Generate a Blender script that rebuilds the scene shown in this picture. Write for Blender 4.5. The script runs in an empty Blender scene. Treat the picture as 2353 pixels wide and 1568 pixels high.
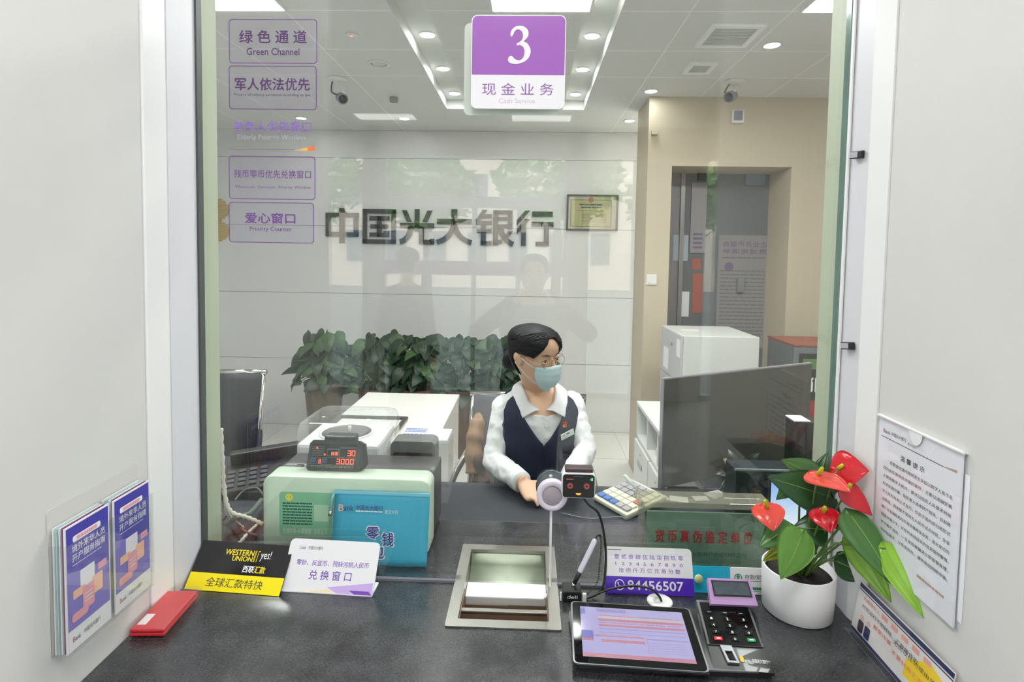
import bpy, bmesh, math, random
from mathutils import Vector, Matrix, Quaternion
random.seed(7)
V = Vector
PI = math.pi
SC = bpy.context.scene
COL = SC.collection

# ---------------------------------------------------------------- camera, sky, exposure
CT = 0.78                                   # height of the counter top
FPX, CPX, CPY = 1280.0, 1176.5, 653.4       # focal length and principal point of the photograph
YAW, PITCH, ROLL = (math.radians(a) for a in (1.715, 3.012, 0.927))
CAMD, CAMH = 1.35, 0.8183
f0 = V((-math.sin(YAW), math.cos(YAW), 0)); r0 = V((math.cos(YAW), math.sin(YAW), 0)); u0 = V((0, 0, 1))
FW = math.cos(PITCH)*f0 - math.sin(PITCH)*u0; u1 = math.sin(PITCH)*f0 + math.cos(PITCH)*u0
RT = math.cos(ROLL)*r0 + math.sin(ROLL)*u1; UP = -math.sin(ROLL)*r0 + math.cos(ROLL)*u1
EYE = V((0, -CAMD, CT + CAMH))
cam_data = bpy.data.cameras.new('camera'); cam = bpy.data.objects.new('camera', cam_data); COL.objects.link(cam)
cam.matrix_world = Matrix(((RT.x, UP.x, -FW.x, EYE.x), (RT.y, UP.y, -FW.y, EYE.y), (RT.z, UP.z, -FW.z, EYE.z), (0, 0, 0, 1)))
cam_data.sensor_fit = 'HORIZONTAL'; cam_data.sensor_width = 36.0
cam_data.lens = 36.0*FPX/2353.0
cam_data.shift_y = -(784.0 - CPY)/2353.0
cam_data.clip_start = 0.02; cam_data.clip_end = 200
SC.camera = cam

SC.view_settings.view_transform = 'Standard'; SC.view_settings.look = 'None'
SC.view_settings.gamma = 1.0; SC.view_settings.use_curve_mapping = False
SC.view_settings.exposure = EXPOSURE = 1.3
SC.cycles.use_denoising = True
SC.cycles.max_bounces = 9; SC.cycles.transparent_max_bounces = 24; SC.cycles.glossy_bounces = 4; SC.cycles.diffuse_bounces = 4
SC.cycles.sample_clamp_indirect = 6.0
SKY = 4.0
world = bpy.data.worlds.new('sky'); SC.world = world; world.use_nodes = True
wn = world.node_tree; wn.nodes.clear()
wb = wn.nodes.new('ShaderNodeBackground'); wo = wn.nodes.new('ShaderNodeOutputWorld')
wb.inputs['Color'].default_value = (0.86, 0.93, 1.0, 1); wb.inputs['Strength'].default_value = SKY
wn.links.new(wb.outputs[0], wo.inputs[0])
PANEL_W, LOBBY_W, DOWN_W = 18.0, 9.0, 30.0     # radiance of the ceiling panels and downlights

# ---------------------------------------------------------------- placing helpers
def ray(px, py): return RT*((px-CPX)/FPX) - UP*((py-CPY)/FPX) + FW
def Py(px, py, y): d = ray(px, py); return EYE + d*((y-EYE.y)/d.y)       # point of the photo at depth y
def Pz(px, py, z): d = ray(px, py); return EYE + d*((z-EYE.z)/d.z)       # ... on the level z
def Px(px, py, x): d = ray(px, py); return EYE + d*((x-EYE.x)/d.x)       # ... on the plane x

# ---------------------------------------------------------------- materials
def lin(c): return tuple(((v/255)/12.92 if v/255 <= .04045 else ((v/255+.055)/1.055)**2.4) for v in c)
MATS = {}
def mat(name, rgb=(200, 200, 200), rough=.5, metal=0., spec=.5, emit=0., ecol=None, noise=0., nscale=40., trans=0., alpha=1., bump=0., bscale=200., coat=0., sub=0.):
    if name in MATS: return MATS[name]
    m = bpy.data.materials.new(name); m.use_nodes = True; nt = m.node_tree; b = nt.nodes['Principled BSDF']
    c = lin(rgb); b.inputs['Base Color'].default_value = (*c, 1)
    b.inputs['Roughness'].default_value = rough; b.inputs['Metallic'].default_value = metal
    b.inputs['Specular IOR Level'].default_value = spec
    b.inputs['Coat Weight'].default_value = coat
    if trans: b.inputs['Transmission Weight'].default_value = trans
    if alpha < 1: b.inputs['Alpha'].default_value = alpha
    if sub: b.inputs['Subsurface Weight'].default_value = sub; b.inputs['Subsurface Radius'].default_value = (.01, .004, .002)
    if emit:
        b.inputs['Emission Color'].default_value = (*lin(ecol or rgb), 1); b.inputs['Emission Strength'].default_value = emit
    if noise or bump:
        tc = nt.nodes.new('ShaderNodeTexCoord')
    if noise:
        n = nt.nodes.new('ShaderNodeTexNoise'); n.inputs['Scale'].default_value = nscale; n.inputs['Detail'].default_value = 5
        nt.links.new(tc.outputs['Object'], n.inputs['Vector'])
        mx = nt.nodes.new('ShaderNodeMix'); mx.data_type = 'RGBA'
        mx.inputs[6].default_value = (*[v*(1-noise) for v in c], 1); mx.inputs[7].default_value = (*[min(1, v*(1+noise)) for v in c], 1)
        nt.links.new(n.outputs['Fac'], mx.inputs[0]); nt.links.new(mx.outputs[2], b.inputs['Base Color'])
    if bump:
        n2 = nt.nodes.new('ShaderNodeTexNoise'); n2.inputs['Scale'].default_value = bscale; n2.inputs['Detail'].default_value = 3
        nt.links.new(tc.outputs['Object'], n2.inputs['Vector'])
        bp = nt.nodes.new('ShaderNodeBump'); bp.inputs['Strength'].default_value = bump; bp.inputs['Distance'].default_value = .002
        nt.links.new(n2.outputs['Fac'], bp.inputs['Height']); nt.links.new(bp.outputs[0], b.inputs['Normal'])
    MATS[name] = m; return m

def clear_mat(name, tint, refl=.045, grazing=.6, haze=0., hazecol=(220, 225, 225)):
    """A clear sheet: straight transmission with a tint, a mirror share that grows with the angle as glass does, an optional milky share."""
    if name in MATS: return MATS[name]
    m = bpy.data.materials.new(name); m.use_nodes = True; nt = m.node_tree; nt.nodes.clear()
    out = nt.nodes.new('ShaderNodeOutputMaterial'); tr = nt.nodes.new('ShaderNodeBsdfTransparent'); gl = nt.nodes.new('ShaderNodeBsdfGlossy')
    tr.inputs['Color'].default_value = (*lin(tint), 1); gl.inputs['Roughness'].default_value = 0.0; gl.inputs['Color'].default_value = (1, 1, 1, 1)
    geo = nt.nodes.new('ShaderNodeNewGeometry'); dt = nt.nodes.new('ShaderNodeVectorMath'); dt.operation = 'DOT_PRODUCT'
    nt.links.new(geo.outputs['Incoming'], dt.inputs[0]); nt.links.new(geo.outputs['Normal'], dt.inputs[1])
    ab = nt.nodes.new('ShaderNodeMath'); ab.operation = 'ABSOLUTE'; nt.links.new(dt.outputs['Value'], ab.inputs[0])
    iv = nt.nodes.new('ShaderNodeMath'); iv.operation = 'SUBTRACT'; iv.inputs[0].default_value = 1.0; nt.links.new(ab.outputs[0], iv.inputs[1])
    pw = nt.nodes.new('ShaderNodeMath'); pw.operation = 'POWER'; pw.inputs[1].default_value = 5.0; nt.links.new(iv.outputs[0], pw.inputs[0])
    ma = nt.nodes.new('ShaderNodeMath'); ma.operation = 'MULTIPLY_ADD'; ma.inputs[1].default_value = grazing; ma.inputs[2].default_value = refl
    nt.links.new(pw.outputs[0], ma.inputs[0])
    mx = nt.nodes.new('ShaderNodeMixShader'); nt.links.new(ma.outputs[0], mx.inputs[0])
    base = tr.outputs[0]
    if haze:
        df = nt.nodes.new('ShaderNodeBsdfDiffuse'); df.inputs['Color'].default_value = (*lin(hazecol), 1)
        m2 = nt.nodes.new('ShaderNodeMixShader'); m2.inputs[0].default_value = haze
        nt.links.new(tr.outputs[0], m2.inputs[1]); nt.links.new(df.outputs[0], m2.inputs[2]); base = m2.outputs[0]
    nt.links.new(base, mx.inputs[1]); nt.links.new(gl.outputs[0], mx.inputs[2]); nt.links.new(mx.outputs[0], out.inputs['Surface'])
    MATS[name] = m; return m

# ---------------------------------------------------------------- mesh builder
class Frame:
    """origin, right and up of a flat face; n points out of it"""
    def __init__(s, o, u, v):
        s.o = V(o); s.u = V(u).normalized(); v = V(v); v = v - s.u*v.dot(s.u); s.v = v.normalized(); s.n = s.u.cross(s.v)
    def at(s, a, b, c=0.): return s.o + s.u*a + s.v*b + s.n*c
def FR(x, y, z): return Frame((x, y, z), (1, 0, 0), (0, 0, 1))            # facing the lobby (-y)
def fr3(bl, br, tl):                                                     # frame through three points, with its size
    f = Frame(bl, V(br)-V(bl), V(tl)-V(bl)); return f, (V(br)-V(bl)).length, (V(tl)-V(bl)).length

def rrect(a0, b0, a1, b1, r=0., n=5):
    if r <= 0: return [(a0, b0), (a1, b0), (a1, b1), (a0, b1)]
    out = []
    for cx, cy, s in ((a1-r, b0+r, -PI/2), (a1-r, b1-r, 0), (a0+r, b1-r, PI/2), (a0+r, b0+r, PI)):
        for i in range(n+1):
            t = s + PI/2*i/n; out.append((cx+r*math.cos(t), cy+r*math.sin(t)))
    return out
def circ(a, b, r, n=32, rb=None): return [(a+r*math.cos(2*PI*i/n), b+(rb or r)*math.sin(2*PI*i/n)) for i in range(n)]

_txt = {}
def text_geo(s, bold=0.):
    k = (s, bold)
    if k not in _txt:
        c = bpy.data.curves.new('lettering', 'FONT'); c.body = s; c.size = 1.0; c.offset = bold; c.resolution_u = 3
        o = bpy.data.objects.new('lettering', c); COL.objects.link(o)
        me = bpy.data.meshes.new_from_object(o.evaluated_get(bpy.context.evaluated_depsgraph_get()))
        vs = [(v.co.x, v.co.y) for v in me.vertices]; fs = [tuple(p.vertices) for p in me.polygons]
        bpy.data.objects.remove(o); bpy.data.curves.remove(c); bpy.data.meshes.remove(me)
        _txt[k] = (vs, fs)
    return _txt[k]

class MB:
    def __init__(s): s.v = []; s.f = []; s.m = []; s.s = []; s.mats = []
    def mi(s, m):
        if m not in s.mats: s.mats.append(m)
        return s.mats.index(m)
    def add(s, vs, fs, m, smooth=False):
        b = len(s.v); s.v += [tuple(v) for v in vs]; k = s.mi(m)
        for f in fs: s.f.append(tuple(b+i for i in f)); s.m.append(k); s.s.append(smooth)
        return s
    def bm(s, bm, m, smooth=False):
        bm.verts.ensure_lookup_table(); bm.verts.index_update()
        s.add([v.co for v in bm.verts], [[v.index for v in f.verts] for f in bm.faces], m, smooth); bm.free(); return s
    def box(s, x0, x1, y0, y1, z0, z1, m, bev=0., seg=2, M=None):
        bm = bmesh.new(); bmesh.ops.create_cube(bm, size=1)
        for v in bm.verts: v.co = V((x0+(v.co.x+.5)*(x1-x0), y0+(v.co.y+.5)*(y1-y0), z0+(v.co.z+.5)*(z1-z0)))
        if bev: bmesh.ops.bevel(bm, geom=bm.edges[:], offset=bev, segments=seg, profile=.5, affect='EDGES', clamp_overlap=True)
        if M is not None: bmesh.ops.transform(bm, matrix=M, verts=bm.verts[:])
        return s.bm(bm, m, False)
    def fbox(s, F, a0, b0, a1, b1, c0, c1, m, bev=0., seg=2):             # box in a frame
        M = Matrix(((F.u.x, F.v.x, F.n.x, F.o.x), (F.u.y, F.v.y, F.n.y, F.o.y), (F.u.z, F.v.z, F.n.z, F.o.z), (0, 0, 0, 1)))
        return s.box(a0, a1, b0, b1, c0, c1, m, bev, seg, M)
    def poly(s, F, pts, c, m): return s.add([F.at(a, b, c) for a, b in pts], [tuple(range(len(pts)))], m)
    def rect(s, F, a0, b0, a1, b1, c, m, r=0.): return s.poly(F, rrect(a0, b0, a1, b1, r), c, m)
    def prism(s, F, pts, c0, c1, m, smooth=False):
        n = len(pts); vs = [F.at(a, b, c0) for a, b in pts] + [F.at(a, b, c1) for a, b in pts]
        fs = [tuple(range(n-1, -1, -1)), tuple(range(n, 2*n))] + [(i, (i+1) % n, n+(i+1) % n, n+i) for i in range(n)]
        return s.add(vs, fs, m, smooth)
    def ring(s, F, outer, inner, c0, c1, m):                             # plate with a hole (same point counts)
        n = len(outer); vs = [F.at(a, b, c) for c in (c0, c1) for L in (outer, inner) for a, b in L]
        fs = []
        for i in range(n):
            j = (i+1) % n
            fs += [(2*n+i, 2*n+j, 3*n+j, 3*n+i), (j, i, n+i, n+j), (i, j, 2*n+j, 2*n+i), (n+j, n+i, 3*n+i, 3*n+j)]
        return s.add(vs, fs, m)
    def tube(s, pts, r, m, n=10, smooth=True, flat=1.0, up=None, cap=True):
        pts = [V(p) for p in pts]; k = len(pts); rs = r if isinstance(r, (list, tuple)) else [r]*k
        vs = []; ref = None
        for i in range(k):
            t = (pts[min(i+1, k-1)] - pts[max(i-1, 0)]).normalized()
            if ref is None:
                ref = V(up) if up is not None else (V((0, 0, 1)) if abs(t.z) < .9 else V((1, 0, 0)))
            a = (ref - t*ref.dot(t)).normalized(); b = t.cross(a); ref = a
            for j in range(n):
                w = 2*PI*j/n; vs.append(pts[i] + a*(math.cos(w)*rs[i]*flat) + b*(math.sin(w)*rs[i]))
        fs = [(i*n+j, i*n+(j+1) % n, (i+1)*n+(j+1) % n, (i+1)*n+j) for i in range(k-1) for j in range(n)]
        if cap: fs += [tuple(range(n-1, -1, -1)), tuple((k-1)*n+j for j in range(n))]
        return s.add(vs, fs, m, smooth)
    def lathe(s, prof, m, o=(0, 0, 0), ax=(0, 0, 1), n=32, smooth=True):
        ax = V(ax).normalized(); a = ax.orthogonal().normalized(); b = ax.cross(a); o = V(o)
        vs = [o + ax*z + a*(r*math.cos(2*PI*j/n)) + b*(r*math.sin(2*PI*j/n)) for r, z in prof for j in range(n)]; k = len(prof)
        fs = [(i*n+j, i*n+(j+1) % n, (i+1)*n+(j+1) % n, (i+1)*n+j) for i in range(k-1) for j in range(n)]
        if prof[0][0] > 0: fs.append(tuple(range(n-1, -1, -1)))
        if prof[-1][0] > 0: fs.append(tuple((k-1)*n+j for j in range(n)))
        return s.add(vs, fs, m, smooth)
    def ball(s, c, rx, m, ry=None, rz=None, R=None, n=14):
        bm = bmesh.new(); bmesh.ops.create_uvsphere(bm, u_segments=n, v_segments=max(6, n*2//3), radius=1)
        for v in bm.verts:
            p = V((v.co.x*rx, v.co.y*(ry or rx), v.co.z*(rz or rx))); v.co = (R @ p if R is not None else p) + V(c)
        return s.bm(bm, m, True)
    def loft(s, rings, m, smooth=True, cap=True):
        n = len(rings[0]); k = len(rings); vs = [p for r in rings for p in r]
        fs = [(i*n+j, i*n+(j+1) % n, (i+1)*n+(j+1) % n, (i+1)*n+j) for i in range(k-1) for j in range(n)]
        if cap: fs += [tuple(range(n-1, -1, -1)), tuple((k-1)*n+j for j in range(n))]
        return s.add(vs, fs, m, smooth)
    def text(s, F, t, a0, b0, a1, b1, m, c=.0006, bold=0., mirror=False):
        """lettering T fitted to the rectangle a0..a1, b0..b1 of frame F"""
        if bold:                                                 # heavier strokes: the same lettering laid down again, a hair aside
            hb = (b1-b0)*bold*.9
            for k, (dx, dy) in enumerate(((hb, 0), (-hb, 0), (0, hb), (0, -hb))): s.text(F, t, a0+dx, b0+dy, a1+dx, b1+dy, m, c-.00004*(k+1), 0, mirror)
        vs, fs = text_geo(t, 0)
        if not vs: return s
        x0 = min(v[0] for v in vs); x1 = max(v[0] for v in vs); y0 = min(v[1] for v in vs); y1 = max(v[1] for v in vs)
        sx = (a1-a0)/max(x1-x0, 1e-6); sy = (b1-b0)/max(y1-y0, 1e-6)
        P = [((a1-(x-x0)*sx) if mirror else (a0+(x-x0)*sx), b0+(y-y0)*sy) for x, y in vs]
        return s.add([F.at(a, b, c) for a, b in P], fs, m)
    def bars(s, F, a0, b0, a1, b1, rows, m, c=.0006, fill=.45, seed=1):   # print too small to read, as broken lines
        rn = random.Random(seed); h = (b1-b0)/rows
        for i in range(rows):
            a = a0
            y = b1-(i+.5)*h
            while a < a1-.001:
                w = min(a1-a, (a1-a0)*rn.uniform(.03, .16)); s.rect(F, a, y-h*fill/2, a+w*.86, y+h*fill/2, c, m); a += w
        return s
    def build(s, name, parent=None, kind=None, label=None, cat=None, group=None):
        me = bpy.data.meshes.new(name); me.from_pydata(s.v, [], s.f)
        for m in s.mats: me.materials.append(m)
        me.polygons.foreach_set('material_index', s.m); me.polygons.foreach_set('use_smooth', s.s)
        me.update(); me.validate()
        o = bpy.data.objects.new(name, me); COL.objects.link(o)
        if parent is not None: child(o, parent)
        tag(o, label, cat, group, kind); return o

def world_of(o):
    M = Matrix.Identity(4)
    while o is not None: M = M @ Matrix.Translation(-V(o.location)) if o.type == 'EMPTY' else M; o = o.parent
    return M
def child(o, parent):                        # meshes are written in world coordinates; an Empty sits at its thing's base
    o.parent = parent
    root = parent
    while root.parent is not None: root = root.parent
    if parent is root: o.matrix_parent_inverse = Matrix.Translation(-V(root.location))
    return o
def tag(o, label=None, cat=None, group=None, kind=None):
    if label: o['label'] = label
    if cat: o['category'] = cat
    if group: o['group'] = group
    if kind: o['kind'] = kind
    return o
def thing(name, loc, label, cat, group=None):
    o = bpy.data.objects.new(name, None); COL.objects.link(o); o.location = loc; o.empty_display_size = .05
    return tag(o, label, cat, group)
def struct(name, mb): return mb.build(name, kind='structure')
def copy_tree(o, parent=None):
    c = o.copy(); COL.objects.link(c)
    if parent is not None:
        k = o.matrix_parent_inverse.copy(); c.parent = parent; c.matrix_parent_inverse = k
    for ch in [x for x in bpy.data.objects if x.parent == o]: copy_tree(ch, c)
    return c
# ---------------------------------------------------------------- materials of the place
M_white = mat('white_paint', (232, 232, 230), .45)
M_trim = mat('white_trim', (232, 231, 231), .4)
M_jamb = mat('lavender_white_jamb', (213, 212, 218), .45)
M_wing = mat('grey_white_panel', (210, 208, 206), .6, noise=.02, nscale=18, bump=.05, bscale=300)
M_reveal = mat('pale_green_reveal', (172, 180, 156), .5)
M_back = mat('wall_panel_grey_white', (220, 220, 220), .35, noise=.01, nscale=6)
M_seam = mat('panel_seam', (150, 149, 146), .7)
M_beige = mat('beige_paint', (202, 190, 167), .6, noise=.015, nscale=10)
M_ceil = mat('ceiling_tile', (222, 223, 222), .8, noise=.015, nscale=120)
M_ceilrib = mat('ceiling_rib', (246, 247, 246), .7)
M_slot = mat('light_slot', (226, 228, 224), .6)
M_floor = mat('cream_floor_tile', (222, 221, 216), .14, noise=.02, nscale=3)
M_lobfloor = mat('lobby_floor_tile', (176, 174, 170), .2, noise=.05, nscale=4)
M_steel = mat('brushed_steel', (190, 188, 182), .28, metal=1., noise=.06, nscale=60)
M_dark = mat('black_plastic', (26, 26, 28), .4)
M_dgrey = mat('dark_grey_plastic', (62, 63, 66), .45)
M_chrome = mat('chrome', (214, 212, 210), .12, metal=1.)
M_silicone = mat('silicone_seal', (112, 112, 122), .8, spec=.2)
M_glass = clear_mat('teller_glass', (250, 252, 250), .046, .5)
M_glassedge = mat('glass_edge', (128, 158, 150), .2)
M_gasket = mat('black_gasket', (70, 74, 74), .5)
M_clear = clear_mat('clear_acrylic', (252, 253, 253), .03, .5, .02)
M_store = clear_mat('storefront_glass', (238, 243, 240), .03, .5)
M_lum = mat('lamp_panel', (255, 255, 255), .5, emit=PANEL_W)
M_lumlob = mat('lobby_lamp_panel', (255, 253, 250), .5, emit=LOBBY_W); M_lumdim = mat('lobby_entrance_lamp', (255, 253, 250), .5, emit=1.6)
M_down = mat('downlight_lens', (255, 255, 255), .5, emit=DOWN_W)
M_purple = mat('bank_purple', (120, 60, 160), .4)
M_ink = mat('dark_print', (52, 50, 58), .6)

def granite():
    m = bpy.data.materials.new('black_granite'); m.use_nodes = True; nt = m.node_tree; b = nt.nodes['Principled BSDF']
    tc = nt.nodes.new('ShaderNodeTexCoord')
    n1 = nt.nodes.new('ShaderNodeTexNoise'); n1.inputs['Scale'].default_value = 14; n1.inputs['Detail'].default_value = 4
    n2 = nt.nodes.new('ShaderNodeTexNoise'); n2.inputs['Scale'].default_value = 260; n2.inputs['Detail'].default_value = 3; n2.inputs['Roughness'].default_value = .7
    for n in (n1, n2): nt.links.new(tc.outputs['Object'], n.inputs['Vector'])
    r1 = nt.nodes.new('ShaderNodeValToRGB'); r1.color_ramp.elements[0].position = .36; r1.color_ramp.elements[1].position = .72
    r1.color_ramp.elements[0].color = (*lin((26, 27, 29)), 1); r1.color_ramp.elements[1].color = (*lin((76, 79, 83)), 1)
    ma = nt.nodes.new('ShaderNodeMath'); ma.operation = 'MULTIPLY_ADD'; ma.inputs[1].default_value = .35; nt.links.new(n1.outputs['Fac'], ma.inputs[0])
    mb_ = nt.nodes.new('ShaderNodeMath'); mb_.operation = 'MULTIPLY'; mb_.inputs[1].default_value = .65; nt.links.new(n2.outputs['Fac'], mb_.inputs[0]); nt.links.new(mb_.outputs[0], ma.inputs[2])
    nt.links.new(ma.outputs[0], r1.inputs[0]); nt.links.new(r1.outputs[0], b.inputs['Base Color'])
    b.inputs['Roughness'].default_value = .2; b.inputs['Specular IOR Level'].default_value = .8
    mr = nt.nodes.new('ShaderNodeMapRange'); mr.inputs[3].default_value = .14; mr.inputs[4].default_value = .32
    nt.links.new(n1.outputs['Fac'], mr.inputs[0]); nt.links.new(mr.outputs[0], b.inputs['Roughness'])
    return m
M_gran = granite()

# ---------------------------------------------------------------- the teller room
CZ = CT + 1.913            # ceiling
BY = 3.66                  # back wall
WX0, WX1 = -3.3, 3.0
mb = MB(); mb.box(WX0, WX1, .1, 6.0, -.06, 0, M_floor)
for i in range(1, 8): mb.box(WX0, WX1, i*.6-.0015, i*.6+.0015, 0, .0006, M_seam)
for i in range(-5, 6): mb.box(i*.6-.0015+.2, i*.6+.0015+.2, .1, 3.66, 0, .0006, M_seam)
struct('floor', mb)
mb = MB()
SEAM = [CT+.455-1.225, CT-.162, CT+.445, CT+1.055, CT+1.67]
zs = [0, CT-.162, CT+.445, CT+1.055, CT+1.665, CZ]
for a, b in zip(zs[:-1], zs[1:]):                      # large wall panels with open joints
    mb.box(WX0, 1.25, BY, BY+.06, a+.0025, b-.0025, M_back)
mb.box(WX0, 1.25, BY+.004, BY+.08, 0, CZ, M_seam)
struct('wall_back', mb)
mb = MB(); mb.box(WX0-.1, WX0, .1, BY+.1, 0, CZ, M_back); struct('wall_left', mb)
mb = MB(); mb.box(WX1, WX1+.1, .1, 6.0, 0, CZ, M_beige); struct('wall_right', mb)

# beige wall with a deep door opening
by0, by1 = 2.535, 2.93
bx0 = Py(1487, 420, by0).x; dx0 = Py(1542, 450, by0).x; dx1 = Py(1817, 430, by0).x; dz = Py(1690, 383, by0).z
mb = MB()
mb.box(bx0, dx0, by0, by1, 0, CZ, M_beige); mb.box(dx1, WX1, by0, by1, 0, CZ, M_beige); mb.box(dx0, dx1, by0, by1, dz, CZ, M_beige)
struct('wall_partition', mb)
# dark glass door at the back of the opening
M_dglass = mat('dark_door_glass', (104, 108, 110), .12, spec=.5)
M_dframe = mat('door_frame_metal', (150, 148, 146), .35, metal=.6)
jx = dx0 + .155
mb = MB(); mb.box(jx+.03, dx1, by1-.05, by1-.03, 0, dz, M_dglass); d1 = struct('door_1', mb)
mb = MB(); mb.box(jx, jx+.03, by1-.07, by1-.01, 0, dz, M_dframe); mb.build('door_frame', d1)
M_sgrey = mat('side_panel_grey', (140, 137, 142), .3)
mb = MB(); mb.box(dx0+.0, jx, by1-.05, by1-.03, 0, dz, M_sgrey); struct('window_2', mb)

# ceiling with two recessed light slots, ribs between the tiles
lx0, lx1, rx0, rx1, sy0, sy1 = -.645, -.475, .228, .394, .35, 2.905
mb = MB(); th = .115
for a, b in ((WX0, lx0), (lx1, rx0), (rx1, WX1)): mb.box(a, b, .1, 4.7, CZ, CZ+th, M_ceil)
for a, b in ((lx0, lx1), (rx0, rx1)):
    mb.box(a, b, sy1, 4.7, CZ, CZ+th, M_ceil); mb.box(a, b, .1, sy0, CZ, CZ+th, M_ceil)
    mb.box(a, b, sy0, sy1, CZ+.07, CZ+th, M_slot)
    mb.box(a, a+.004, sy0, sy1, CZ+.001, CZ+.07, M_slot); mb.box(b-.004, b, sy0, sy1, CZ+.001, CZ+.07, M_slot)
for x in (-2.9, -2.46, -2.02, -1.58, -1.13, .70, 1.14, 1.58, 2.02): mb.box(x-.004, x+.004, .1, BY, CZ-.0012, CZ, M_ceilrib)
for y in (.75, 1.21, 1.69, 2.13):
    for a, b in ((WX0, lx0), (lx1, rx0), (rx1, WX1)): mb.box(a, b, y-.004, y+.004, CZ-.0012, CZ, M_ceilrib)
struct('ceiling', mb)

# ---------------------------------------------------------------- window wall, glass, jambs
GXL, GXR, GZ = -.812, .739, 2.55
XL, XR = -.833, .757
mb = MB()
mb.box(-3.3, XL-.05, .0, .1, 0, 2.95, M_white); mb.box(XR+.05, 3.0, .0, .1, 0, 2.95, M_white); mb.box(GXL-.004, GXR+.008, .0, .1, GZ, 2.95, M_white)
mb.box(GXL-.004, GXR+.008, .0, .1, 0, CT-.2, M_white)
struct('wall_front', mb)
mb = MB()                                               # green-tinted reveals behind the pane
for xa, xb in ((GXL-.002, GXL-.010), (GXR+.001, GXR+.009)):
    s = -1 if xa < 0 else 1
    F = Frame((0, 0, CT), (1, 0, 0), (0, 1, 0))
    mb.prism(F, [(xa, .022), (xb, .102), (xb+s*.05, .102), (xa+s*.05, .022)] if s > 0 else [(xa-.05, .022), (xb-.05, .102), (xb, .102), (xa, .022)][::-1], 0, GZ-CT, M_reveal)
struct('trim_1', mb)
mb = MB(); mb.box(GXL, GXR, 0, .02, CT+.004, GZ, M_glass); pane = struct('window_1', mb)
mb = MB(); mb.box(GXR, GXR+.0055, -.0005, .0205, CT+.003, GZ, M_glassedge); mb.build('glass_edge', pane)
mb = MB(); mb.box(GXL-.004, GXL, -.001, .021, CT+.003, GZ, M_gasket); mb.box(GXR+.0055, GXR+.008, -.001, .021, CT+.003, GZ, M_gasket); mb.build('gasket', pane)
# front jambs and white strips, then the wing walls of the booth
XL, XR = -.833, .757
F = Frame((0, 0, CT), (1, 0, 0), (0, 1, 0))
mb = MB(); mb.prism(F, [(GXL-.005, 0), (XL+.006, -.09), (XL-.05, -.09), (XL-.05, 0)][::-1], 0, 2.95-CT, M_jamb); struct('trim_2', mb)
mb = MB(); mb.box(XL-.05, XL+.004, -.168, -.09, CT, 2.95, M_trim, .003); struct('trim_3', mb)
mb = MB(); mb.prism(F, [(GXR+.008, 0), (.743, -.088), (XR+.05, -.088), (XR+.05, 0)], 0, 2.95-CT, M_jamb)
mb.box(.7405, .7445, -.012, -.003, CT, 2.95, M_trim); struct('trim_4', mb)
mb = MB(); mb.prism(F, [(.743, -.088), (XR-.003, -.142), (XR+.05, -.142), (XR+.05, -.088)], 0, 2.95-CT, M_trim); struct('trim_5', mb)
mb = MB(); mb.box(XL-.08, XL, -.95, -.168, 0, 2.95, M_wing, .004); struct('wall_wing_left', mb)
mb = MB(); mb.box(XR, XR+.08, -.95, -.142, 0, 2.95, M_wing, .004); struct('wall_wing_right', mb)

# ---------------------------------------------------------------- counter with the slot for the cash tray
TX0, TX1, TY0, TY1 = -.150, .063, -.152, .150            # the hole
mb = MB(); z0, z1 = CT-.04, CT
for a in ((XL+.001, TX0, -.58, -.0), (TX1, XR-.001, -.58, -.0), (TX0, TX1, -.58, TY0), (GXL+.0, TX0, 0, .318), (TX1, GXR, 0, .318), (TX0, TX1, TY1, .318)):
    mb.box(a[0], a[1], a[2], a[3], z0, z1, M_gran)
mb.box(-1.25, GXL, .104, .318, z0, z1, M_gran); mb.box(GXR, 1.25, .104, .318, z0, z1, M_gran)
ctr = mb.build('granite_counter', label='speckled black granite counter slab running under the teller window', cat='counter')
mb = MB(); mb.box(XL+.02, XR-.02, -.54, -.5, .0, CT-.04, M_white); mb.build('front_panel', ctr)
mb = MB(); mb.box(GXL, TX0-.02, -.010, -.0005, CT, CT+.006, M_silicone); mb.box(TX1+.02, GXR, -.010, -.0005, CT, CT+.006, M_silicone); struct('trim_6', mb)

# ---------------------------------------------------------------- lobby behind the camera, seen in the glass
LZ, LY = 3.0, -4.8
M_lobwall = mat('lobby_wall', (205, 203, 198), .6); M_pillar = mat('storefront_pillar', (196, 192, 192), .5); M_alu = mat('storefront_aluminium', (190, 190, 192), .35, metal=.5)
mb = MB(); mb.box(-6, 6, -5.0, .1, -.06, 0, M_lobfloor); struct('floor_lobby', mb)
mb = MB(); mb.box(-6, 6, -5.0, 0, LZ, LZ+.1, M_ceil); struct('ceiling_lobby', mb)
mb = MB(); mb.box(-6.1, -6, -5.0, 0, 0, LZ, M_lobwall); struct('wall_lobby_left', mb)
mb = MB(); mb.box(6, 6.1, -5.0, 0, 0, LZ, M_lobwall); struct('wall_lobby_right', mb)
mb = MB(); mb.box(-6, XL-.08, -.17, -.0, 0, LZ, M_white); mb.box(XR+.08, 6, -.17, 0, 0, LZ, M_white); mb.box(XL-.08, XR+.08, -.05, 0, 2.951, LZ, M_white); struct('wall_lobby_front', mb)
mb = MB()
for a, b in ((-6, -5.2), (-3.4, -2.36), (-1.84, -1.66), (.42, .62), (1.18, 1.9), (5.2, 6)): mb.box(a, b, LY-.2, LY, 0, LZ, M_pillar)
mb.box(-6, 6, LY-.2, LY, 2.68, LZ, M_pillar); struct('wall_storefront', mb)
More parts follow.
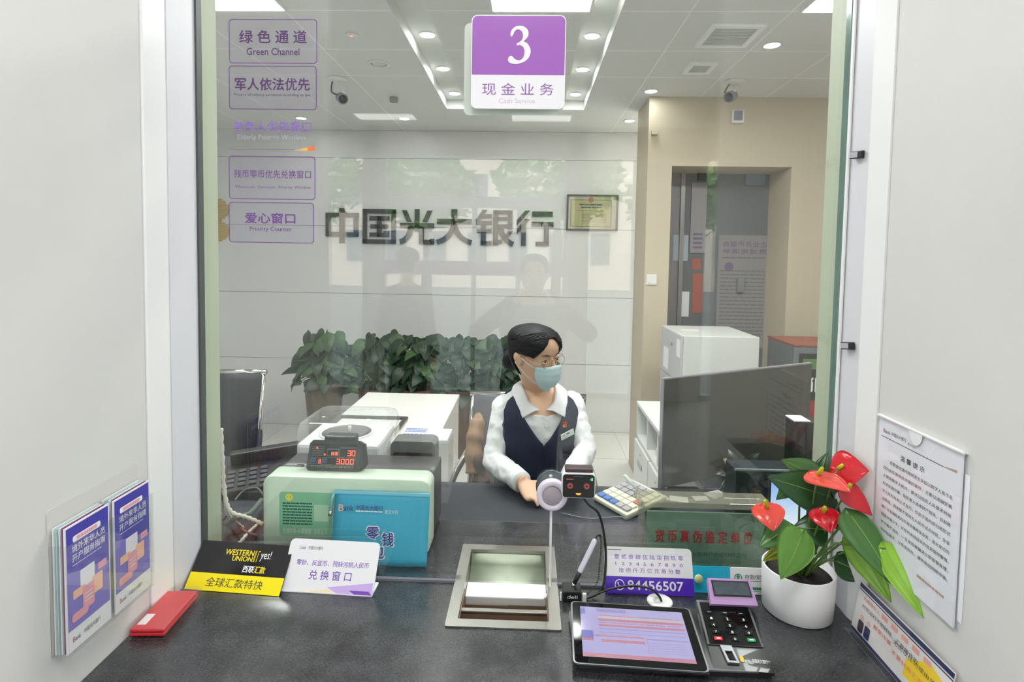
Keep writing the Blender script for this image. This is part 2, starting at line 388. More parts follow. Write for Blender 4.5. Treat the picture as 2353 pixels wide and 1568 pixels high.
for k, (a, b, tr) in enumerate(((-5.2, -3.4, 0), (-2.36, -1.84, 0), (-1.66, .42, 1), (.62, 1.18, 0), (1.9, 5.2, 0))):
    mb = MB(); mb.box(a, b, LY-.11, LY-.1, .02, 2.68, M_store); w = struct('window_%d' % (k+3), mb)
    fb = MB(); fb.box(a, a+.04, LY-.13, LY-.07, 0, 2.68, M_alu); fb.box(b-.04, b, LY-.13, LY-.07, 0, 2.68, M_alu); fb.box(a, b, LY-.13, LY-.07, 0, .06, M_alu)
    if tr:
        fb.box(a, b, LY-.14, LY-.06, 2.12, 2.24, M_alu)
        for x in (-1.12, -.62, -.12): fb.box(x-.025, x+.025, LY-.13, LY-.07, .06, 2.12, M_alu)
    fb.build('window_frame', w)
    if tr:
        sb = MB(); sb.box(a+.04, b-.04, LY-.099, LY-.097, 1.36, 1.52, mat('purple_door_strip', (196, 120, 200), .5)); sb.build('purple_strip', w)
# street outside
M_pave = mat('paving', (112, 112, 112), .8, noise=.05, nscale=2)
mb = MB(); mb.box(-40, 40, -60, -5.0, -.12, -.05, M_pave); struct('ground_street', mb)

def blob_tree(x, y, h, r, label, seed):
    rn = random.Random(seed); t = thing('street_tree', (x, y, -.05), label, 'tree', 'trees across the street')
    tb = MB(); tb.tube([(x, y, -.05), (x+.05, y, h*.35), (x-.04, y+.1, h*.7)], [.14, .11, .06], mat('tree_bark', (96, 82, 66), .9), 8); tb.build('trunk', t)
    lb = MB(); ml = [mat('street_leaf_a', (126, 158, 92), .6), mat('street_leaf_b', (156, 184, 116), .6)]
    for i in range(900):
        u = V((rn.gauss(0, 1), rn.gauss(0, 1), rn.gauss(0, 1))).normalized()*r*(.55+.45*rn.random())
        c = V((x+u.x, y+u.y*.7, h*.68+u.z*.75)); s = rn.uniform(.12, .26)
        a = V((rn.gauss(0, 1), rn.gauss(0, 1), rn.gauss(0, .6))).normalized(); b = a.orthogonal().normalized()
        lb.add([c-a*s, c+b*s*.5, c+a*s, c-b*s*.5], [(0, 1, 2, 3)], ml[i % 2])
    lb.build('foliage', t)
for i, (x, h, r, l) in enumerate(((-6.2, 5.2, 1.9, 'leafy street tree, leftmost of the row reflected in the glass'), (-2.9, 4.9, 1.5, 'leafy street tree reflected in the pane beside the purple stickers'),
        (.7, 5.4, 1.75, 'broad leafy street tree reflected above the wall lettering'), (4.1, 4.7, 1.5, 'leafy street tree reflected beside the framed certificate'))):
    blob_tree(x, -13.5-(i % 2)*.6, h, r, l, 20+i)
M_facade = mat('pink_facade', (238, 212, 198), .8, noise=.03, nscale=1.); M_win = mat('facade_window', (90, 100, 112), .2)
bd = thing('street_building', (0, -26, -.05), 'pink street building reflected in the teller glass above the lettering', 'building')
mb = MB(); mb.box(-14, 13, -34, -26, -.05, 12, M_facade); mb.build('facade', bd)
wp = None
for i in range(13):
    for j in range(4):
        if wp is None:
            mb = MB(); mb.box(-13, -12.1, -25.99, -25.9, 1.2, 2.7, M_win); wp = mb.build('facade_window', bd)
        else:
            w = copy_tree(wp, bd); w.location = (i*2.0, 0, j*2.8)
# ---------------------------------------------------------------- lamps
def ceiling_lamp(x0, x1, y0, y1, z, m, label, group):
    t = thing('ceiling_light', ((x0+x1)/2, (y0+y1)/2, z), label, 'light', group)
    mb = MB(); F = Frame((0, 0, z), (1, 0, 0), (0, -1, 0))      # faces down
    mb.ring(F, [(x0-.012, -y1-.012), (x1+.012, -y1-.012), (x1+.012, -y0+.012), (x0-.012, -y0+.012)], [(x0, -y1), (x1, -y1), (x1, -y0), (x0, -y0)], .0, .006, M_trim); mb.build('frame', t)
    mb = MB(); mb.box(x0, x1, y0, y1, z-.004, z-.0005, m); mb.build('diffuser', t)
    return t
y1 = 1.205
ceiling_lamp(-1.56, -1.128, .77, y1, CZ, M_lum, 'square ceiling light panel above the purple window stickers', 'ceiling light panels')
ceiling_lamp(-.182, .249, .77, y1, CZ, M_lum, 'square ceiling light panel above the number three sign', 'ceiling light panels')
ceiling_lamp(1.185, 1.57, .77, y1, CZ, M_lum, 'square ceiling light panel at the right edge of the teller glass', 'ceiling light panels')
# the lobby's own panels, behind the camera
for x, y in ((-1.9, -1.35), (-.1, -1.35), (1.7, -1.35), (-3.7, -1.35), (3.5, -1.35), (-5.0, -3.0), (5.0, -3.0), (-1.5, -4.4), (.1, -4.4), (-3.3, -4.4), (3.0, -4.4)):
    ceiling_lamp(x-.3, x+.3, y-.3 if y > -4 else y-.13, y+.3 if y > -4 else y+.13, LZ, M_lumlob if y > -4 else M_lumdim, 'square ceiling light panel of the customer lobby', 'lobby light panels')
def downlight(p, label, group, proto=[]):
    if not proto:
        t = thing('downlight', p, label, 'light', group); o = V(p)
        mb = MB(); mb.lathe([(.047, 0), (.049, -.004), (.040, -.006), (.037, -.002)], M_trim, o, n=24); mb.build('trim_ring', t)
        mb = MB(); mb.lathe([(.0375, -.0035), (.0001, -.0036)], M_down, o, n=24, smooth=False); mb.build('lens', t)
        proto.append(t); return t
    t = copy_tree(proto[0]); t.location = p; t['label'] = label; t['group'] = group; return t
zt = CZ+.07
names = ('nearest the teller glass', 'middle of the three', 'farthest from the glass')
for side, pts in (('left', ((977, 79), (1014, 157), (1040, 214))), ('right', ((1363, 82), (1341, 159), (1324, 216)))):
    for n, p in zip(names, pts):
        q = Pz(*p, zt); q.x = (lx0+lx1)/2-.002 if side == 'left' else (rx0+rx1)/2
        downlight(q, 'round downlight in the %s ceiling slot, %s' % (side, n), 'downlights in the ceiling slots')
for p, l in (((1496, 209), 'round downlight beside the beige wall corner'), ((692, 271), 'round downlight above the elderly priority sticker'), ((929, 272), 'round downlight near the back wall, left of the sign'),
             ((1447, 277), 'round downlight near the back wall, right of the sign'), ((1185, 262), 'round downlight just under the number three sign'), ((1774, 103), 'round downlight beside the large ceiling vent')):
    downlight(Pz(*p, CZ), l, 'downlights in the flat ceiling')
# ---------------------------------------------------------------- on the counter, lobby side
# cash tray sunk in the counter
t = thing('cash_tray', (-.043, 0, CT), 'stainless steel cash tray sunk in the counter, passing under the glass', 'tray')
F = Frame((0, 0, CT), (1, 0, 0), (0, 1, 0))
mb = MB(); mb.ring(F, rrect(-.171, -.175, .085, .172, .004), rrect(-.147, -.149, .060, .147, .003), .0003, .004, M_steel)
mb.ring(F, rrect(-.147, -.149, .060, .147, .003), rrect(-.1455, -.1475, .0585, .1455, .003), -.06, .003, M_steel); mb.build('rim', t)
M_basin = mat('tray_basin_steel', (182, 190, 172), .55, metal=.3); M_basinw = mat('tray_plate_white', (226, 228, 228), .35, metal=.1); M_pit = mat('tray_pit_brown', (124, 102, 84), .45)
mb = MB(); n = 12                                            # rounded basin on the teller's side
ya0 = Pz(1160, 1341, CT-.035).y
prof = [(.144, -.006), (.135, -.03), (.11, -.052), (.07, -.064), (.03, -.066), (ya0+.012, -.058), (ya0, -.040)]
mb.loft([[V((-.1445, y, CT+z)), V((.0575, y, CT+z)), V((.0575, y, CT+z-.003)), V((-.1445, y, CT+z-.003))] for y, z in prof], M_basin, True); mb.build('basin', t)
yz = lambda py, z: Pz(1160, py, CT+z).y
ya, yb = yz(1341, -.035), yz(1371, -.035)
mb = MB(); mb.box(-.1445, .0575, yb, ya, CT-.041, CT-.035, M_basinw); mb.box(-.1445, .0575, yb-.009, yb, CT-.054, CT-.032, M_basinw, .003); mb.build('sill_plate', t)
yc0, yc1 = yz(1407, -.013), yz(1399, -.013)
mb = MB(); mb.box(-.1455, .0585, yc0, yc1, CT-.021, CT-.013, M_steel, .002); mb.build('cross_bar', t)
mb = MB()
mb.box(-.1450, .0580, -.147, yb-.010, CT-.115, CT-.112, M_pit); mb.box(-.1455, -.1435, -.147, yb-.010, CT-.115, CT-.012, M_pit); mb.box(.0565, .0585, -.147, yb-.010, CT-.115, CT-.012, M_pit)
mb.box(-.1455, .0585, yb-.0095, yb-.008, CT-.115, CT-.054, M_pit); mb.box(-.1455, .0585, -.1475, -.1455, CT-.115, CT-.01, M_pit); mb.box(-.1450, .0580, yc0+.001, yc1+.001, CT-.112, CT-.021, M_pit); mb.build('front_pit', t)

# helper for leaning plates
def plate(mb, F, w, h, c, m, r=.0, bev=0.):
    mb.prism(F, rrect(0, 0, w, h, r), -c, 0, m)

# western style black and yellow tent sign
bl, br = Pz(423, 1354, CT+.001), Pz(641, 1371, CT+.001); tl = V((bl.x+.006, bl.y+.075, CT+.083))
F, w, h = fr3(bl, br, tl)
M_bk = mat('sign_black', (30, 28, 30), .12); M_yel = mat('sign_yellow', (246, 226, 10), .3); M_yt = mat('print_yellow', (240, 214, 30), .5); M_wt = mat('print_white', (236, 236, 238), .5)
t = thing('tent_sign', (bl+br)/2, 'black and yellow remittance tent sign standing beside the white sign', 'sign')
mb = MB(); plate(mb, F, w, h, .003, M_bk); mb.build('front_plate', t)
mb = MB(); mb.add([F.at(0, h, -.003), F.at(w, h, -.003), F.at(w, h, -.006), F.at(0, h, -.006)] + [V((p.x, p.y, CT+.0005)) for p in (F.at(0, h, -.003)+V((0, .02, 0)), F.at(w, h, -.003)+V((0, .02, 0)), F.at(w, h, -.006)+V((0, .02, 0)), F.at(0, h, -.006)+V((0, .02, 0)))],
       [(0, 1, 5, 4), (3, 2, 6, 7), (0, 3, 7, 4), (1, 2, 6, 5), (0, 1, 2, 3), (4, 5, 6, 7)], M_bk); mb.build('rear_plate', t)
mb = MB(); mb.rect(F, .0, .0, w, h*.345, .0004, M_yel); mb.build('yellow_band', t)
mb = MB()
mb.text(F, 'WESTERN', w*.29, h*.735, w*.60, h*.85, M_yt, bold=.03); mb.text(F, 'UNION', w*.385, h*.62, w*.60, h*.72, M_yt, bold=.03)
for a in (.612, .622, .645): mb.rect(F, w*a, h*.62, w*(a+.005), h*.85, .0006, M_yt)
mb.rect(F, w*.645, h*.83, w*.665, h*.85, .0006, M_yt)
mb.text(F, 'yes!', w*.68, h*.64, w*.79, h*.86, M_wt)
mb.text(F, '西联', w*.535, h*.40, w*.655, h*.54, M_wt, bold=.02); mb.text(F, '汇款', w*.66, h*.40, w*.775, h*.54, M_yt, bold=.02)
mb.text(F, '全球汇款特快', w*.20, h*.085, w*.80, h*.265, M_ink, c=.0009); mb.build('lettering', t)

# white exchange counter sign with an L foot
bl, br = Pz(643, 1359, CT+.001), Pz(856, 1372, CT+.001); tl = V((bl.x+.003, bl.y+.062, CT+.100)); F, w, h = fr3(bl, br, tl)
M_sw = mat('sign_white', (238, 236, 240), .3); M_pp = mat('print_purple', (140, 88, 196), .5); M_pd = mat('print_deep_purple', (122, 70, 186), .5); M_lil = mat('print_lilac', (206, 176, 236), .5); M_cream = mat('print_cream', (250, 224, 180), .5)
t = thing('table_sign', (bl+br)/2, 'white banknote exchange sign with purple lettering and a folded foot', 'sign')
mb = MB(); plate(mb, F, w, h, .003, M_sw, .012); mb.build('front_plate', t)
mb = MB(); x0, x1 = bl.x+.002, br.x-.002
mb.prism(Frame((0, 0, CT), (1, 0, 0), (0, 1, 0)), [(x0, bl.y), (x1, br.y), (br.x+.0, br.y+.055), (x0+.004, bl.y+.055)], .0003, .003, M_sw); mb.build('foot', t)
mb = MB()
mb.poly(F, [(w*.12, .001), (w*.62, .001), (w*.50, h*.075), (w*.40, h*.05)], .0004, M_cream); mb.poly(F, [(w*.62, .001), (w*.985, .001), (w*.985, h*.24), (w*.50, h*.12)], .0005, M_lil)
mb.poly(F, [(w*.80, .002), (w*.985, .002), (w*.95, h*.085), (w*.74, h*.085)], .0007, M_pd); mb.build('printed_band', t)
mb = MB()
mb2 = MB(); mb2.text(F, 'B', w*.115, h*.80, w*.137, h*.865, mat('print_peach', (236, 180, 160), .5)); mb2.text(F, 'ank', w*.142, h*.80, w*.185, h*.862, M_pp); mb2.text(F, '中国光大银行', w*.215, h*.80, w*.375, h*.865, M_ink); mb2.build('logo', t)
mb.text(F, '零钞、反宣币、残缺污损人民币', w*.115, h*.50, w*.91, h*.605, M_pp, bold=.006); mb.text(F, '兑 换 窗 口', w*.28, h*.245, w*.74, h*.42, M_pd, bold=.006); mb.build('lettering', t)

# red passbook case in a clear sleeve
a, b, c, d = Pz(280, 1466, CT+.004), Pz(372, 1468, CT+.004), Pz(458, 1368, CT+.004), Pz(360, 1358, CT+.004)
u = (c-b); u.z = 0; u.normalize(); s = V((u.y, -u.x, 0)); L = (c-b).length; W = .082
o = b - s*W; o.z = CT
if o.x < XL+.004: o.x = XL+.004
F = Frame(o, s, u)
t = thing('passbook_case', (o+s*W/2+u*L/2), 'red passbook in a clear plastic case lying against the grey side wall', 'passbook case')
M_red = mat('red_leather', (206, 44, 56), .35, noise=.06, nscale=90)
mb = MB(); mb.fbox(F, .004, .006, W-.005, L-.006, .004, .013, M_red, .003); mb.fbox(F, .006, .004, W-.006, L-.008, .014, .021, M_red, .003); mb.build('passbook', t)
mb = MB(); mb.fbox(F, .012, .020, .030, .055, .0211, .0216, M_sw); mb.build('paper_label', t)
M_sleeve = clear_mat('clear_sleeve', (253, 252, 252), .03, .5, .01)
mb = MB(); mb.fbox(F, 0, 0, W, L, .0006, .0028, M_sleeve, .001); mb.fbox(F, 0, 0, W, L, .0232, .0248, M_sleeve, .0008); mb.fbox(F, W-.0015, 0, W, L, .0028, .0232, M_sleeve); mb.fbox(F, 0, L-.0015, W, L, .0028, .0232, M_sleeve); mb.build('clear_case', t)

# brochure pocket on the left wing wall and the brochures in it
X0 = XL
def wl(px, py): p = Px(px, py, X0); return p
tb, tf = wl(310, 1072), wl(102, 1170); bb, bf = wl(322, 1345), wl(118, 1505)
ya, yb = (tf.y+bf.y)/2, (tb.y+bb.y)/2; za, zb = (bf.z+bb.z)/2, (tf.z+tb.z)/2
F = Frame((X0, ya, za), (0, 1, 0), (0, 0, 1)); W, H = yb-ya, zb-za; D = .034
t = thing('brochure_pocket', (X0, (ya+yb)/2, za), 'clear brochure pocket fixed to the grey side wall left of the window', 'brochure holder')
M_pocket = clear_mat('pocket_acrylic', (252, 252, 252), .03, .5, .02); M_pback = mat('pocket_back', (206, 203, 200), .4)
mb = MB(); mb.prism(F, rrect(0, 0, W, H, .008), .0005, .002, M_pback); mb.build('back_plate', t)
mb = MB(); mb.fbox(F, 0, 0, W, H*.76, D, D+.002, M_pocket); mb.fbox(F, 0, 0, W, .002, .002, D, M_pocket); mb.fbox(F, 0, .002, .002, H*.76, .002, D, M_pocket); mb.fbox(F, W-.002, .002, W, H*.76, .002, D, M_pocket); mb.build('front_cover', t)
mb = MB(); mb.fbox(F, W/2-.001, .002, W/2+.001, H*.76, .002, D, M_pocket); mb.build('divider', t)
M_vio = mat('flyer_violet', (70, 58, 166), .35); M_vio2 = mat('flyer_light_violet', (128, 118, 196), .35); M_pk = mat('flyer_pink', (226, 160, 170), .4); M_or = mat('flyer_orange', (240, 190, 160), .4); M_pw = mat('flyer_white', (232, 230, 232), .35); M_pl = mat('flyer_plum', (120, 40, 110), .4); M_tq = mat('flyer_teal', (170, 205, 205), .4)
def flyer(a0, a1, c, art, label, back=None):
    ft = thing('brochure', F.at((a0+a1)/2, .003, c), label, 'brochure', 'account opening brochures' if art else 'brochures tucked behind')
    w = a1-a0; h = H*.86; f = Frame(F.at(a0, .003, c), F.u, F.v)
    mb = MB(); mb.fbox(f, 0, 0, w, h, 0, .0022, M_pw if not back else back); mb.build('sheets', ft)
    if art:
        mb = MB(); mb.rect(f, .003, h*.17, w-.003, h-.003, .0026, M_vio); mb.poly(f, [(.003, h*.17), (w-.003, h*.17), (w-.003, h*.52), (.003, h*.64)], .0028, M_vio2); mb.build('cover_print', ft)
        mb = MB()                                             # a plain cluster of paper-like blocks
        mb.rect(f, w*.30, h*.44, w*.62, h*.60, .0031, M_pw, .002); mb.rect(f, w*.14, h*.40, w*.40, h*.47, .0033, M_or, .002); mb.rect(f, w*.34, h*.26, w*.60, h*.45, .0035, M_pk, .003); mb.rect(f, w*.56, h*.33, w*.80, h*.48, .0032, M_or, .002); mb.rect(f, w*.70, h*.50, w*.90, h*.56, .0034, M_pk, .001); mb.rect(f, w*.10, h*.22, w*.46, h*.29, .0034, M_pk, .006)
        for k in range(3): mb.rect(f, w*.38, h*(.38-.03*k), w*.56, h*(.387-.03*k), .0038, M_pw)
        mb.build('cover_picture', ft)
        mb = MB(); mb.rect(f, w*.16, h*.855, w*.78, h*.905, .003, M_pw, .004); mb.bars(f, w*.24, h*.863, w*.70, h*.897, 1, M_pk, .0034, .8)
        mb.text(f, '境外来华人员', w*.14, h*.775, w*.88, h*.835, M_pw, .0031, .015); mb.text(f, '开户服务指南', w*.14, h*.70, w*.88, h*.76, M_pw, .0031, .015); mb.bars(f, w*.14, h*.665, w*.8, h*.685, 1, M_pw, .0031, .3)
        mb2 = MB(); mb2.text(f, 'B', w*.12, h*.065, w*.17, h*.105, mat('print_red', (196, 60, 60), .5), .0026); mb2.text(f, 'ank', w*.175, h*.065, w*.29, h*.1, M_ink, .0026); mb2.text(f, '中国光大银行', w*.36, h*.065, w*.74, h*.105, M_ink, .0026); mb2.build('logo', ft); mb.build('lettering', ft)
    return ft
m = W/2
flyer(.004, m-.004, .026, True, 'violet brochure nearer the viewer in the wall pocket'); flyer(m+.004, W-.004, .028, True, 'violet brochure farther in, next to the window jamb')
for a0, a1, cs, l in ((.004, m-.006, (.006, .011, .016, .021), 'plain brochure tucked behind the nearer violet one'), (m+.006, W-.006, (.006, .012, .018, .0235), 'plain brochure tucked behind the farther violet one')):
    for i, c in enumerate(cs): flyer(a0-.0+.001*i, a1-.001*i, c, False, l, (M_pw, M_tq, M_pw, M_pl)[i])
# notices on the right wing wall
XRW = XR
def wr(px, py): return Px(px, py, XRW)
tl, tr, br, = wr(2025, 952), wr(2232, 1042), wr(2195, 1448)
yl, yr = tl.y, (tr.y+br.y)/2; zt_, zb_ = (tl.z+tr.z)/2, br.z
F = Frame((XRW, yl, zb_), (0, -1, 0), (0, 0, 1)); W, H = yl-yr, zt_-zb_
M_paper = mat('notice_paper', (236, 236, 240), .55); M_tan = mat('print_tan', (196, 160, 140), .6)
t = thing('wall_notice', (XRW, (yl+yr)/2, zb_), 'tall white warm reminder notice in a clear holder on the right side wall', 'notice')
mb = MB(); mb.fbox(F, .003, .003, W-.004, H-.004, .003, .0042, M_paper); mb.build('paper', t)
M_holder = clear_mat('holder_acrylic', (253, 253, 254), .025, .4, .01)
mb = MB(); mb.fbox(F, 0, 0, W, H, .0005, .0025, M_holder); mb.fbox(F, 0, 0, W, H, .006, .0075, M_holder); mb.fbox(F, -.001, H-.004, W+.001, H, .0005, .0085, M_trim, .001); mb.fbox(F, W-.003, 0, W+.001, H, .0005, .0075, M_holder); mb.prism(F, [(W*.5+.018*math.cos(PI+PI*i/14), H-.004+.024*math.sin(PI+PI*i/14)) for i in range(15)], .0076, .0079, mat('notch', (228, 228, 232), .4)); mb.build('clear_holder', t)
mb = MB()
mb.text(F, 'B', W*.075, H*.893, W*.10, H*.918, mat('print_red', (196, 60, 60), .5), .0046); mb.text(F, 'ank', W*.105, H*.893, W*.165, H*.915, M_ink, .0046); mb.text(F, '中国光大银行', W*.185, H*.893, W*.37, H*.918, M_ink, .0046); mb.text(F, '武汉分行', W*.39, H*.885, W*.49, H*.902, M_ink, .0046)
mb.rect(F, W*.05, H*.862, W*.80, H*.866, .0046, M_ink); mb.poly(F, [(W*.78, H*.864), (W*.93, H*.866), (W*.93, H*.882)], .0047, M_tan)
mb.text(F, '温 馨 提 示', W*.31, H*.765, W*.60, H*.80, M_ink, .0046, .012)
LINES = ('近期湖北境内频频发生多起以数字人民币名', '目为由实施电信诈骗的案件，主要以诱骗受害', '人使用数字人民币，要求以指定人民要求转账', '形式实施诈骗，给受害人造成财产损失，目前数', '字人民币尚未正式发行，仅处于国内部分地区试', '点阶段，我省暂不使用为人民币试点地区，全省', '银行业金融机构均不得开展相关业务，请大家切勿', '轻信诈骗分子，对任何未经核实的信息保持警惕，', '不下载不点击，一旦发现被骗请立即报警处理，', '守好钱袋子，以免受损失，谨防电信网络诈骗。')
for i, l in enumerate(LINES):
    b = H*(.715-i*.052); mb.text(F, l, W*(.18 if i == 0 else .10), b-H*.011, W*.90, b+H*.012, M_ink, .0046)
mb.bars(F, W*.58, H*.12, W*.88, H*.15, 1, M_tan, .0046, .5); mb.build('lettering', t)
mb = MB(); mb.fbox(F, W-.002, .02, W+.008, H*.88, .0005, .0016, M_paper); mb.build('curled_sheet', t)

# lower notice standing on the counter against the wall
ya, yb = wr(1990, 1340).y, wr(2178, 1465).y-.02; z1 = CT+.125
F = Frame((XRW-.030, ya, CT+.001), (0, -1, 0), (.16, 0, 1)); W = ya-yb+.02; H = .115
M_navy = mat('print_navy', (36, 44, 92), .5); M_salmon = mat('print_salmon', (240, 170, 160), .5); M_ora = mat('print_orange', (238, 120, 90), .5); M_noty = mat('print_note_yellow', (250, 214, 40), .5); M_cr = mat('notice_cream', (236, 230, 226), .45)
t = thing('counter_notice', (XRW-.03, (ya+yb)/2, CT), 'cream fraud warning card in a clear stand under the tall notice', 'notice')
mb = MB(); mb.fbox(F, .002, .003, W-.002, H-.002, -.0012, 0, M_cr); mb.build('card', t)
mb = MB(); mb.fbox(F, 0, 0, W, H, .0012, .0030, M_holder); mb.fbox(F, 0, 0, W, H, -.004, -.0022, M_holder); mb.fbox(F, 0, 0, W, .0014, -.004, .016, M_holder); mb.build('clear_stand', t)
mb = MB(); mb.rect(F, .003, H*.885, W-.003, H*.965, .0004, M_navy); mb.rect(F, .003, H*.84, W-.003, H*.86, .0004, M_navy); mb.rect(F, .003, .004, W-.003, H*.10, .0004, M_navy); mb.poly(F, [(W*.60, H*.22), (W*.97, H*.22), (W*.97, H*.66), (W*.80, H*.78), (W*.60, H*.50)], .0004, M_noty); mb.build('printed_bands', t)
mb = MB()
for k in range(5): mb.rect(F, W*(.30+.11*k), H*.715, W*(.37+.11*k), H*.80, .0005, M_salmon, .002)
mb.text(F, '凡是陌生人', W*.08, H*.72, W*.28, H*.79, M_ora, .0006); mb.text(F, '对您进行不明转账、汇款操作的', W*.08, H*.57, W*.70, H*.645, M_ink, .0006); mb.text(F, '都是诈骗', W*.24, H*.43, W*.44, H*.505, M_ora, .0006); mb.text(F, '无论以任何理由关注', W*.46, H*.52, W*.92, H*.60, M_ink, .0006); mb.text(F, '不要轻易汇款', W*.46, H*.34, W*.78, H*.42, M_ora, .0006)
mb.build('lettering', t)
mb = MB()                                                    # two small printed figures
for k, (a, m) in enumerate(((.11, M_ink), (.19, M_navy))):
    mb.poly(F, circ(W*a, H*.40, .006, 16), .0006, mat('print_skin', (236, 196, 170), .6)); mb.poly(F, rrect(W*a-.009, H*.12, W*a+.009, H*.34, .004), .0006, m)
mb.build('printed_figures', t)

# potted red flower
M_pot = mat('white_ceramic_pot', (244, 241, 243), .3); M_soil = mat('potting_soil', (40, 32, 28), .95, bump=.6, bscale=300)
pb = Pz(1866, 1452, CT); po = V((pb.x+.003, pb.y+.078, CT)); PR = .0785
PH = .105
pot = thing('anthurium', po, 'red flowering anthurium in a round white pot at the right end of the counter', 'potted plant')
mb = MB(); mb.lathe([(PR*.90, .0005), (PR*.955, .004), (PR*.985, PH*.5), (PR, PH-.003), (PR-.002, PH), (PR-.005, PH-.002), (PR-.007, PH*.75), (.001, PH*.74)], M_pot, po, n=56); mb.build('pot', pot)
mb = MB(); mb.lathe([(PR-.0068, PH*.82), (PR*.5, PH*.85), (.001, PH*.86)], M_soil, po, n=40); mb.build('soil', pot)
def leaf_mesh(mb, base, tip, width, m, lift=.0, face=V((0, -1, .5)), notch=.16, droop=.012, n=12, vein=None, cup=.1, mv=None):
    """heart-shaped blade from BASE (stalk joint) to TIP, its upper side towards FACE"""
    base, tip = V(base), V(tip); ax = tip-base; L = ax.length; ax.normalize(); f = V(face); f = (f-ax*f.dot(ax)).normalized(); sd = ax.cross(f)
    K = 6; vs = []
    for i in range(n+1):
        t = i/n; tt = -notch + (1+notch)*t
        x = (tt+notch)/(1+notch)
        wd = width*.5*(math.sin(PI*min(1, x**.62))**.85 if x < 1 else 0)*(1.0 if x < .35 else 1-.12*(x-.35))
        for j in range(-K, K+1):
            q = j/K
            back = 0.
            if tt < 0 and abs(q) < .25: back = -tt*L*.9*(1-abs(q)/.25)
            p = base + ax*(tt*L+back) + sd*(wd*q) + f*(-cup*wd*(q*q) - droop*max(0, tt)**2 + lift*math.sin(PI*max(0, tt))+.0018*math.cos(q*9)*(1-abs(q)) - (.0025 if j == 0 else 0))
            vs.append(p)
    R = 2*K+1; fs = [(i*R+j, i*R+j+1, (i+1)*R+j+1, (i+1)*R+j) for i in range(n) for j in range(R-1)]
    N = len(vs); vs2 = [p - f*.0009 for p in vs]
    edge = [j for j in range(R)] + [i*R+R-1 for i in range(1, n+1)] + [n*R+j for j in range(R-2, -1, -1)] + [i*R for i in range(n-1, 0, -1)]
    fs2 = [tuple(N+k for k in reversed(q)) for q in fs] + [(edge[k], edge[(k+1) % len(edge)], N+edge[(k+1) % len(edge)], N+edge[k]) for k in range(len(edge))]
    mb.add(vs+vs2, fs+fs2, m, True)
    if mv is not None:
        mb.tube([base+ax*(L*s)+f*(.0004-droop*s*s+lift*math.sin(PI*s)) for s in (0, .3, .6, .9)], [.0011, .0009, .0007, .0003], mv, 5)
def leafmat(name, a, rough=.32): return mat(name, a, rough, spec=.5, noise=.12, nscale=30, bump=.12, bscale=60)
G1, G2, G3, G4 = leafmat('leaf_green', (74, 116, 58)), leafmat('leaf_deep_green', (48, 84, 46)), leafmat('leaf_bright_green', (128, 176, 40)), leafmat('leaf_mid_green', (100, 148, 62)); M_vein = mat('leaf_vein', (140, 178, 88), .45); M_stalk = mat('stalk_green', (92, 124, 56), .45)
M_spathe = mat('spathe_red', (206, 30, 44), .18, noise=.12, nscale=25, bump=.7, bscale=90, coat=.3); M_spathe2 = mat('spathe_coral', (222, 72, 60), .2, noise=.1, nscale=25, bump=.7, bscale=90, coat=.3); M_spathe3 = mat('spathe_maroon', (116, 22, 28), .3); M_spadix = mat('spadix_yellow', (190, 190, 30), .6, bump=.5, bscale=600)
crown = po + V((.0, 0, PH*.86))
def stalk(mb, to, r=.0026, sag=.03, m=None):
    to = V(to); a = crown + V(((to.x-crown.x)*.12, (to.y-crown.y)*.12, -.012)); mid = (a+to)/2 + V((0, 0, sag))
    mb.tube([a, a.lerp(mid, .6)+V((0, 0, .004)), mid, mid.lerp(to, .6)+V((0, 0, .004)), to], [r*1.2, r*1.1, r, r*.9, r*.8], m or M_stalk, 7)
yc = po.y
LV = [  # base px, tip px, width px, depths base/tip (y), material, facing
    ((1888, 1106), (1800, 1056), 74, .02, .0, G1, (0, -.8, .6)), ((1900, 1140), (1768, 1098), 92, -.02, -.05, G2, (.1, -.9, .35)), ((1838, 1096), (1786, 1150), 50, .03, .01, G1, (0, -1, .3)),
    ((1815, 1212), (1746, 1256), 64, -.05, -.08, G1, (-.2, -.8, .7)), ((1842, 1228), (1797, 1334), 92, -.09, -.125, G4, (.2, -.9, .45)), ((1893, 1218), (1822, 1212), 74, -.04, -.03, G2, (0, -.8, .6)),
    ((1806, 1258), (1755, 1288), 34, -.03, -.06, mat('leaf_yellow_green', (150, 150, 50), .4), (0, -.7, .7)), ((1925, 1292), (2000, 1330), 66, -.02, -.03, G2, (.1, -.8, .7)),
    ((1962, 1232), (2046, 1384), 74, -.07, -.16, G3, (-.5, -.8, .3)), ((1955, 1186), (2064, 1345), 96, -.10, -.19, G1, (.2, -.8, .6)), ((2036, 1262), (2120, 1418), 62, -.15, -.25, G3, (-.5, -.8, .2)),
    ((1905, 1175), (1990, 1205), 70, .02, .03, G2, (0, -.8, .6)), ((1880, 1100), (1902, 1040), 40, .05, .06, G2, (-.4, -.9, .2)), ((1846, 1244), (1880, 1275), 44, -.01, -.02, G2, (0, -.9, .4)), ((1880, 1110), (1935, 1120), 60, .02, .03, G2, (0, -.8, .6))]
for i, (b, tp, wpx, yb_, yt_, m, fc) in enumerate(LV):
    B, T = Py(*b, yc+yb_), Py(*tp, yc+yt_); wd = wpx*(B.y-EYE.y)/FPX
    lb = MB(); leaf_mesh(lb, B, T, wd, m, .004, V(fc), .13, .006 if i not in (8, 9, 10) else .012, mv=M_vein); lf = lb.build('leaf', pot)
    if i in (10,): continue
    sb = MB(); stalk(sb, B, sag=.012 if B.z > crown.z+.06 else .02); sb.build('stalk', lf)
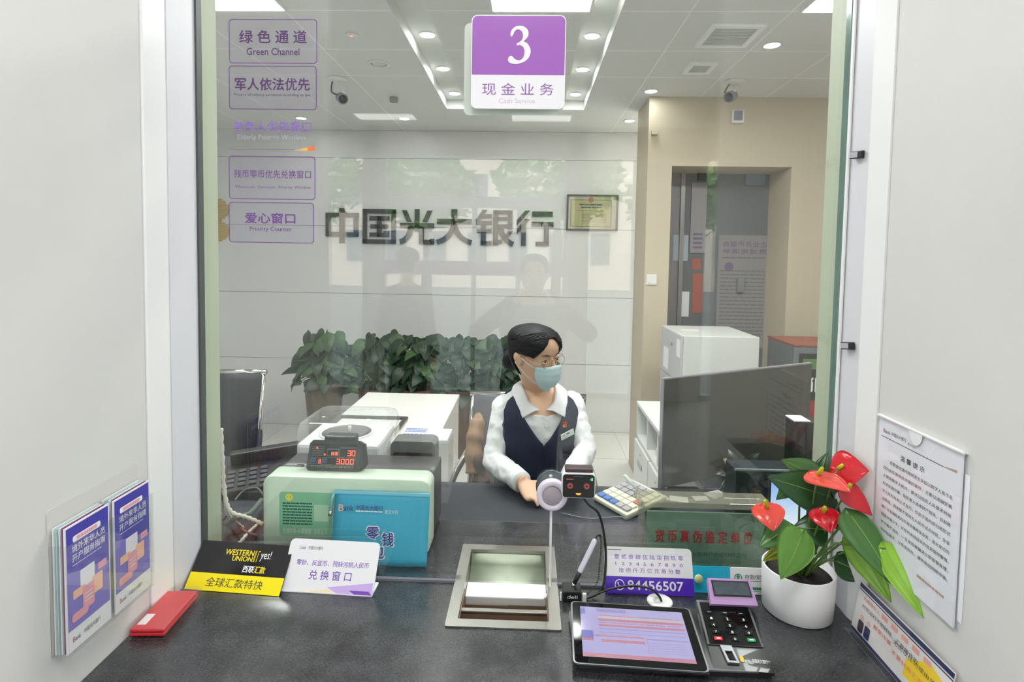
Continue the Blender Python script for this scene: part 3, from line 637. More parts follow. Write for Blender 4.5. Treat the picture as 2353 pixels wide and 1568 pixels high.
lb = MB(); q = Py(2036, 1262, yc-.15); lb.tube([crown, crown.lerp(q, .5)+V((-.01, .0, .04)), q], [.003, .0026, .002], M_stalk, 7); lb.build('stalk', lf)
FL = [  # base (spadix foot), tip, width px, y base, y tip, material, facing, spadix end px
    ((1764, 1168), (1779, 1220), 74, -.06, -.095, M_spathe2, (-.15, -.9, .55), (1758, 1150)), ((1893, 1178), (1909, 1224), 68, -.07, -.10, M_spathe, (-.2, -.9, .5), (1896, 1164)),
    ((1880, 1092), (1955, 1128), 84, -.05, -.12, M_spathe2, (.1, -.45, .9), (1891, 1074)), ((1925, 1078), (1994, 1082), 86, -.03, -.085, M_spathe, (.0, -1, .45), (1938, 1068)),
    ((1948, 1126), (2008, 1184), 74, -.075, -.10, M_spathe, (.3, -.75, .75), (1955, 1112)), ((1955, 1268), (1990, 1240), 40, -.01, .01, M_spathe3, (0, -1, .2), (1962, 1250))]
for i, (b, tp, wpx, yb_, yt_, m, fc, sp) in enumerate(FL):
    B, T = Py(*b, yc+yb_), Py(*tp, yc+yt_); wd = wpx*(B.y-EYE.y)/FPX; S = Py(*sp, yc+yb_-.012)
    lb = MB(); leaf_mesh(lb, B, T, wd, m, .003, V(fc), .30, .004, n=14, cup=.12); fl = lb.build('flower', pot)
    sb = MB(); sb.tube([B, B.lerp(S, .5), B.lerp(S, .9), S], [.0042, .0046, .004, .0012], M_spadix, 9); sb.build('spadix', fl)
    sb = MB(); stalk(sb, B, sag=.01, r=.0024); sb.build('stalk', fl)
# tablet and card reader terminal
bl, br = Pz(1322, 1540, CT+.004), Pz(1778, 1556, CT+.004); tlq = Pz(1313, 1392, CT+.03)
u = (br-bl); u.z = 0; W = u.length; u.normalize(); back = V((-u.y, u.x, 0)); DP = .215
F = Frame(bl+V((0, 0, 0)), u, back); F.o.z = CT+.0005                 # flat frame: a right, b back, c up
M_term = mat('terminal_black', (30, 30, 32), .3, coat=.2); M_termg = mat('terminal_silver_edge', (128, 130, 134), .3, metal=.7); M_scrblk = mat('terminal_glass_black', (14, 15, 17), .06)
def screen_mat():
    m = bpy.data.materials.new('form_screen'); m.use_nodes = True; b = m.node_tree.nodes['Principled BSDF']
    b.inputs['Base Color'].default_value = (*lin((60, 58, 80)), 1); b.inputs['Roughness'].default_value = .08
    b.inputs['Emission Color'].default_value = (*lin((206, 200, 246)), 1); b.inputs['Emission Strength'].default_value = .27
    return m
M_form = screen_mat()
def lit(name, rgb, e): return mat(name, (20, 20, 20), .3, emit=e, ecol=rgb)
EL = .27
t = thing('signing_terminal', F.at(W/2, DP/2), 'black signing tablet with a lit form screen and a card keypad beside it', 'terminal')
TW = W*.655
mb = MB(); mb.prism(F, rrect(0, 0, W, DP*.80, .012), .0, .010, M_term); mb.prism(F, rrect(-.001, -.001, W+.001, DP*.80, .012), .010, .013, M_termg)
A = [Pz(1319, 1528, CT+.016), Pz(1630, 1550, CT+.016), Pz(1600, 1399, CT+.033), Pz(1313, 1385, CT+.033)]
mb.add([V((p.x, p.y, CT+.0126)) for p in A]+[p-V((0, 0, .001)) for p in A], [(0, 1, 5, 4), (1, 2, 6, 5), (2, 3, 7, 6), (3, 0, 4, 7), (4, 5, 6, 7)], M_term); mb.build('housing', t)
S = Frame(A[0], A[1]-A[0], A[3]-A[0]); SW, SH = (A[1]-A[0]).length, (A[3]-A[0]).length
mb = MB(); mb.prism(S, rrect(-.002, 0, SW+.002, SH, .010), .0, .0035, M_termg); mb.prism(S, rrect(.0015, .0025, SW-.002, SH-.0025, .008), .0035, .0045, M_scrblk); tab = mb.build('tablet', t)
mb = MB(); x0, x1, y0, y1 = SW*.07, SW*.925, SH*.10, SH*.905
mb.rect(S, x0, y0, x1, y1, .0048, M_form); scr = mb.build('screen', tab)
cl = lambda a: x0+(x1-x0)*a
rw = lambda b: y1-(y1-y0)*b
M_fr, M_fb, M_fl, M_fg = lit('form_red', (222, 150, 168), EL), lit('form_blue', (150, 148, 228), EL), lit('form_pale', (222, 214, 232), EL), lit('form_grey', (176, 168, 226), EL)
mb = MB()
for b0, b1, a0, a1, m in ((.93, 1.0, 0, 1, M_fr), (.50, .66, .0, .11, M_fb), (.66, .70, .0, .11, M_fr), (.03, .16, .0, .05, M_fb), (.18, .24, .17, 1, M_fl), (.25, .29, .17, .98, M_fr), (.36, .40, .17, .98, M_fr), (.58, .605, .12, .58, M_fr), (.66, .71, .18, .58, M_fr), (.03, .10, .16, .45, M_fg), (.60, .62, .6, .98, M_fg), (.44, .455, .17, .98, M_fg), (.52, .53, .17, .98, M_fg), (.60, .88, .60, .604, M_fr)):
    mb.rect(S, cl(a0), rw(b1), cl(a1), rw(b0), .0051, m)
mb.bars(S, cl(.18), rw(.36), cl(.95), rw(.14), 3, M_fr, .0052, .22, 3); mb.bars(S, cl(.18), rw(.58), cl(.56), rw(.42), 4, M_fg, .0052, .2, 5); mb.bars(S, cl(.62), rw(.88), cl(.96), rw(.66), 5, M_fg, .0052, .15, 8); mb.build('form_print', scr)
# keypad half
K0, K1 = W*.665, W*.985
B = [Pz(1640, 1536, CT+.0135), Pz(1780, 1548, CT+.0135), Pz(1757, 1487, CT+.022), Pz(1625, 1480, CT+.022)]
mb = MB(); mb.add(B+[p-V((0, 0, .006)) for p in B], [(0, 1, 2, 3), (0, 4, 5, 1), (1, 5, 6, 2), (2, 6, 7, 3), (3, 7, 4, 0)], M_term); mb.build('front_deck', t)
Q = [Pz(1626, 1482, CT+.022), Pz(1754, 1489, CT+.022), Pz(1738, 1392, CT+.056), Pz(1638, 1388, CT+.056)]
P = Frame(Q[0], Q[1]-Q[0], Q[3]-Q[0]); PW, PHh = (Q[1]-Q[0]).length, (Q[3]-Q[0]).length
mb = MB(); mb.prism(P, [(0, 0), (PW, 0), (PW-.0, PHh), (.0, PHh)], -.010, .002, M_termg); mb.prism(P, [(.004, .001), (PW-.004, .001), (PW-.005, PHh-.006), (.005, PHh-.006)], .002, .0028, M_scrblk)
bk_ = [V((p.x, p.y, CT+.010)) for p in Q]; mb.add([p-P.n*.006 for p in Q]+bk_, [(0, 1, 2, 3), (0, 4, 5, 1), (1, 5, 6, 2), (2, 6, 7, 3), (3, 7, 4, 0), (4, 7, 6, 5)], M_term); kp = mb.build('keypad', t)
first = None
KEYS = [('', 3, 0), ('•', 3, 1), ('', 3, 2)]
for r in range(5):
    for c in range(3):
        lab = (('', '', ''), ('1', '2', '3'), ('4', '5', '6'), ('7', '8', '9'), ('', '0', ''))[r][c]
        x = PW*(.17+.30*c)+.003+.0012*(r-2); y = PHh*(.70-.145*r)
        m = M_scrblk if r < 4 or c == 1 else (mat('key_red', (226, 34, 52), .35) if c == 0 else mat('key_green', (36, 160, 80), .35))
        mb = MB(); mb.fbox(P, x-.0085, y-.0038, x+.0085, y+.0038, .0028, .0048, m, .0012, 2); k = mb.build('key', kp)
        mb = MB()
        if lab: mb.text(P, lab, x-.0022, y-.0026, x+.0022, y+.0026, M_wt, .0052, .01)
        elif r == 0: mb.rect(P, x-.004, y-.0008, x+.004, y+.0008, .0052, mat('key_grey_print', (150, 150, 154), .5))
        else: mb.rect(P, x-.004, y-.0014, x+.004, y+.0014, .0052, M_wt)
        if mb.v: mb.build('key_print', kp)
q = Frame(B[0], B[1]-B[0], B[3]-B[0]); qw = (B[1]-B[0]).length; qh = (B[3]-B[0]).length
mb = MB(); mb.ring(q, [(qw*.26, qh*.22), (qw*.46, qh*.22), (qw*.42, qh*.93), (qw*.22, qh*.93)], [(qw*.30, qh*.30), (qw*.425, qh*.30), (qw*.395, qh*.70), (qw*.27, qh*.70)], .0, .004, M_termg); mb.poly(q, [(qw*.30, qh*.30), (qw*.425, qh*.30), (qw*.395, qh*.70), (qw*.27, qh*.70)], .0008, M_scrblk); mb.build('fingerprint_reader', t)
mb = MB(); mb.prism(q, rrect(qw*.50, qh*.34, qw*.565, qh*.56, .002), .0004, .0009, mat('logo_yellow', (240, 196, 40), .4)); mb.text(q, 'ank', qw*.575, qh*.34, qw*.66, qh*.50, M_wt, .0006); mb.text(q, '中国光大银行', qw*.70, qh*.34, qw*.96, qh*.50, M_wt, .0006); mb.build('lettering', t)
# raised head with the violet collar
hb, hf = CT+.062, CT+.098
M_vcol = mat('collar_violet', (176, 140, 190), .45); M_lens = mat('reader_window', (66, 76, 84), .18, noise=.3, nscale=60)
c0, c1, c2, c3 = Pz(1633, 1390, CT+.062), Pz(1741, 1394, CT+.062), Pz(1716, 1336, CT+.096), Pz(1609, 1331, CT+.096)
G = Frame(c0, c1-c0, c3-c0); gw, gh = (c1-c0).length, (c3-c0).length
mb = MB(); mb.prism(G, [(0, 0), (gw, 0), (gw-.004, gh), (.004, gh)], -.010, .004, M_vcol); mb.prism(G, [(.010, .016), (gw-.008, .016), (gw-.010, gh-.005), (.010, gh-.005)], .004, .0055, M_dark); mb.prism(G, [(.013, .019), (gw-.011, .019), (gw-.013, gh-.008), (.013, gh-.008)], .0055, .0062, M_lens)
mb.box(min(c0.x, c3.x)+.012, max(c1.x, c2.x)-.016, c0.y+.012, c3.y-.004, CT+.0005, CT+.060, M_term, .004); mb.build('card_reader_head', t)

# pen on its stand
t = thing('desk_pen', Pz(1312, 1392, CT), 'white counter pen standing in a black weighted base with a coiled cord', 'pen')
p0, p1 = Pz(1293, 1386, CT), Pz(1336, 1386, CT); w = p1.x-p0.x
mb = MB(); mb.box(p0.x, p1.x, p0.y, p0.y+.040, CT+.0004, CT+.028, M_dark, .003); bs = mb.build('base', t)
mb = MB(); Fp = FR(p0.x, p0.y-.0001, CT); mb.text(Fp, 'deli', w*.24, .011, w*.78, .019, M_wt, .0005, .02); mb.build('lettering', bs)
mb = MB(); mb.box(p1.x+.002, p1.x+.012, p0.y+.004, p0.y+.012, CT+.0004, CT+.020, M_white, .002); mb.box(p0.x-.006, p0.x-.002, p0.y+.004, p0.y+.010, CT+.0004, CT+.022, M_white, .002); mb.build('side_tab', t)
A = V(((p0.x+p1.x)/2+.003, p0.y+.022, CT+.028)); B = Py(1370, 1236, A.y+.004)
d = (B-A)
mb = MB(); mb.tube([A-d*.02, A+d*.06], [.004, .005], M_chrome, 8); mb.tube([A+d*.06, A+d*.30], [.0055, .0062], M_dark, 10); mb.tube([A+d*.30, A+d*.32, A+d*.93, A+d*.96], [.0064, .0066, .0062, .004], mat('pen_white', (214, 214, 226), .3), 12); mb.build('pen_barrel', t)
mb = MB(); C = Py(1378, 1300, A.y+.012); E_ = Py(1345, 1365, A.y+.0)
path = [B, B+V((.006, .002, .006)), B+V((.012, .004, -.004)), B.lerp(C, .5)+V((.008, .004, 0)), C, Py(1372, 1340, A.y+.02), V((E_.x, E_.y, CT+.006)), V((p1.x-.002, p0.y+.030, CT+.012))]
def smooth_path(pts, n=6):
    P = [pts[0]]+list(pts)+[pts[-1]]; out = []
    for i in range(1, len(P)-2):
        for k in range(n):
            t_ = k/n; a_, b_, c_, d_ = P[i-1], P[i], P[i+1], P[i+2]
            out.append(.5*((2*b_)+(c_-a_)*t_+(2*a_-5*b_+4*c_-d_)*t_*t_+(3*b_-a_-3*c_+d_)*t_**3))
    return out+[V(pts[-1])]
sp = smooth_path(path, 8); co = []
for i in range(len(sp)-1):
    for k in range(6):
        w_ = 2*PI*k/6; q_ = sp[i].lerp(sp[i+1], k/6); co.append(q_ + V((math.cos(w_), .6*math.sin(w_), .5*math.cos(w_)))*.0022)
mb.tube(co, .0008, M_dark, 5); mb.build('coiled_cord', t)

# phone number sign, cyan card and deposit insurance card along the glass
bl, br = Pz(1388, 1352, CT+.001), Pz(1590, 1359, CT+.001); tl = V((bl.x+.006, bl.y+.040, CT+.097)); bl.y -= .022; br.y -= .022; tl.y -= .022
F, w, h = fr3(bl, br, tl); M_vband = mat('sign_violet_band', (84, 42, 188), .35)
t = thing('number_sign', (bl+br)/2, 'white and violet sign with Chinese numerals and a phone number, leaning by the glass', 'sign')
mb = MB(); mb.prism(F, [(0, 0), (w, 0)] + [(w-.010+.010*math.cos(a*PI/10), h-.010+.010*math.sin(a*PI/10)) for a in range(6)] + [(0, h)], -.003, 0, M_sw); mb.build('front_plate', t)
mb = MB(); mb.prism(Frame((0, 0, CT), (1, 0, 0), (0, 1, 0)), [(bl.x+.01, bl.y+.003), (br.x-.01, br.y+.003), (br.x-.01, br.y+.03), (bl.x+.01, bl.y+.03)], .0003, .003, M_sw); mb.build('foot', t)
mb = MB(); mb.rect(F, 0, 0, w, h*.37, .0004, M_vband); mb.build('violet_band', t)
mb = MB(); mb.text(F, '壹 贰 叁 肆 伍 陆 柒 捌 玖 零', w*.115, h*.74, w*.90, h*.845, M_pp); mb.text(F, '1  2  3  4  5  6  7  8  9  0', w*.125, h*.605, w*.89, h*.675, M_pp); mb.text(F, '拾 佰 仟 万 亿 元 角 分 整', w*.16, h*.455, w*.86, h*.555, M_pp)
mb.bars(F, w*.035, h*.925, w*.20, h*.95, 1, M_ink, .0006, .7)
mb.text(F, '84456507', w*.255, h*.10, w*.88, h*.29, M_wt, .0008, .03); mb.ring(F, circ(w*.165, h*.195, h*.115, 24), circ(w*.165, h*.195, h*.095, 24), .0004, .0009, M_wt)
mb.tube([F.at(w*.145, h*.245, .001), F.at(w*.150, h*.19, .001), F.at(w*.182, h*.145, .001)], [.0022, .0012, .0022], M_wt, 6); mb.build('lettering', t)
bl, br = Pz(1590, 1356, CT+.001), Pz(1676, 1361, CT+.001); bl.y = br.y = -.016; tl = bl+V((0, .012, .060)); F, w, h = fr3(bl, br, tl); M_cyan = mat('card_cyan', (38, 178, 214), .35)
t = thing('cyan_card', (bl+br)/2, 'plain cyan card standing between the number sign and the insurance card', 'card')
mb = MB(); mb.fbox(F, 0, 0, w, h, -.002, 0, M_cyan); mb.build('card', t); mb = MB(); mb.bars(F, w*.42, h*.13, w*.96, h*.19, 1, M_wt, .0005, .6); mb.build('lettering', t)
bl, br = Pz(1677, 1361, CT+.001), Pz(1764, 1362, CT+.001); bl.y = br.y = -.017; tl = bl+V((0, .012, .060)); F, w, h = fr3(bl, br, tl); M_grn = mat('print_green', (40, 146, 100), .5)
t = thing('insurance_card', (bl+br)/2, 'white deposit insurance card with a green arrow emblem by the glass', 'card')
mb = MB(); mb.prism(F, rrect(0, 0, w, h, .004), -.0025, 0, M_sw); mb.build('card', t)
mb = MB(); mb.text(F, '存款保险', w*.37, h*.57, w*.90, h*.75, M_ink); mb.bars(F, w*.37, h*.48, w*.90, h*.53, 1, M_ink, .0005, .5); mb.rect(F, w*.05, h*.175, w*.97, h*.275, .0005, M_grn); mb.bars(F, w*.40, h*.10, w*.93, h*.14, 1, M_ink, .0005, .3); mb.build('lettering', t)
mb = MB(); mb.ring(F, circ(w*.20, h*.62, .0095, 20), circ(w*.20, h*.62, .0072, 20), .0003, .0008, M_grn); mb.poly(F, [(w*.20, h*.75), (w*.26, h*.64), (w*.225, h*.64), (w*.225, h*.52), (w*.175, h*.52), (w*.175, h*.64), (w*.14, h*.64)], .0007, M_grn); mb.build('emblem', t)
t = tag(None or (lambda: (lambda m: (m.lathe([(.0001, .0), (.0098, .0), (.0102, .002), (.0095, .004), (.0001, .0045)], mat('sticker_pale_yellow', (206, 208, 150), .5), Py(1605, 1330, -.026), (0, -1, .1), 24), m.build('round_sticker'))[1])(MB()))(), 'round pale yellow sticker on the cyan card edge', 'sticker')
# cable grommet and cables
gp = Pz(1516, 1384, CT)
t = thing('cable_grommet', gp, 'white round cable grommet in the counter behind the tablet', 'grommet')
mb = MB(); mb.lathe([(.030, .0004), (.030, .003), (.026, .005), (.012, .005), (.012, .002)], M_white, gp, n=32); mb.build('ring', t)
mb = MB(); pts = [V((p1.x+.006, p0.y+.02, CT+.003)), Pz(1352, 1374, CT+.006), Py(1400, 1355, gp.y+.01), Py(1450, 1347, gp.y+.01), Py(1490, 1352, gp.y), Py(1512, 1368, gp.y), V((gp.x+.004, gp.y, CT+.002))]
mb.tube(smooth_path(pts), .0028, M_dark, 8); tag(mb.build('black_cable'), 'black cable arching over to the white grommet behind the tablet', 'cable')
# ---------------------------------------------------------------- fixed to the glass
def gp_(px, py): return Py(px, py, 0)
# number three sign: front board on the lobby face, back board on the inner face
tl, br = Py(1084, 34, -.006), Py(1297, 251, -.006); w, h = br.x-tl.x, tl.z-br.z
F = FR(tl.x, -.001, br.z)
M_acr = mat('sign_acrylic_white', (240, 236, 242), .2); M_acp = mat('sign_acrylic_purple', (166, 104, 190), .15)
t = thing('counter_number_sign', (tl.x+w/2, -.001, br.z), 'purple and white sign with a large 3, fixed to the glass at top centre', 'sign')
mb = MB(); mb.prism(F, rrect(0, 0, w, h, .014), .0, .005, M_acr); mb.build('front_board', t)
mb = MB(); top = [p for p in rrect(.002, .002, w-.002, h-.002, .013)]; top = [(a, max(b, h*.362)) for a, b in top]; mb.poly(F, top, .0053, M_acp); mb.build('purple_field', t)
def curve_poly(pts, n=8):                                    # closed smooth outline
    k = len(pts); out = []
    for i in range(k):
        a, b, c, d = (V((*pts[(i+j) % k], 0)) for j in (-1, 0, 1, 2))
        for q in range(n):
            s = q/n; out.append(.5*((2*b)+(c-a)*s+(2*a-5*b+4*c-d)*s*s+(3*b-a-3*c+d)*s**3))
    return [(p.x, p.y) for p in out]
three = [(.10, .78), (.13, .72), (.20, .76), (.26, .86), (.37, .905), (.50, .86), (.56, .76), (.53, .64), (.42, .57), (.335, .535), (.35, .485), (.45, .50), (.58, .44), (.625, .33), (.60, .20), (.50, .115), (.40, .10), (.28, .135), (.16, .21), (.06, .19), (.02, .11), (.08, .04), (.22, .01), (.42, .015), (.65, .08), (.80, .19), (.855, .32), (.82, .44), (.72, .545), (.60, .60), (.70, .67), (.765, .77), (.74, .88), (.62, .965), (.44, .995), (.26, .965), (.14, .88)]
x0, x1, y0, y1 = w*.385, w*.635, h*.475, h*.885
mb = MB(); mb.prism(F, [(x0+(x1-x0)*a/.87, y0+(y1-y0)*b) for a, b in curve_poly(three, 5)], .0053, .0066, M_acr)
mb.text(F, '现 金 业 务', w*.12, h*.145, w*.88, h*.275, mat('sign_text_purple', (146, 96, 168), .5), .0056); mb.text(F, 'Cash Service', w*.30, h*.06, w*.685, h*.11, mat('sign_text_faint', (206, 190, 216), .5), .0056); mb.build('lettering', t)
q0, q1 = Py(1068, 53, .022), Py(1283, 267, .022); Fb = Frame((q1.x, .021, q1.z), (-1, 0, 0), (0, 0, 1))
mb = MB(); mb.prism(Fb, rrect(0, 0, q1.x-q0.x, q0.z-q1.z, .014), .0, .004, mat('sign_back_white', (226, 228, 224), .4)); tag(mb.build('sign_back_board'), 'grey white square board on the inner face behind the number sign', 'sign')

# clear stickers in a column
M_film = clear_mat('sticker_film', (247, 246, 250), .02, .3, .03, (225, 222, 232)); M_spur = mat('sticker_purple', (112, 66, 140), .5); M_sdark = mat('sticker_dark_purple', (88, 56, 108), .5); M_sviol = mat('sticker_violet', (140, 104, 196), .5); M_sfade = mat('sticker_faded', (176, 170, 196), .5)
def sticker(px, zh, label, texts, border=True, film=True):
    (xa, ya), (xb, yb) = px; a, b = gp_(xa, ya), gp_(xb, yb); w, h = b.x-a.x, a.z-b.z
    F = Frame((a.x, -.0006, b.z), (1, 0, 0), (0, 0, 1)); t = thing('window_sticker', (a.x+w/2, -.0006, b.z), label, 'sticker', 'purple stickers on the teller glass')
    if film: mb = MB(); mb.prism(F, rrect(0, 0, w, h, .008), 0, .0002, M_film); mb.build('film', t)
    if border: mb = MB(); mb.ring(F, rrect(0, 0, w, h, .008), rrect(.0018, .0018, w-.0018, h-.0018, .0066), .0002, .0006, M_spur); mb.build('border', t)
    mb = MB()
    for s, a0, b0, a1, b1, m, bd in texts: mb.text(F, s, w*a0, h*b0, w*a1, h*b1, m, .0005, bd)
    mb.build('lettering', t); return t, F, w, h
sticker(((526, 44), (729, 147)), 0, 'clear sticker reading Green Channel, topmost on the glass', (('绿 色 通 道', .12, .46, .88, .75, M_sdark, .022), ('Green Channel', .20, .19, .80, .35, M_sdark, .012)))
sticker(((526, 151), (728, 253)), 0, 'clear sticker on military priority, second from the top', (('军人依法优先', .07, .44, .92, .72, M_sdark, .022), ('Priority of military personnel according to law', .06, .29, .93, .37, M_sdark, .0)))
st, F, w, h = sticker(((526, 272), (727, 348)), 0, 'borderless elderly priority sticker with an orange wedge below', (('老年人优先窗口', .05, .60, .94, .92, M_sviol, .015), ('Elderly Priority Window', .10, .31, .88, .50, M_sfade, .0)), border=False, film=False)
mb = MB(); mb.rect(F, 0, h*.035, w*.75, h*.05, .0004, M_spur); mb.build('underline', st)
mb = MB(); mb.poly(F, [(w*.76, h*.02), (w*.90, h*.02), (w*.90, h*.115)], .0004, mat('wedge_yellow', (246, 190, 90), .5)); mb.poly(F, [(w*.90, h*.02), (w*.985, h*.02), (w*.985, h*.17), (w*.90, h*.115)], .0004, mat('wedge_orange', (238, 120, 66), .5)); mb.build('wedge', st)
sticker(((526, 358), (725, 460)), 0, 'clear sticker on worn coin exchange, above the priority counter sticker', (('残币零币优先兑换窗口', .06, .49, .95, .68, M_spur, .008), ('Worncoin  Zerocoin  Priority Window', .07, .235, .95, .32, M_spur, .0)))
sticker(((526, 464), (722, 560)), 0, 'clear sticker reading Priority Counter, lowest on the glass', (('爱心窗口', .19, .48, .78, .74, M_spur, .022), ('Priority Counter', .245, .26, .74, .40, M_spur, .008)))

# intercom set in the glass, with its white cable
c = gp_(1268, 1132); R_ = .0365
M_disc = mat('intercom_shell', (216, 206, 222), .4); M_mesh = mat('intercom_mesh', (178, 166, 172), .5, metal=.3, bump=.6, bscale=900); M_dome = mat('intercom_dome', (70, 84, 92), .15, spec=.6)
t = thing('intercom', V((c.x, -.001, c.z)), 'round lilac white intercom mounted on the glass in front of the teller', 'intercom')
mb = MB(); mb.lathe([(R_*1.0, .0), (R_*1.03, .010), (R_*1.03, .020), (R_*.98, .023), (R_*.72, .0235), (R_*.68, .021), (.0001, .021)], M_disc, (c.x, -.0003, c.z), (0, -1, 0), 48); mb.build('shell', t)
mb = MB(); mb.lathe([(R_*.655, .0213), (R_*.60, .0228), (.0001, .0232)], M_mesh, (c.x, -.0003, c.z), (0, -1, 0), 40); mb.build('speaker_mesh', t)
mb = MB(); mb.lathe([(R_*1.08, .0), (R_*1.05, .012), (R_*.8, .020), (.0001, .022)], M_dome, (c.x, .0203, c.z+.006), (0, 1, 0), 40); mb.build('inner_dome', t)
mb = MB(); e = V((c.x-.001, -.004, c.z-R_+.001)); f = V((c.x+.0005, -.005, CT+.002)); g = Py(1263, 1390, -.06)
mb.tube([e, V((e.x, -.005, (e.z+CT)/2)), f+V((0, 0, .012)), V((f.x, -.02, CT-.001)), V((.052, -.05, CT-.006))], .0030, mat('white_cable', (222, 216, 222), .4), 8); mb.build('cable', t)

# scanner with the smiling eyes
SY = -.064; a, b = Py(1293, 1089, SY), Py(1366, 1145, SY); w, h = b.x-a.x+.003, a.z-b.z+.004
F = FR(a.x-.0015, SY, b.z-.002); M_scw = mat('scanner_white', (232, 232, 236), .25); M_scf = mat('scanner_face', (14, 12, 16), .08)
t = thing('code_scanner', V((a.x+w/2, -.001, b.z)), 'white payment scanner with a dark face and two red ring eyes beside the intercom', 'scanner')
mb = MB(); mb.loft([[F.at(w/2+(x-w/2)*s, h/2+(y-h/2)*s, c_) for x, y in rrect(0, 0, w, h, .009, 6)] for c_, s in ((-.035, .92), (-.02, 1.0), (-.004, 1.0), (-.001, .985), (.0, .96))], M_scw); mb.build('body', t)
mb = MB(); mb.prism(F, rrect(.0022, .0022, w-.0022, h-.003, .007), .0001, .0012, M_scf); mb.build('face', t)
M_eye = mat('scanner_ring_red', (150, 76, 76), .3, emit=.12, ecol=(190, 90, 90)); M_eyed = mat('scanner_pupil', (96, 44, 48), .2, emit=.05, ecol=(140, 60, 60))
for x in (.25, .74):
    mb = MB(); mb.ring(F, circ(w*x, h*.50, .0073), circ(w*x, h*.50, .0068), .0012, .0016, M_eye); mb.ring(F, circ(w*x, h*.50, .0056), circ(w*x, h*.50, .0030), .0012, .0020, M_eye); mb.lathe([(.0030, .0), (.0001, .0012)], M_eyed, F.at(w*x, h*.5, .0012), (0, -1, 0), 20); mb.build('eye', t)
mb = MB(); mb.prism(F, [(w*.5+.0062*math.cos(PI+PI*i/12), h*.215+.0042*math.sin(PI+PI*i/12)) for i in range(13)], .0012, .0017, lit('scanner_mouth', (255, 120, 40), 1.6)); mb.build('mouth', t)
mb = MB(); mb.rect(F, w*.875, h*.72, w*.915, h*.83, .0015, lit('scanner_green', (110, 240, 120), 1.0)); mb.rect(F, w*.845, h*.74, w*.855, h*.79, .0015, lit('scanner_green', (110, 240, 120), 1.0)); mb.bars(F, w*.13, h*.74, w*.34, h*.79, 1, M_eye, .0015, .8, 4); mb.bars(F, w*.33, h*.86, w*.65, h*.885, 1, mat('scanner_grey_print', (90, 90, 140), .5), .0015, .9); mb.build('status_print', t)
mb = MB(); mb.box(F.o.x+w*.10, F.o.x+w*.93, SY+.004, -.028, F.o.z+h-.003, F.o.z+h+.0085, mat('scanner_cap', (62, 44, 48), .4), .003); mb.build('top_cap', t)
mb = MB(); mb2 = MB(); mb2.box(F.o.x+w*.42, F.o.x+w*.80, -.030, -.0002, F.o.z+h*.3, F.o.z+h*.75, M_scw, .003); mb2.build('glass_mount', t); s0 = F.at(w*.62, .001, -.02); pts = [s0, Py(1352, 1160, -.045), Py(1375, 1180, -.04), Py(1388, 1230, -.03), Py(1392, 1290, -.03), Py(1385, 1350, -.045), Pz(1362, 1372, CT+.004)]
mb.tube(smooth_path(pts), .0030, M_dark, 8); mb.build('cable', t)

# small plastic clips on the right jamb
M_clipg = mat('clip_grey', (170, 176, 182), .4)
for (px, py, tilt), l in (((1968, 356, -.12), 'small black and grey clip high on the right window jamb'), ((1947, 795, .14), 'small black and grey clip low on the right window jamb')):
    p = Py(px, py, -.052); x = .7448
    u_ = V((0, -1, tilt*.5)); F = Frame((.7455-.004, p.y, p.z), V((.06, -1, tilt)), (0, 0, 1)); F.n = F.u.cross(F.v)
    mb = MB(); mb.fbox(F, -.021, -.0085, .021, .0085, .0006, .008, M_dark, .001); tt = thing('jamb_clip', p, l, 'clip', 'clips on the right jamb'); child(mb.build('clip_body'), tt)
    mb = MB(); mb.fbox(F, -.019, -.0062, .008, .0062, .008, .0088, M_clipg); mb.build('grey_window', tt)
# ---------------------------------------------------------------- the teller's side: desk and machines
M_desk = mat('desk_pad_dark', (52, 56, 64), .45, noise=.08, nscale=30)
mb = MB(); mb.box(-.40, 1.25, .3195, .612, CT-.034, CT-.002, M_desk, .004); mb.box(.64, 1.25, .612, 1.05, CT-.034, CT-.002, M_desk, .004); dk = mb.build('teller_desk', label='dark L-shaped teller desk behind the granite counter', cat='desk')
mb = MB(); mb.box(-1.2, -.42, .3195, .80, CT-.034, CT-.002, M_desk, .004); mb.build('side_top', dk)
for x in (-1.18, -.30, 1.20):
    mb = MB(); mb.box(x, x+.025, .34, .60, 0, CT-.034, M_dgrey); mb.build('leg_panel', dk)

# white desk behind, with a clear dark tray frame on it
zt_ = CT-.03; a, b, c = Pz(845, 903, zt_), Pz(1050, 905, zt_), Pz(1020, 997, zt_)
x0, x1, y1 = (a.x-.005), (b.x+c.x)/2, (a.y+b.y)/2
M_wd = mat('white_laminate', (236, 234, 228), .25)
t = thing('white_desk', ((x0+x1)/2, 1.4, 0), 'long white desk behind the banknote counter, in front of the potted plants', 'desk')
mb = MB(); mb.box(x0, x1, .98, y1, zt_-.025, zt_, M_wd, .004); mb.build('desk_top', t)
mb = MB(); mb.box(x1-.03, x1-.004, 1.0, y1-.01, 0, zt_-.025, M_wd); mb.build('side_panel', t)
mb = MB(); mb.box(x0+.004, x0+.03, 1.0, y1-.01, 0, zt_-.025, M_wd); mb.build('side_panel', t)
mb = MB(); mb.box(x0+.03, x1-.03, y1-.05, y1-.03, .2, zt_-.025, M_wd); mb.build('modesty_panel', t)

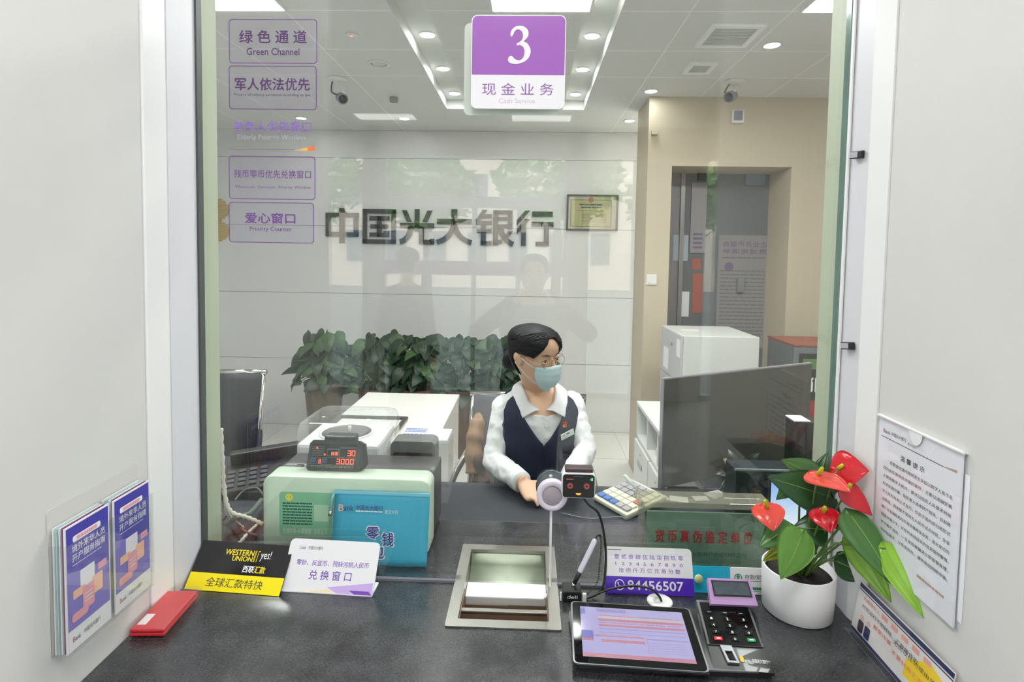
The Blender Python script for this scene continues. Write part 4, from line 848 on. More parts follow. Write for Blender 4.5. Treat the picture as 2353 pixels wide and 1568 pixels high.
# banknote counter: pale green front, dark top, red display
M_mgreen = mat('machine_pale_green', (206, 222, 204), .35); M_mtop = mat('machine_dark_top', (70, 70, 70), .4); M_label = mat('machine_label_green', (142, 200, 166), .4); M_pale = mat('label_pale_green', (186, 218, 190), .5); M_lt = mat('label_print_green', (30, 96, 84), .6)
fa, fb_, fc = Py(600, 1093, .107), Py(988, 1107, .107), Py(612, 1262, .107)
x0, x1, zt_ = fa.x+.004, fb_.x, (fa.z+fb_.z)/2
t = thing('banknote_counter', ((x0+x1)/2, .2, CT), 'pale green banknote counting machine with a dark top behind the glass', 'money counter')
F = FR(x0, .107, CT+.0008); w, h = x1-x0, zt_-CT
mb = MB(); mb.loft([[F.at(w/2+(x-w/2)*s, h/2+(y-h/2)*s, c_) for x, y in rrect(0, 0, w, h, .024, 6)] for c_, s in ((-.07, 1.0), (-.008, 1.0), (-.002, .995), (.0, .98))], M_mgreen); mb.build('front_shell', t)
mb = MB(); mb.loft([[F.at(x, min(y, h-.004+(.0 if c_ > -.08 else -.012)), c_) for x, y in rrect(.004, .002, w-.004, h-.003, .018, 6)] for c_ in (-.0705, -.16, -.22)], M_mtop); mb.build('rear_body', t)
for i in range(2):
    mb = MB(); mb.box(x0+.055+.03*i, x0+.075+.03*i, .19, .205, zt_-.006, zt_-.002, M_dark, .004); mb.build('top_button', t)
L = Frame(F.at(0, 0, .0), F.u, F.v); la, lb_, lc, ld = w*.10, w*.78, h*.22, h*.80
mb = MB(); mb.poly(L, rrect(la, lc, lb_, ld, .010), .0006, M_label); mb.poly(L, rrect(w*.415, lc+.004, lb_-.004, ld-.004, .006), .0008, M_pale); mb.poly(L, rrect(w*.31, h*.42, w*.395, h*.64, .001), .0009, M_pale); mb.build('front_label', t)
mb = MB(); mb.text(L, '温馨告知', w*.20, h*.69, w*.34, h*.765, M_label, .0008); mb.poly(L, circ(w*.16, h*.73, .010, 24), .0009, mat('smile_yellow', (238, 226, 90), .5))
for dx in (-.004, .004): mb.poly(L, circ(w*.16+dx, h*.735, .0011, 10), .0012, M_lt)
mb.bars(L, w*.12, h*.36, w*.30, h*.67, 8, M_lt, .0009, .5, 6); mb.bars(L, w*.44, h*.28, w*.60, h*.62, 7, M_lt, .0011, .3, 9); mb.text(L, '主席形象·永葆健康  主席主人', w*.12, h*.25, w*.39, h*.32, M_wd, .0009); mb.build('label_print', t)
# tilted red number display on top
da, db, dc = Py(712, 1022, .165), Py(852, 1030, .165), Py(706, 1090, .165)
u = db-da; D = Frame(V((dc.x, .150, zt_-.004)), (1, 0, 0), (0, .35, 1)); dw = .166; dh = .088
M_disp = mat('display_housing', (58, 60, 64), .4); M_dface = mat('display_face', (34, 36, 36), .15); M_led = lit('led_red', (255, 60, 52), 2.4); M_off = mat('led_window', (24, 18, 18), .2); M_prn = mat('display_print', (120, 128, 120), .5); M_bl = mat('display_blue', (54, 70, 110), .4)
mb = MB(); pts = [(.012, 0), (dw-.018, 0), (dw, .026), (dw-.010, dh-.008), (dw-.026, dh), (.012, dh), (.002, dh-.010), (0, .012)]
mb.prism(D, pts, -.030, -.004, M_disp); mb.prism(D, [(a*.97+.002, b*.96+.002) for a, b in pts], -.004, .0, M_disp); ds = mb.build('display_unit', t)
mb = MB(); mb.prism(D, rrect(.010, .012, dw-.026, dh-.010, .003), .0, .0012, M_dface); mb.build('display_face', ds)
mb = MB(); mb.box(D.o.x+.04, D.o.x+dw-.038, D.o.y+.036, D.o.y+.075, CT+.20, D.o.z+dh+.004, M_disp, .005); mb.build('rear_block', ds)
fx0, fx1, fy0, fy1 = .010, dw-.026, .012, dh-.010; fx = lambda a: fx0+(fx1-fx0)*a; fy = lambda b: fy0+(fy1-fy0)*b
mb = MB()
for a0, b0, a1, b1 in ((.35, .50, .60, .80), (.62, .47, .985, .88), (.01, .17, .245, .44), (.26, .15, .985, .44)):
    mb.rect(D, fx(a0), fy(b0), fx(a1), fy(b1), .0014, M_prn); mb.rect(D, fx(a0)+.001, fy(b0)+.001, fx(a1)-.001, fy(b1)-.001, .0016, M_off)
for a0, b0, a1, b1 in ((.02, .22, .13, .42), (.27, .2, .38, .42), (.36, .74, .59, .79), (.63, .81, .97, .87)): mb.rect(D, fx(a0), fy(b0), fx(a1), fy(b1), .0018, M_bl)
mb.bars(D, fx(.02), fy(.02), fx(.97), fy(.13), 2, M_prn, .0014, .5, 2); mb.bars(D, fx(.02), fy(.48), fx(.30), fy(.92), 5, M_prn, .0014, .3, 3); mb.build('panel_print', ds)
SEG = {'0': 'abcdef', '3': 'abgcd', '1': 'bc', '5': 'afgcd', '8': 'abcdefg'}
def seg(mb, ch, x, y, w_, h_, m, c_=.0022):
    tk = w_*.2; S = {'a': (0, h_-tk, w_, h_), 'g': (0, h_/2-tk/2, w_, h_/2+tk/2), 'd': (0, 0, w_, tk), 'f': (0, h_/2, tk, h_), 'b': (w_-tk, h_/2, w_, h_), 'e': (0, 0, tk, h_/2), 'c': (w_-tk, 0, w_, h_/2)}
    for k in SEG[ch]: a0, b0, a1, b1 = S[k]; mb.rect(D, x+a0, y+b0, x+a1, y+b1, c_, m)
mb = MB(); dw_, dhh = (fx1-fx0)*.075, (fy1-fy0)*.215
for i, chh in enumerate('3000'): seg(mb, chh, fx(.58+.098*i), fy(.185), dw_, dhh, M_led)
for i, chh in enumerate('30'): seg(mb, chh, fx(.80+.09*i), fy(.52), dw_, dhh*1.05, M_led)
seg(mb, '8', fx(.19), fy(.205), dw_*.6, dhh*.8, M_led)
for a in (.45, .49, .535, .56): mb.rect(D, fx(a), fy(.545), fx(a+.022), fy(.67), .0022, M_led)
for a, b in ((.13, .82), (.31, .56)): mb.poly(D, circ(fx(a), fy(b), .0022, 12), .0022, M_led)
mb.build('lit_digits', ds)

# blue zip pouch leaning on the machine
pa, pb_, pc = Py(768, 1130, .098), Py(988, 1138, .098), Pz(985, 1303, CT+.001)
bl = V((pa.x+.002, .058, CT+.001)); br = V((pb_.x, .054, CT+.001)); tl = V((pa.x, .098, pa.z)); F, w, h = fr3(bl, br, tl)
M_pouch = mat('pouch_blue', (58, 168, 204), .55, noise=.05, nscale=60, bump=.25, bscale=120); M_pz = mat('pouch_zip_blue', (120, 196, 224), .5); M_pdeep = mat('print_indigo', (52, 54, 140), .5)
t = thing('zip_pouch', (bl+br)/2, 'blue zip pouch for small change leaning on the banknote counter', 'pouch')
mb = MB(); n = 10; vs = []; fs = []
for s_ in (0, 1):
    for j in range(n+1):
        for i in range(n+1):
            a, b = i/n, j/n; bul = .0065*math.sin(PI*a)**.6*math.sin(PI*b)**.6; vs.append(F.at(w*a, h*b+.0015*math.sin(a*7), (bul-.001) if s_ else (-.003-bul*.4)))
N = (n+1)**2
for j in range(n):
    for i in range(n):
        q = (j*(n+1)+i, j*(n+1)+i+1, (j+1)*(n+1)+i+1, (j+1)*(n+1)+i); fs.append(tuple(N+k for k in q)); fs.append(tuple(reversed(q)))
ed = [i for i in range(n+1)] + [j*(n+1)+n for j in range(1, n+1)] + [n*(n+1)+i for i in range(n-1, -1, -1)] + [j*(n+1) for j in range(n-1, 0, -1)]
for k in range(len(ed)): a, b = ed[k], ed[(k+1) % len(ed)]; fs.append((a, b, N+b, N+a))
mb.add(vs, fs, M_pouch, True); mb.build('pouch_body', t)
mb = MB(); mb.fbox(F, -.002, h-.006, w, h+.004, -.005, .002, M_pz, .002); mb.build('zip', t)
mb = MB(); mb.tube([F.at(.0, h-.004, .004), F.at(-.006, h-.02, .006), F.at(-.006, h-.045, .006)], [.003, .004, .003], M_pz, 6); mb.tube([F.at(-.006, h-.045, .006), F.at(-.006, h-.060, .007)], [.005, .006], M_chrome, 8); mb.build('zip_pull', t)
mb = MB(); cz = .0075
mb.text(F, 'B', w*.06, h*.74, w*.11, h*.83, mat('print_peach', (236, 180, 160), .5), cz, .02); mb.text(F, 'ank', w*.115, h*.745, w*.215, h*.825, M_pdeep, cz, .01); mb.text(F, '中国光大银行', w*.24, h*.765, w*.525, h*.83, M_pdeep, cz, .01); mb.bars(F, w*.24, h*.735, w*.525, h*.755, 1, M_wt, cz, .8); mb.text(F, '武汉分行', w*.545, h*.72, w*.685, h*.775, M_wt, cz)
for s_, a0, b0, a1, b1 in (('零', .36, .36, .505, .54), ('钱', .525, .27, .66, .47), ('包', .44, .10, .57, .29)):
    mb.text(F, s_, w*a0, h*b0, w*a1, h*b1, M_wt, cz, .055); mb.text(F, s_, w*(a0+.008), h*(b0+.008), w*(a1-.008), h*(b1-.008), M_pdeep, cz+.0006, .025)
mb.build('lettering', t)

# machine under a clear cover behind (coin dish)
xa, xb = Py(692, 1000, .52).x, Py(886, 1000, .52).x; ya, yb = .455, .70; z0 = CT+.0
M_coin = mat('coin_machine_white', (232, 234, 230), .3); M_dish = mat('coin_dish_grey', (120, 116, 116), .35)
t = thing('coin_sorter', ((xa+xb)/2, .58, CT), 'white coin sorter under a clear plastic cover behind the red display', 'coin machine')
mb = MB(); mb.box(xa+.006, xb-.01, ya+.006, yb, CT-.001, CT+.175, M_coin, .012); mb.build('body', t)
mb = MB(); cc = V(((xa+xb)/2-.01, (ya+yb)/2+.01, CT+.1745)); mb.lathe([(.094, .0), (.094, .006), (.088, .007), (.086, .003)], M_coin, cc, n=40); mb.build('dish_rim', t)
mb = MB(); mb.lathe([(.085, .004), (.06, .0055), (.0001, .006)], M_dish, cc, n=40); mb.lathe([(.006, .006), (.006, .026), (.0001, .027)], M_coin, cc+V((.01, 0, 0)), n=12); mb.build('turning_disc', t)
M_cov = clear_mat('machine_cover', (250, 251, 252), .04, .5, .05)
mb = MB(); mb.loft([[V((x, y, CT+z)) for x, y in rrect(xa+i_, ya+i_, xb+.012-i_, yb+.005-i_, .03, 5)] for z, i_ in ((.120, 0), (.215, .002), (.238, .010), (.246, .026))], M_cov, True); mb.build('clear_cover', t)

# dark tray frame on the white desk, seen behind the cover
F = Frame(V((-.66, .99, CT-.029)), (1, 0, 0), (0, 1, 0))
t = thing('document_tray', F.at(.1, .1), 'white shallow tray with a dark rim on the white desk behind the coin sorter', 'tray')
q = [Pz(870, 966, CT-.02), Pz(939, 962, CT-.02)]
xr = q[1].x; yr = q[1].y
mb = MB(); mb.box(xr-.36, xr, yr-.30, yr, CT-.0285, CT-.022, M_wd, .003); mb.build('base_plate', t)
mb = MB(); G = Frame((0, 0, CT-.022), (1, 0, 0), (0, 1, 0)); mb.ring(G, rrect(xr-.36, yr-.30, xr, yr, .01), rrect(xr-.335, yr-.275, xr-.022, yr-.022, .006), .0, .012, mat('tray_rim_dark', (70, 66, 64), .35)); mb.build('rim', t)

# rounded dark hopper and the forms beside the display
ha, hb_ = Py(900, 1014, .345), Py(1000, 1014, .345)
M_hop = mat('hopper_dark', (66, 60, 56), .35); M_hopg = mat('hopper_grey', (112, 112, 112), .4)
t = thing('cash_hopper', ((ha.x+hb_.x)/2, .40, CT), 'dark rounded cash hopper standing right of the banknote counter display', 'hopper')
F = FR(ha.x-.003, .345, CT); w, h = hb_.x-ha.x+.003, ha.z-CT
mb = MB(); mb.prism(F, rrect(0, 0, w, h, .016, 6), -.07, 0, M_hopg); mb.build('shell', t)
mb = MB(); mb.prism(F, rrect(.007, .004, w-.007, h-.035, .008, 5), .0, .002, M_hop); mb.build('front_recess', t)
fa, fb2 = Py(918, 996, .47), Py(1034, 1004, .47)
t = thing('form_box', ((fa.x+fb2.x)/2, .5, CT), 'clear box holding white forms printed in blue, behind the dark hopper', 'paper box')
mb = MB(); mb.box(fa.x, fb2.x, .43, .56, CT-.0015, fa.z-.022, M_cov, .004); mb.build('clear_box', t)
mb = MB(); mb.box(fa.x+.004, fb2.x-.004, .434, .556, fa.z-.021, fa.z-.008, M_sw, .001); mb.build('form_pad', t)
mb = MB(); G = Frame(V((fa.x+.008, .436, fa.z-.008)), (1, 0, 0), (0, 1, 0)); mb.bars(G, 0, .07, .075, .118, 3, mat('form_blue_print', (90, 120, 180), .6), .0006, .55, 4); mb.bars(G, 0, .005, .105, .06, 3, mat('form_blue_print', (90, 120, 180), .6), .0006, .55, 5); mb.build('form_print', t)

# keyboard phone and cables at the left end
A, B, C = Py(528, 1078, .42), Py(690, 1045, .62), Py(690, 1000, .66)
M_kp = mat('keypad_black', (40, 38, 36), .35)
t = thing('desk_telephone', V((-.93, .52, CT)), 'black desk keypad telephone on the left end of the teller desk', 'telephone')
k0 = Pz(530, 1085, CT+.05); F = Frame(V((-1.02, .385, CT+.024)), (.92, .40, .06), (-.35, .9, .22)); w, h = .27, .17
mb = MB(); mb.fbox(F, 0, 0, w, h, -.022, 0, M_kp, .006); mb.fbox(F, .05, h-.02, w+.01, h+.012, .0, .045, M_kp, .006); mb.box(-1.0, -.80, .42, .56, CT-.0015, CT+.022, M_kp); mb.build('body', t)
for r in range(4):
    for c_ in range(4):
        mb = MB(); mb.fbox(F, .045+.034*c_, .02+.026*r, .069+.034*c_, .038+.026*r, .0, .006, M_dgrey, .002); mb.build('key', t)
mb = MB(); mb.fbox(F, .0, .0, .014, .012, .0, .005, mat('orange_button', (214, 120, 84), .4), .002); mb.build('orange_button', t)
M_braid = mat('braided_white_cable', (206, 200, 188), .7)
def braid(pts, r, m, label):
    sp_ = smooth_path(pts, 10); mb = MB(); rs = [r*(1+.28*math.sin(i*2.2)) for i in range(len(sp_))]; mb.tube(sp_, rs, m, 7); return tag(mb.build('braided_cable'), label, 'cable')
braid([Py(508, 985, .17), Py(512, 1060, .165), Py(516, 1130, .165), Py(530, 1175, .16), Py(570, 1190, .16), Py(604, 1205, .155)], .0055, M_braid, 'white braided cable hanging by the left window reveal and running to the machine')
braid([Py(517, 1120, .175), Py(518, 1155, .18), Py(522, 1178, .18), Pz(535, 1195, CT+.03), Pz(560, 1215, CT+.006)], .0045, M_braid, 'short white braided cable hanging at the left window reveal')
braid([Pz(512, 1256, CT+.005), Pz(545, 1252, CT+.006), Pz(568, 1228, CT+.014), Pz(585, 1212, CT+.02), Pz(600, 1200, CT+.03)], .0048, M_braid, 'white braided cable curving up from the counter left of the machine')
M_cgrey = mat('cable_grey_green', (96, 108, 96), .5); M_cbr = mat('cable_brown', (110, 76, 66), .5)
for i, (pts, m, r, l) in enumerate((
    ([Pz(520, 1205, CT+.02), Pz(545, 1190, CT+.045), Pz(575, 1180, CT+.05), Pz(600, 1150, CT+.03)], M_cgrey, .008, 'grey green plug lead among the cables left of the machine'),
    ([Pz(512, 1195, CT+.006), Pz(530, 1185, CT+.02), Pz(560, 1220, CT+.02), Pz(592, 1232, CT+.006)], M_cbr, .004, 'brown cable looping over the counter left of the machine'),
    ([Pz(540, 1150, CT+.02), Pz(560, 1128, CT+.04), Pz(590, 1122, CT+.05), Pz(604, 1138, CT+.03)], M_cgrey, .003, 'thin grey cable arching behind the machine corner'))):
    mb = MB(); mb.tube(smooth_path(pts), r, m, 7); tag(mb.build('cable'), l, 'cable')
# ---------------------------------------------------------------- right side of the teller's place
# dark privacy screen standing on the desk
M_priv = mat('dark_screen_glass', (84, 84, 80), .07, spec=.6); M_pedge = mat('screen_edge_silver', (176, 174, 184), .3, metal=.6)
pl = Py(1527, 869, .60); zt_ = pl.z; pr = ray(1866, 833); k = (zt_-EYE.z)/pr.z; pr = EYE+pr*k
u = V((pr.x-pl.x, pr.y-pl.y, 0)); F = Frame(V((pl.x, pl.y, CT-.001)), u, (0, 0, 1)); w = u.length; h = zt_-CT
t = thing('privacy_screen', F.at(w/2, 0), 'large dark glossy privacy screen standing on the right part of the teller desk', 'screen')
mb = MB(); mb.fbox(F, 0, .0, w, h-.006, -.012, 0, M_priv); mb.build('dark_panel', t)
mb = MB(); mb.fbox(F, -.001, h-.006, w, h, -.014, .001, M_pedge, .001); mb.fbox(F, -.004, 0, 0, h, -.014, .001, M_pedge, .001); mb.build('edge_trim', t)

# acrylic shelf strip and green plate with red characters
M_gac = clear_mat('green_acrylic', (206, 226, 210), .05, .5, .30, (150, 182, 160)); M_redp = mat('print_crimson', (170, 30, 34), .5)
a, b, c = Py(1487, 1176, .075), Py(1757, 1180, .075), Py(1485, 1300, .075); F = FR(a.x, .075, CT+.001); w, h = b.x-a.x, a.z-CT
t = thing('authority_plate', F.at(w/2, 0), 'clear green plate with a row of red characters standing behind the glass', 'sign')
mb = MB(); mb.fbox(F, 0, 0, w, h, -.006, 0, M_gac); mb.box(F.o.x+.02, F.o.x+w-.02, .0755, .11, CT+.0003, CT+.004, M_gac); mb.build('plate', t)
mb = MB(); mb.text(F, '货 币 真 伪 鉴 定 单 位', w*.075, h*.49, w*.905, h*.70, M_redp, .0008, .02); mb.text(F, '中国人民银行武汉分行监制', w*.30, h*.26, w*.86, h*.34, M_lt, .0008); mb.build('lettering', t)
M_ac2 = clear_mat('clear_shelf_acrylic', (232, 232, 222), .06, .5, .22, (200, 198, 184))
a, b = Py(1468, 1151, .13), Py(1775, 1156, .13); t = thing('acrylic_stand', V(((a.x+b.x)/2, .16, CT)), 'low clear acrylic stand behind the green plate with red characters', 'stand')
zz = a.z
mb = MB(); mb.box(a.x, b.x, .125, .20, zz-.016, zz, M_ac2, .002); mb.build('top_bar', t)
mb = MB(); mb.box(a.x+.012, a.x+.018, .13, .195, CT+.0003, zz-.016, M_ac2); mb.build('end_support', t)
mb = MB(); mb.box(b.x-.018, b.x-.012, .13, .195, CT+.0003, zz-.016, M_ac2); mb.build('end_support', t)

# lit phone-like screen on a dark stand, behind the flower
a, b, c = Py(1773, 1098, .20), Py(1856, 1102, .20), Py(1860, 1215, .20); F = FR(a.x, .20, c.z); w, h = b.x-a.x, a.z-c.z
t = thing('customer_screen', V((a.x+w/2, .21, CT)), 'small lit blue screen on a stand behind the red flowers', 'screen')
mb = MB(); mb.prism(F, rrect(-.004, -.006, w+.004, h+.006, .006), -.010, -.001, M_dark); mb.box(a.x+.03, a.x+.05, .203, .215, CT+.004, c.z+.02, M_dark); mb.box(a.x+.0, a.x+.085, .195, .255, CT+.0004, CT+.006, M_dark, .002); mb.build('body', t)
def sky_screen():
    m = bpy.data.materials.new('blue_screen'); m.use_nodes = True; nt = m.node_tree; b_ = nt.nodes['Principled BSDF']
    tc = nt.nodes.new('ShaderNodeTexCoord'); sp_ = nt.nodes.new('ShaderNodeSeparateXYZ'); nt.links.new(tc.outputs['Generated'], sp_.inputs[0])
    r = nt.nodes.new('ShaderNodeValToRGB'); r.color_ramp.elements[0].color = (*lin((236, 246, 255)), 1); r.color_ramp.elements[1].color = (*lin((120, 180, 250)), 1)
    nt.links.new(sp_.outputs[2], r.inputs[0]); nt.links.new(r.outputs[0], b_.inputs['Emission Color']); b_.inputs['Emission Strength'].default_value = .42
    b_.inputs['Base Color'].default_value = (.02, .02, .02, 1); b_.inputs['Roughness'].default_value = .2; return m
mb = MB(); mb.rect(F, 0, 0, w, h, .0, sky_screen(), .003); mb.build('lit_screen', t)
# dark terminal behind it
a, b = Py(1800, 955, .35), Py(1872, 957, .35)
t = thing('dark_terminal', V((.83, .40, CT)), 'black upright terminal with a pale top edge beside the right window reveal', 'terminal')
x0 = Py(1825, 970, .40).x; zz = Py(1840, 967, .40).z
mb = MB(); mb.box(x0+.0, x0+.22, .40, .46, CT-.001, zz-.004, M_dark, .004); mb.build('housing', t)
mb = MB(); mb.box(x0, x0+.05, .398, .462, zz-.004, zz, M_white, .001); mb.build('top_edge', t)
x0 = Py(1722, 1080, .3).x; zz = Py(1722, 1078, .3).z
t = thing('receipt_printer', V((x0+.1, .36, CT)), 'low dark printer with a grey green front edge behind the flower leaves', 'printer')
mb = MB(); mb.box(x0-.04, x0+.20, .30, .39, CT-.0, zz-.003, mat('printer_dark_blue', (34, 40, 50), .35), .006); mb.build('housing', t)
mb = MB(); mb.box(x0-.042, x0+.202, .298, .304, zz-.006, zz, mat('printer_edge', (120, 138, 138), .35), .001); mb.build('front_edge', t)
# plant's dark reflection behind the acrylic stand, modelled as potted leaves
po2 = V((.72, .50, CT-.002))
t = thing('plant_reflection', po2, 'dark leaves modelled for a plant reflection between the privacy screen and the flower', 'potted plant')
mb = MB(); mb.lathe([(.05, .001), (.065, .09), (.062, .094), (.056, .08), (.0001, .078)], M_dark, po2, n=24); mb.build('pot', t)
M_dlf = leafmat('leaf_blackish_green', (30, 44, 38)); rn = random.Random(3)
mb = MB(); c0 = po2+V((0, 0, .085))
for i in range(22):
    an = rn.uniform(0, 2*PI); el = rn.uniform(.1, 1.1); L = rn.uniform(.06, .11); d = V((math.cos(an)*math.cos(el)*.8, math.sin(an)*math.cos(el)*.6, math.sin(el))); bse = c0+d*L*.45
    mb.tube([c0, bse], .002, M_dlf, 5); leaf_mesh(mb, bse, bse+d*L+V((0, 0, -.03)), rn.uniform(.035, .06), M_dlf, .004, V((0, -.5, 1)), .12, .01, n=8)
mb.build('foliage', t)

# cream bill counter keyboard with blue keys and a pen across it
k0, k1, k2 = Pz(1365, 1143, CT+.012), Pz(1440, 1186, CT+.012), Pz(1412, 1122, CT+.02)
M_kcream = mat('keyboard_cream', (228, 226, 206), .4); M_kblue = mat('key_blue', (84, 122, 190), .4); M_kgrey = mat('key_grey', (168, 166, 170), .45); M_kred = mat('key_dull_red', (196, 116, 112), .45)
u = k1-k0; u.z = 0; L = u.length; u.normalize(); vdir = V((-u.y, u.x, 0)); F = Frame(V((k0.x, k0.y, CT+.018)), u, vdir+V((0, 0, .12)))
if F.n.z < 0: F = Frame(F.o, u, -vdir)
W_ = .175
t = thing('pos_keyboard', F.at(L/2, W_/2), 'cream keyboard with blue and grey keys on the teller desk by the privacy screen', 'keyboard')
mb = MB(); mb.fbox(F, -.005, -.004, L+.005, W_, -.014, 0, M_kcream, .004); mb.fbox(F, 0, .004, L, W_-.01, -.020, -.013, M_kcream); mb.build('case', t)
rn = random.Random(5); nr, nc = 6, 5
for j in range(nr):
    for i in range(nc):
        m = M_kblue if j == 0 and i < 3 else (M_kgrey if (j >= 3 and i < 4) or (j == 0) else (M_kred if j == 2 and i == 4 else M_kcream))
        a0 = .004+(L-.008)*i/nc; b0 = .006+(W_-.02)*j/nr
        mb = MB(); mb.fbox(F, a0+.001, b0+.001, a0+(L-.008)/nc-.002, b0+(W_-.02)/nr-.003, 0, .007, m, .002); mb.build('key', t)
p0, p1 = Py(1434, 1092, .47), Py(1466, 1129, .44)
mb = MB(); d = p1-p0; mb.tube([p0, p0+d*.05, p0+d*.55, p0+d*.62, p1], [.0045, .0062, .006, .0046, .0042], mat('pen_pale', (216, 222, 220), .3), 10)
tag(mb.build('stylus'), 'pale grey pen standing at a slant in the keyboard corner by the privacy screen', 'pen')
mb = MB(); mb.tube(smooth_path([Pz(1292, 1180, CT+.004), Pz(1350, 1192, CT+.004), Pz(1395, 1190, CT+.004), Pz(1425, 1188, CT+.004), Pz(1440, 1194, CT+.004)]), .0022, mat('cable_light_grey', (120, 124, 126), .5), 7); tag(mb.build('thin_cable'), 'thin grey cable lying across the desk in front of the keyboard', 'cable')
for i, (px, py, s, r) in enumerate(((1520, 1146, .05, .3), (1560, 1148, .06, -.2), (1640, 1130, .07, .5), (1610, 1146, .05, .1))):
    p = Pz(px, py, CT+.0008)
    if p.y > .33: p.y = min(p.y, .56)
    mb = MB(); G = Frame(p, (math.cos(r), math.sin(r), 0), (-math.sin(r), math.cos(r), 0)); mb.fbox(G, -s/2, -s*.35, s/2, s*.35, 0, .0012, M_sw); tag(mb.build('paper_slip'), ('pale paper slip under the left foot of the privacy screen', 'pale paper slip just right of the keyboard', 'large pale paper slip behind the acrylic stand', 'small pale paper slip behind the green plate')[i], 'paper', 'paper slips on the desk')

# white low cabinet with open cubbies, grey tall cabinet
a, b = Pz(1463, 921, CT), Pz(1526, 1002, CT); x0 = (a.x+b.x)/2; y1 = a.y; y0 = .98+.1
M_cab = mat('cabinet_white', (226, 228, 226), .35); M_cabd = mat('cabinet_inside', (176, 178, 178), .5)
t = thing('low_cabinet', (x0+.2, 1.5, 0), 'low white cabinet with open cubbies and a drawer, left of the grey filing cabinet', 'cabinet')
mb = MB(); mb.box(x0-.004, x0+.22, y0, y1, CT-.022, CT, M_cab, .003); mb.build('top', t)
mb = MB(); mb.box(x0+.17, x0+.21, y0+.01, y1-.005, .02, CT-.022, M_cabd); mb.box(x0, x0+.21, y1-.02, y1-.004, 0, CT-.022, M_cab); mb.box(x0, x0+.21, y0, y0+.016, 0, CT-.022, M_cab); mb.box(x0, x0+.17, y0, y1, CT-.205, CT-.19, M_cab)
for f_ in (.36, .68): yy = y1-(y1-y0)*f_; mb.box(x0+.004, x0+.17, yy-.008, yy+.008, CT-.19, CT-.022, M_cab)
mb.build('carcass', t)
for i, (f0, f1) in enumerate(((.01, .50), (.51, .99))):
    ya, yb = y1-(y1-y0)*f1, y1-(y1-y0)*f0
    mb = MB(); mb.box(x0-.012, x0+.006, ya+.004, yb-.004, .06, CT-.212, M_cab, .003); dr = mb.build('drawer', t)
    mb = MB(); mb.box(x0-.018, x0-.0125, (ya+yb)/2-.05, (ya+yb)/2+.05, CT-.32, CT-.29, M_cabd, .002); mb.build('handle', dr)
    mb = MB(); mb.lathe([(.006, 0), (.006, .004), (.0001, .005)], M_chrome, (x0-.012, (ya+yb)/2, CT-.25), (-1, 0, 0), 12); mb.build('lock', dr)
mb = MB(); mb.box(x0+.03, x0+.15, y1-.22, y1-.14, CT-.1895, CT-.09, M_sw, .003); tag(mb.build('paper_box'), 'small white paper box in the farthest cubby of the low cabinet', 'box')
mb = MB(); mb.box(x0+.03, x0+.14, y1-.44, y1-.35, CT-.1895, CT-.15, mat('note_pad_cream', (222, 216, 190), .5), .003); tag(mb.build('note_pad'), 'cream note pad lying in the middle cubby of the low cabinet', 'note pad')
zc = CT+.38; a, b, c, d = Pz(1575, 774, zc), Pz(1741, 774, zc), Pz(1670, 749, zc), Pz(1527, 749, zc)
x0, x1, y0, y1 = a.x, b.x, (a.y+b.y)/2, (c.y+d.y)/2
M_grey = mat('filing_cabinet_grey', (206, 208, 204), .4); M_greys = mat('filing_cabinet_side', (188, 188, 192), .4)
t = thing('filing_cabinet', ((x0+x1)/2, (y0+y1)/2, 0), 'tall pale grey filing cabinet in front of the dark doorway', 'cabinet')
mb = MB(); mb.box(x0, x1, y0, y1, .03, zc, M_grey, .004); mb.box(x0+.01, x1-.01, y0+.01, y1-.01, 0, .03, M_dgrey); mb.build('carcass', t)
hd = (zc-.04)/4
for i in range(4):
    mb = MB(); mb.box(x0-.012, x0-.0005, y0+.006, y1-.006, .04+hd*i+.003, .04+hd*(i+1)-.003, M_greys, .002); dr = mb.build('drawer', t)
    mb = MB(); mb.box(x0-.018, x0-.0125, (y0+y1)/2-.05, (y0+y1)/2+.05, .04+hd*(i+.7), .04+hd*(i+.76), M_chrome, .002); mb.build('handle', dr)
mb = MB(); mb.box(x0-.0132, x0-.0122, y0+.02, y0+.10, zc-.13, zc-.03, M_sw); tag(mb.build('paper_note'), 'white paper note taped near the front corner of the filing cabinet', 'note', 'paper notes on the filing cabinet')
mb = MB(); mb.box(x0-.0132, x0-.0122, y1-.20, y1-.08, zc-.25, zc-.12, M_sw); tag(mb.build('paper_note'), 'white printed note farther back on the side of the filing cabinet', 'note', 'paper notes on the filing cabinet')
mb = MB(); q = Pz(1578, 759, zc); mb.box(q.x-.03, q.x+.07, q.y-.02, q.y+.03, zc+.0003, zc+.003, M_sw); tag(mb.build('paper_sheet'), 'small white sheet lying on top of the filing cabinet', 'paper')

# fire cabinet at the right, seen past the reveal
a = Py(1825, 792, 1.85); x0, zt2 = a.x, a.z
M_fire = mat('fire_cabinet_frame', (112, 118, 120), .4); M_firet = mat('fire_cabinet_top', (150, 84, 66), .5); M_fireg = mat('fire_cabinet_glass', (44, 40, 44), .15); M_firer = mat('fire_red', (150, 34, 38), .4)
t = thing('fire_cabinet', (x0+.2, 2.0, 0), 'fire emergency cabinet with red lower panel and white characters at the right edge', 'cabinet')
mb = MB(); mb.box(x0, x0+.6, 1.85, 2.2, 0, zt2-.012, M_fire, .004); mb.build('carcass', t)
mb = MB(); mb.box(x0-.003, x0+.603, 1.847, 2.203, zt2-.012, zt2, M_firet, .002); mb.build('top', t)
F = FR(x0, 1.85, 0); mb = MB(); mb.fbox(F, .03, .05, .57, zt2-.05, .0005, .004, M_fireg); mb.build('glass_door', t)
mb = MB(); mb.fbox(F, .032, .06, .568, zt2-.16-.16, .0042, .005, M_firer); mb.build('red_panel', t)
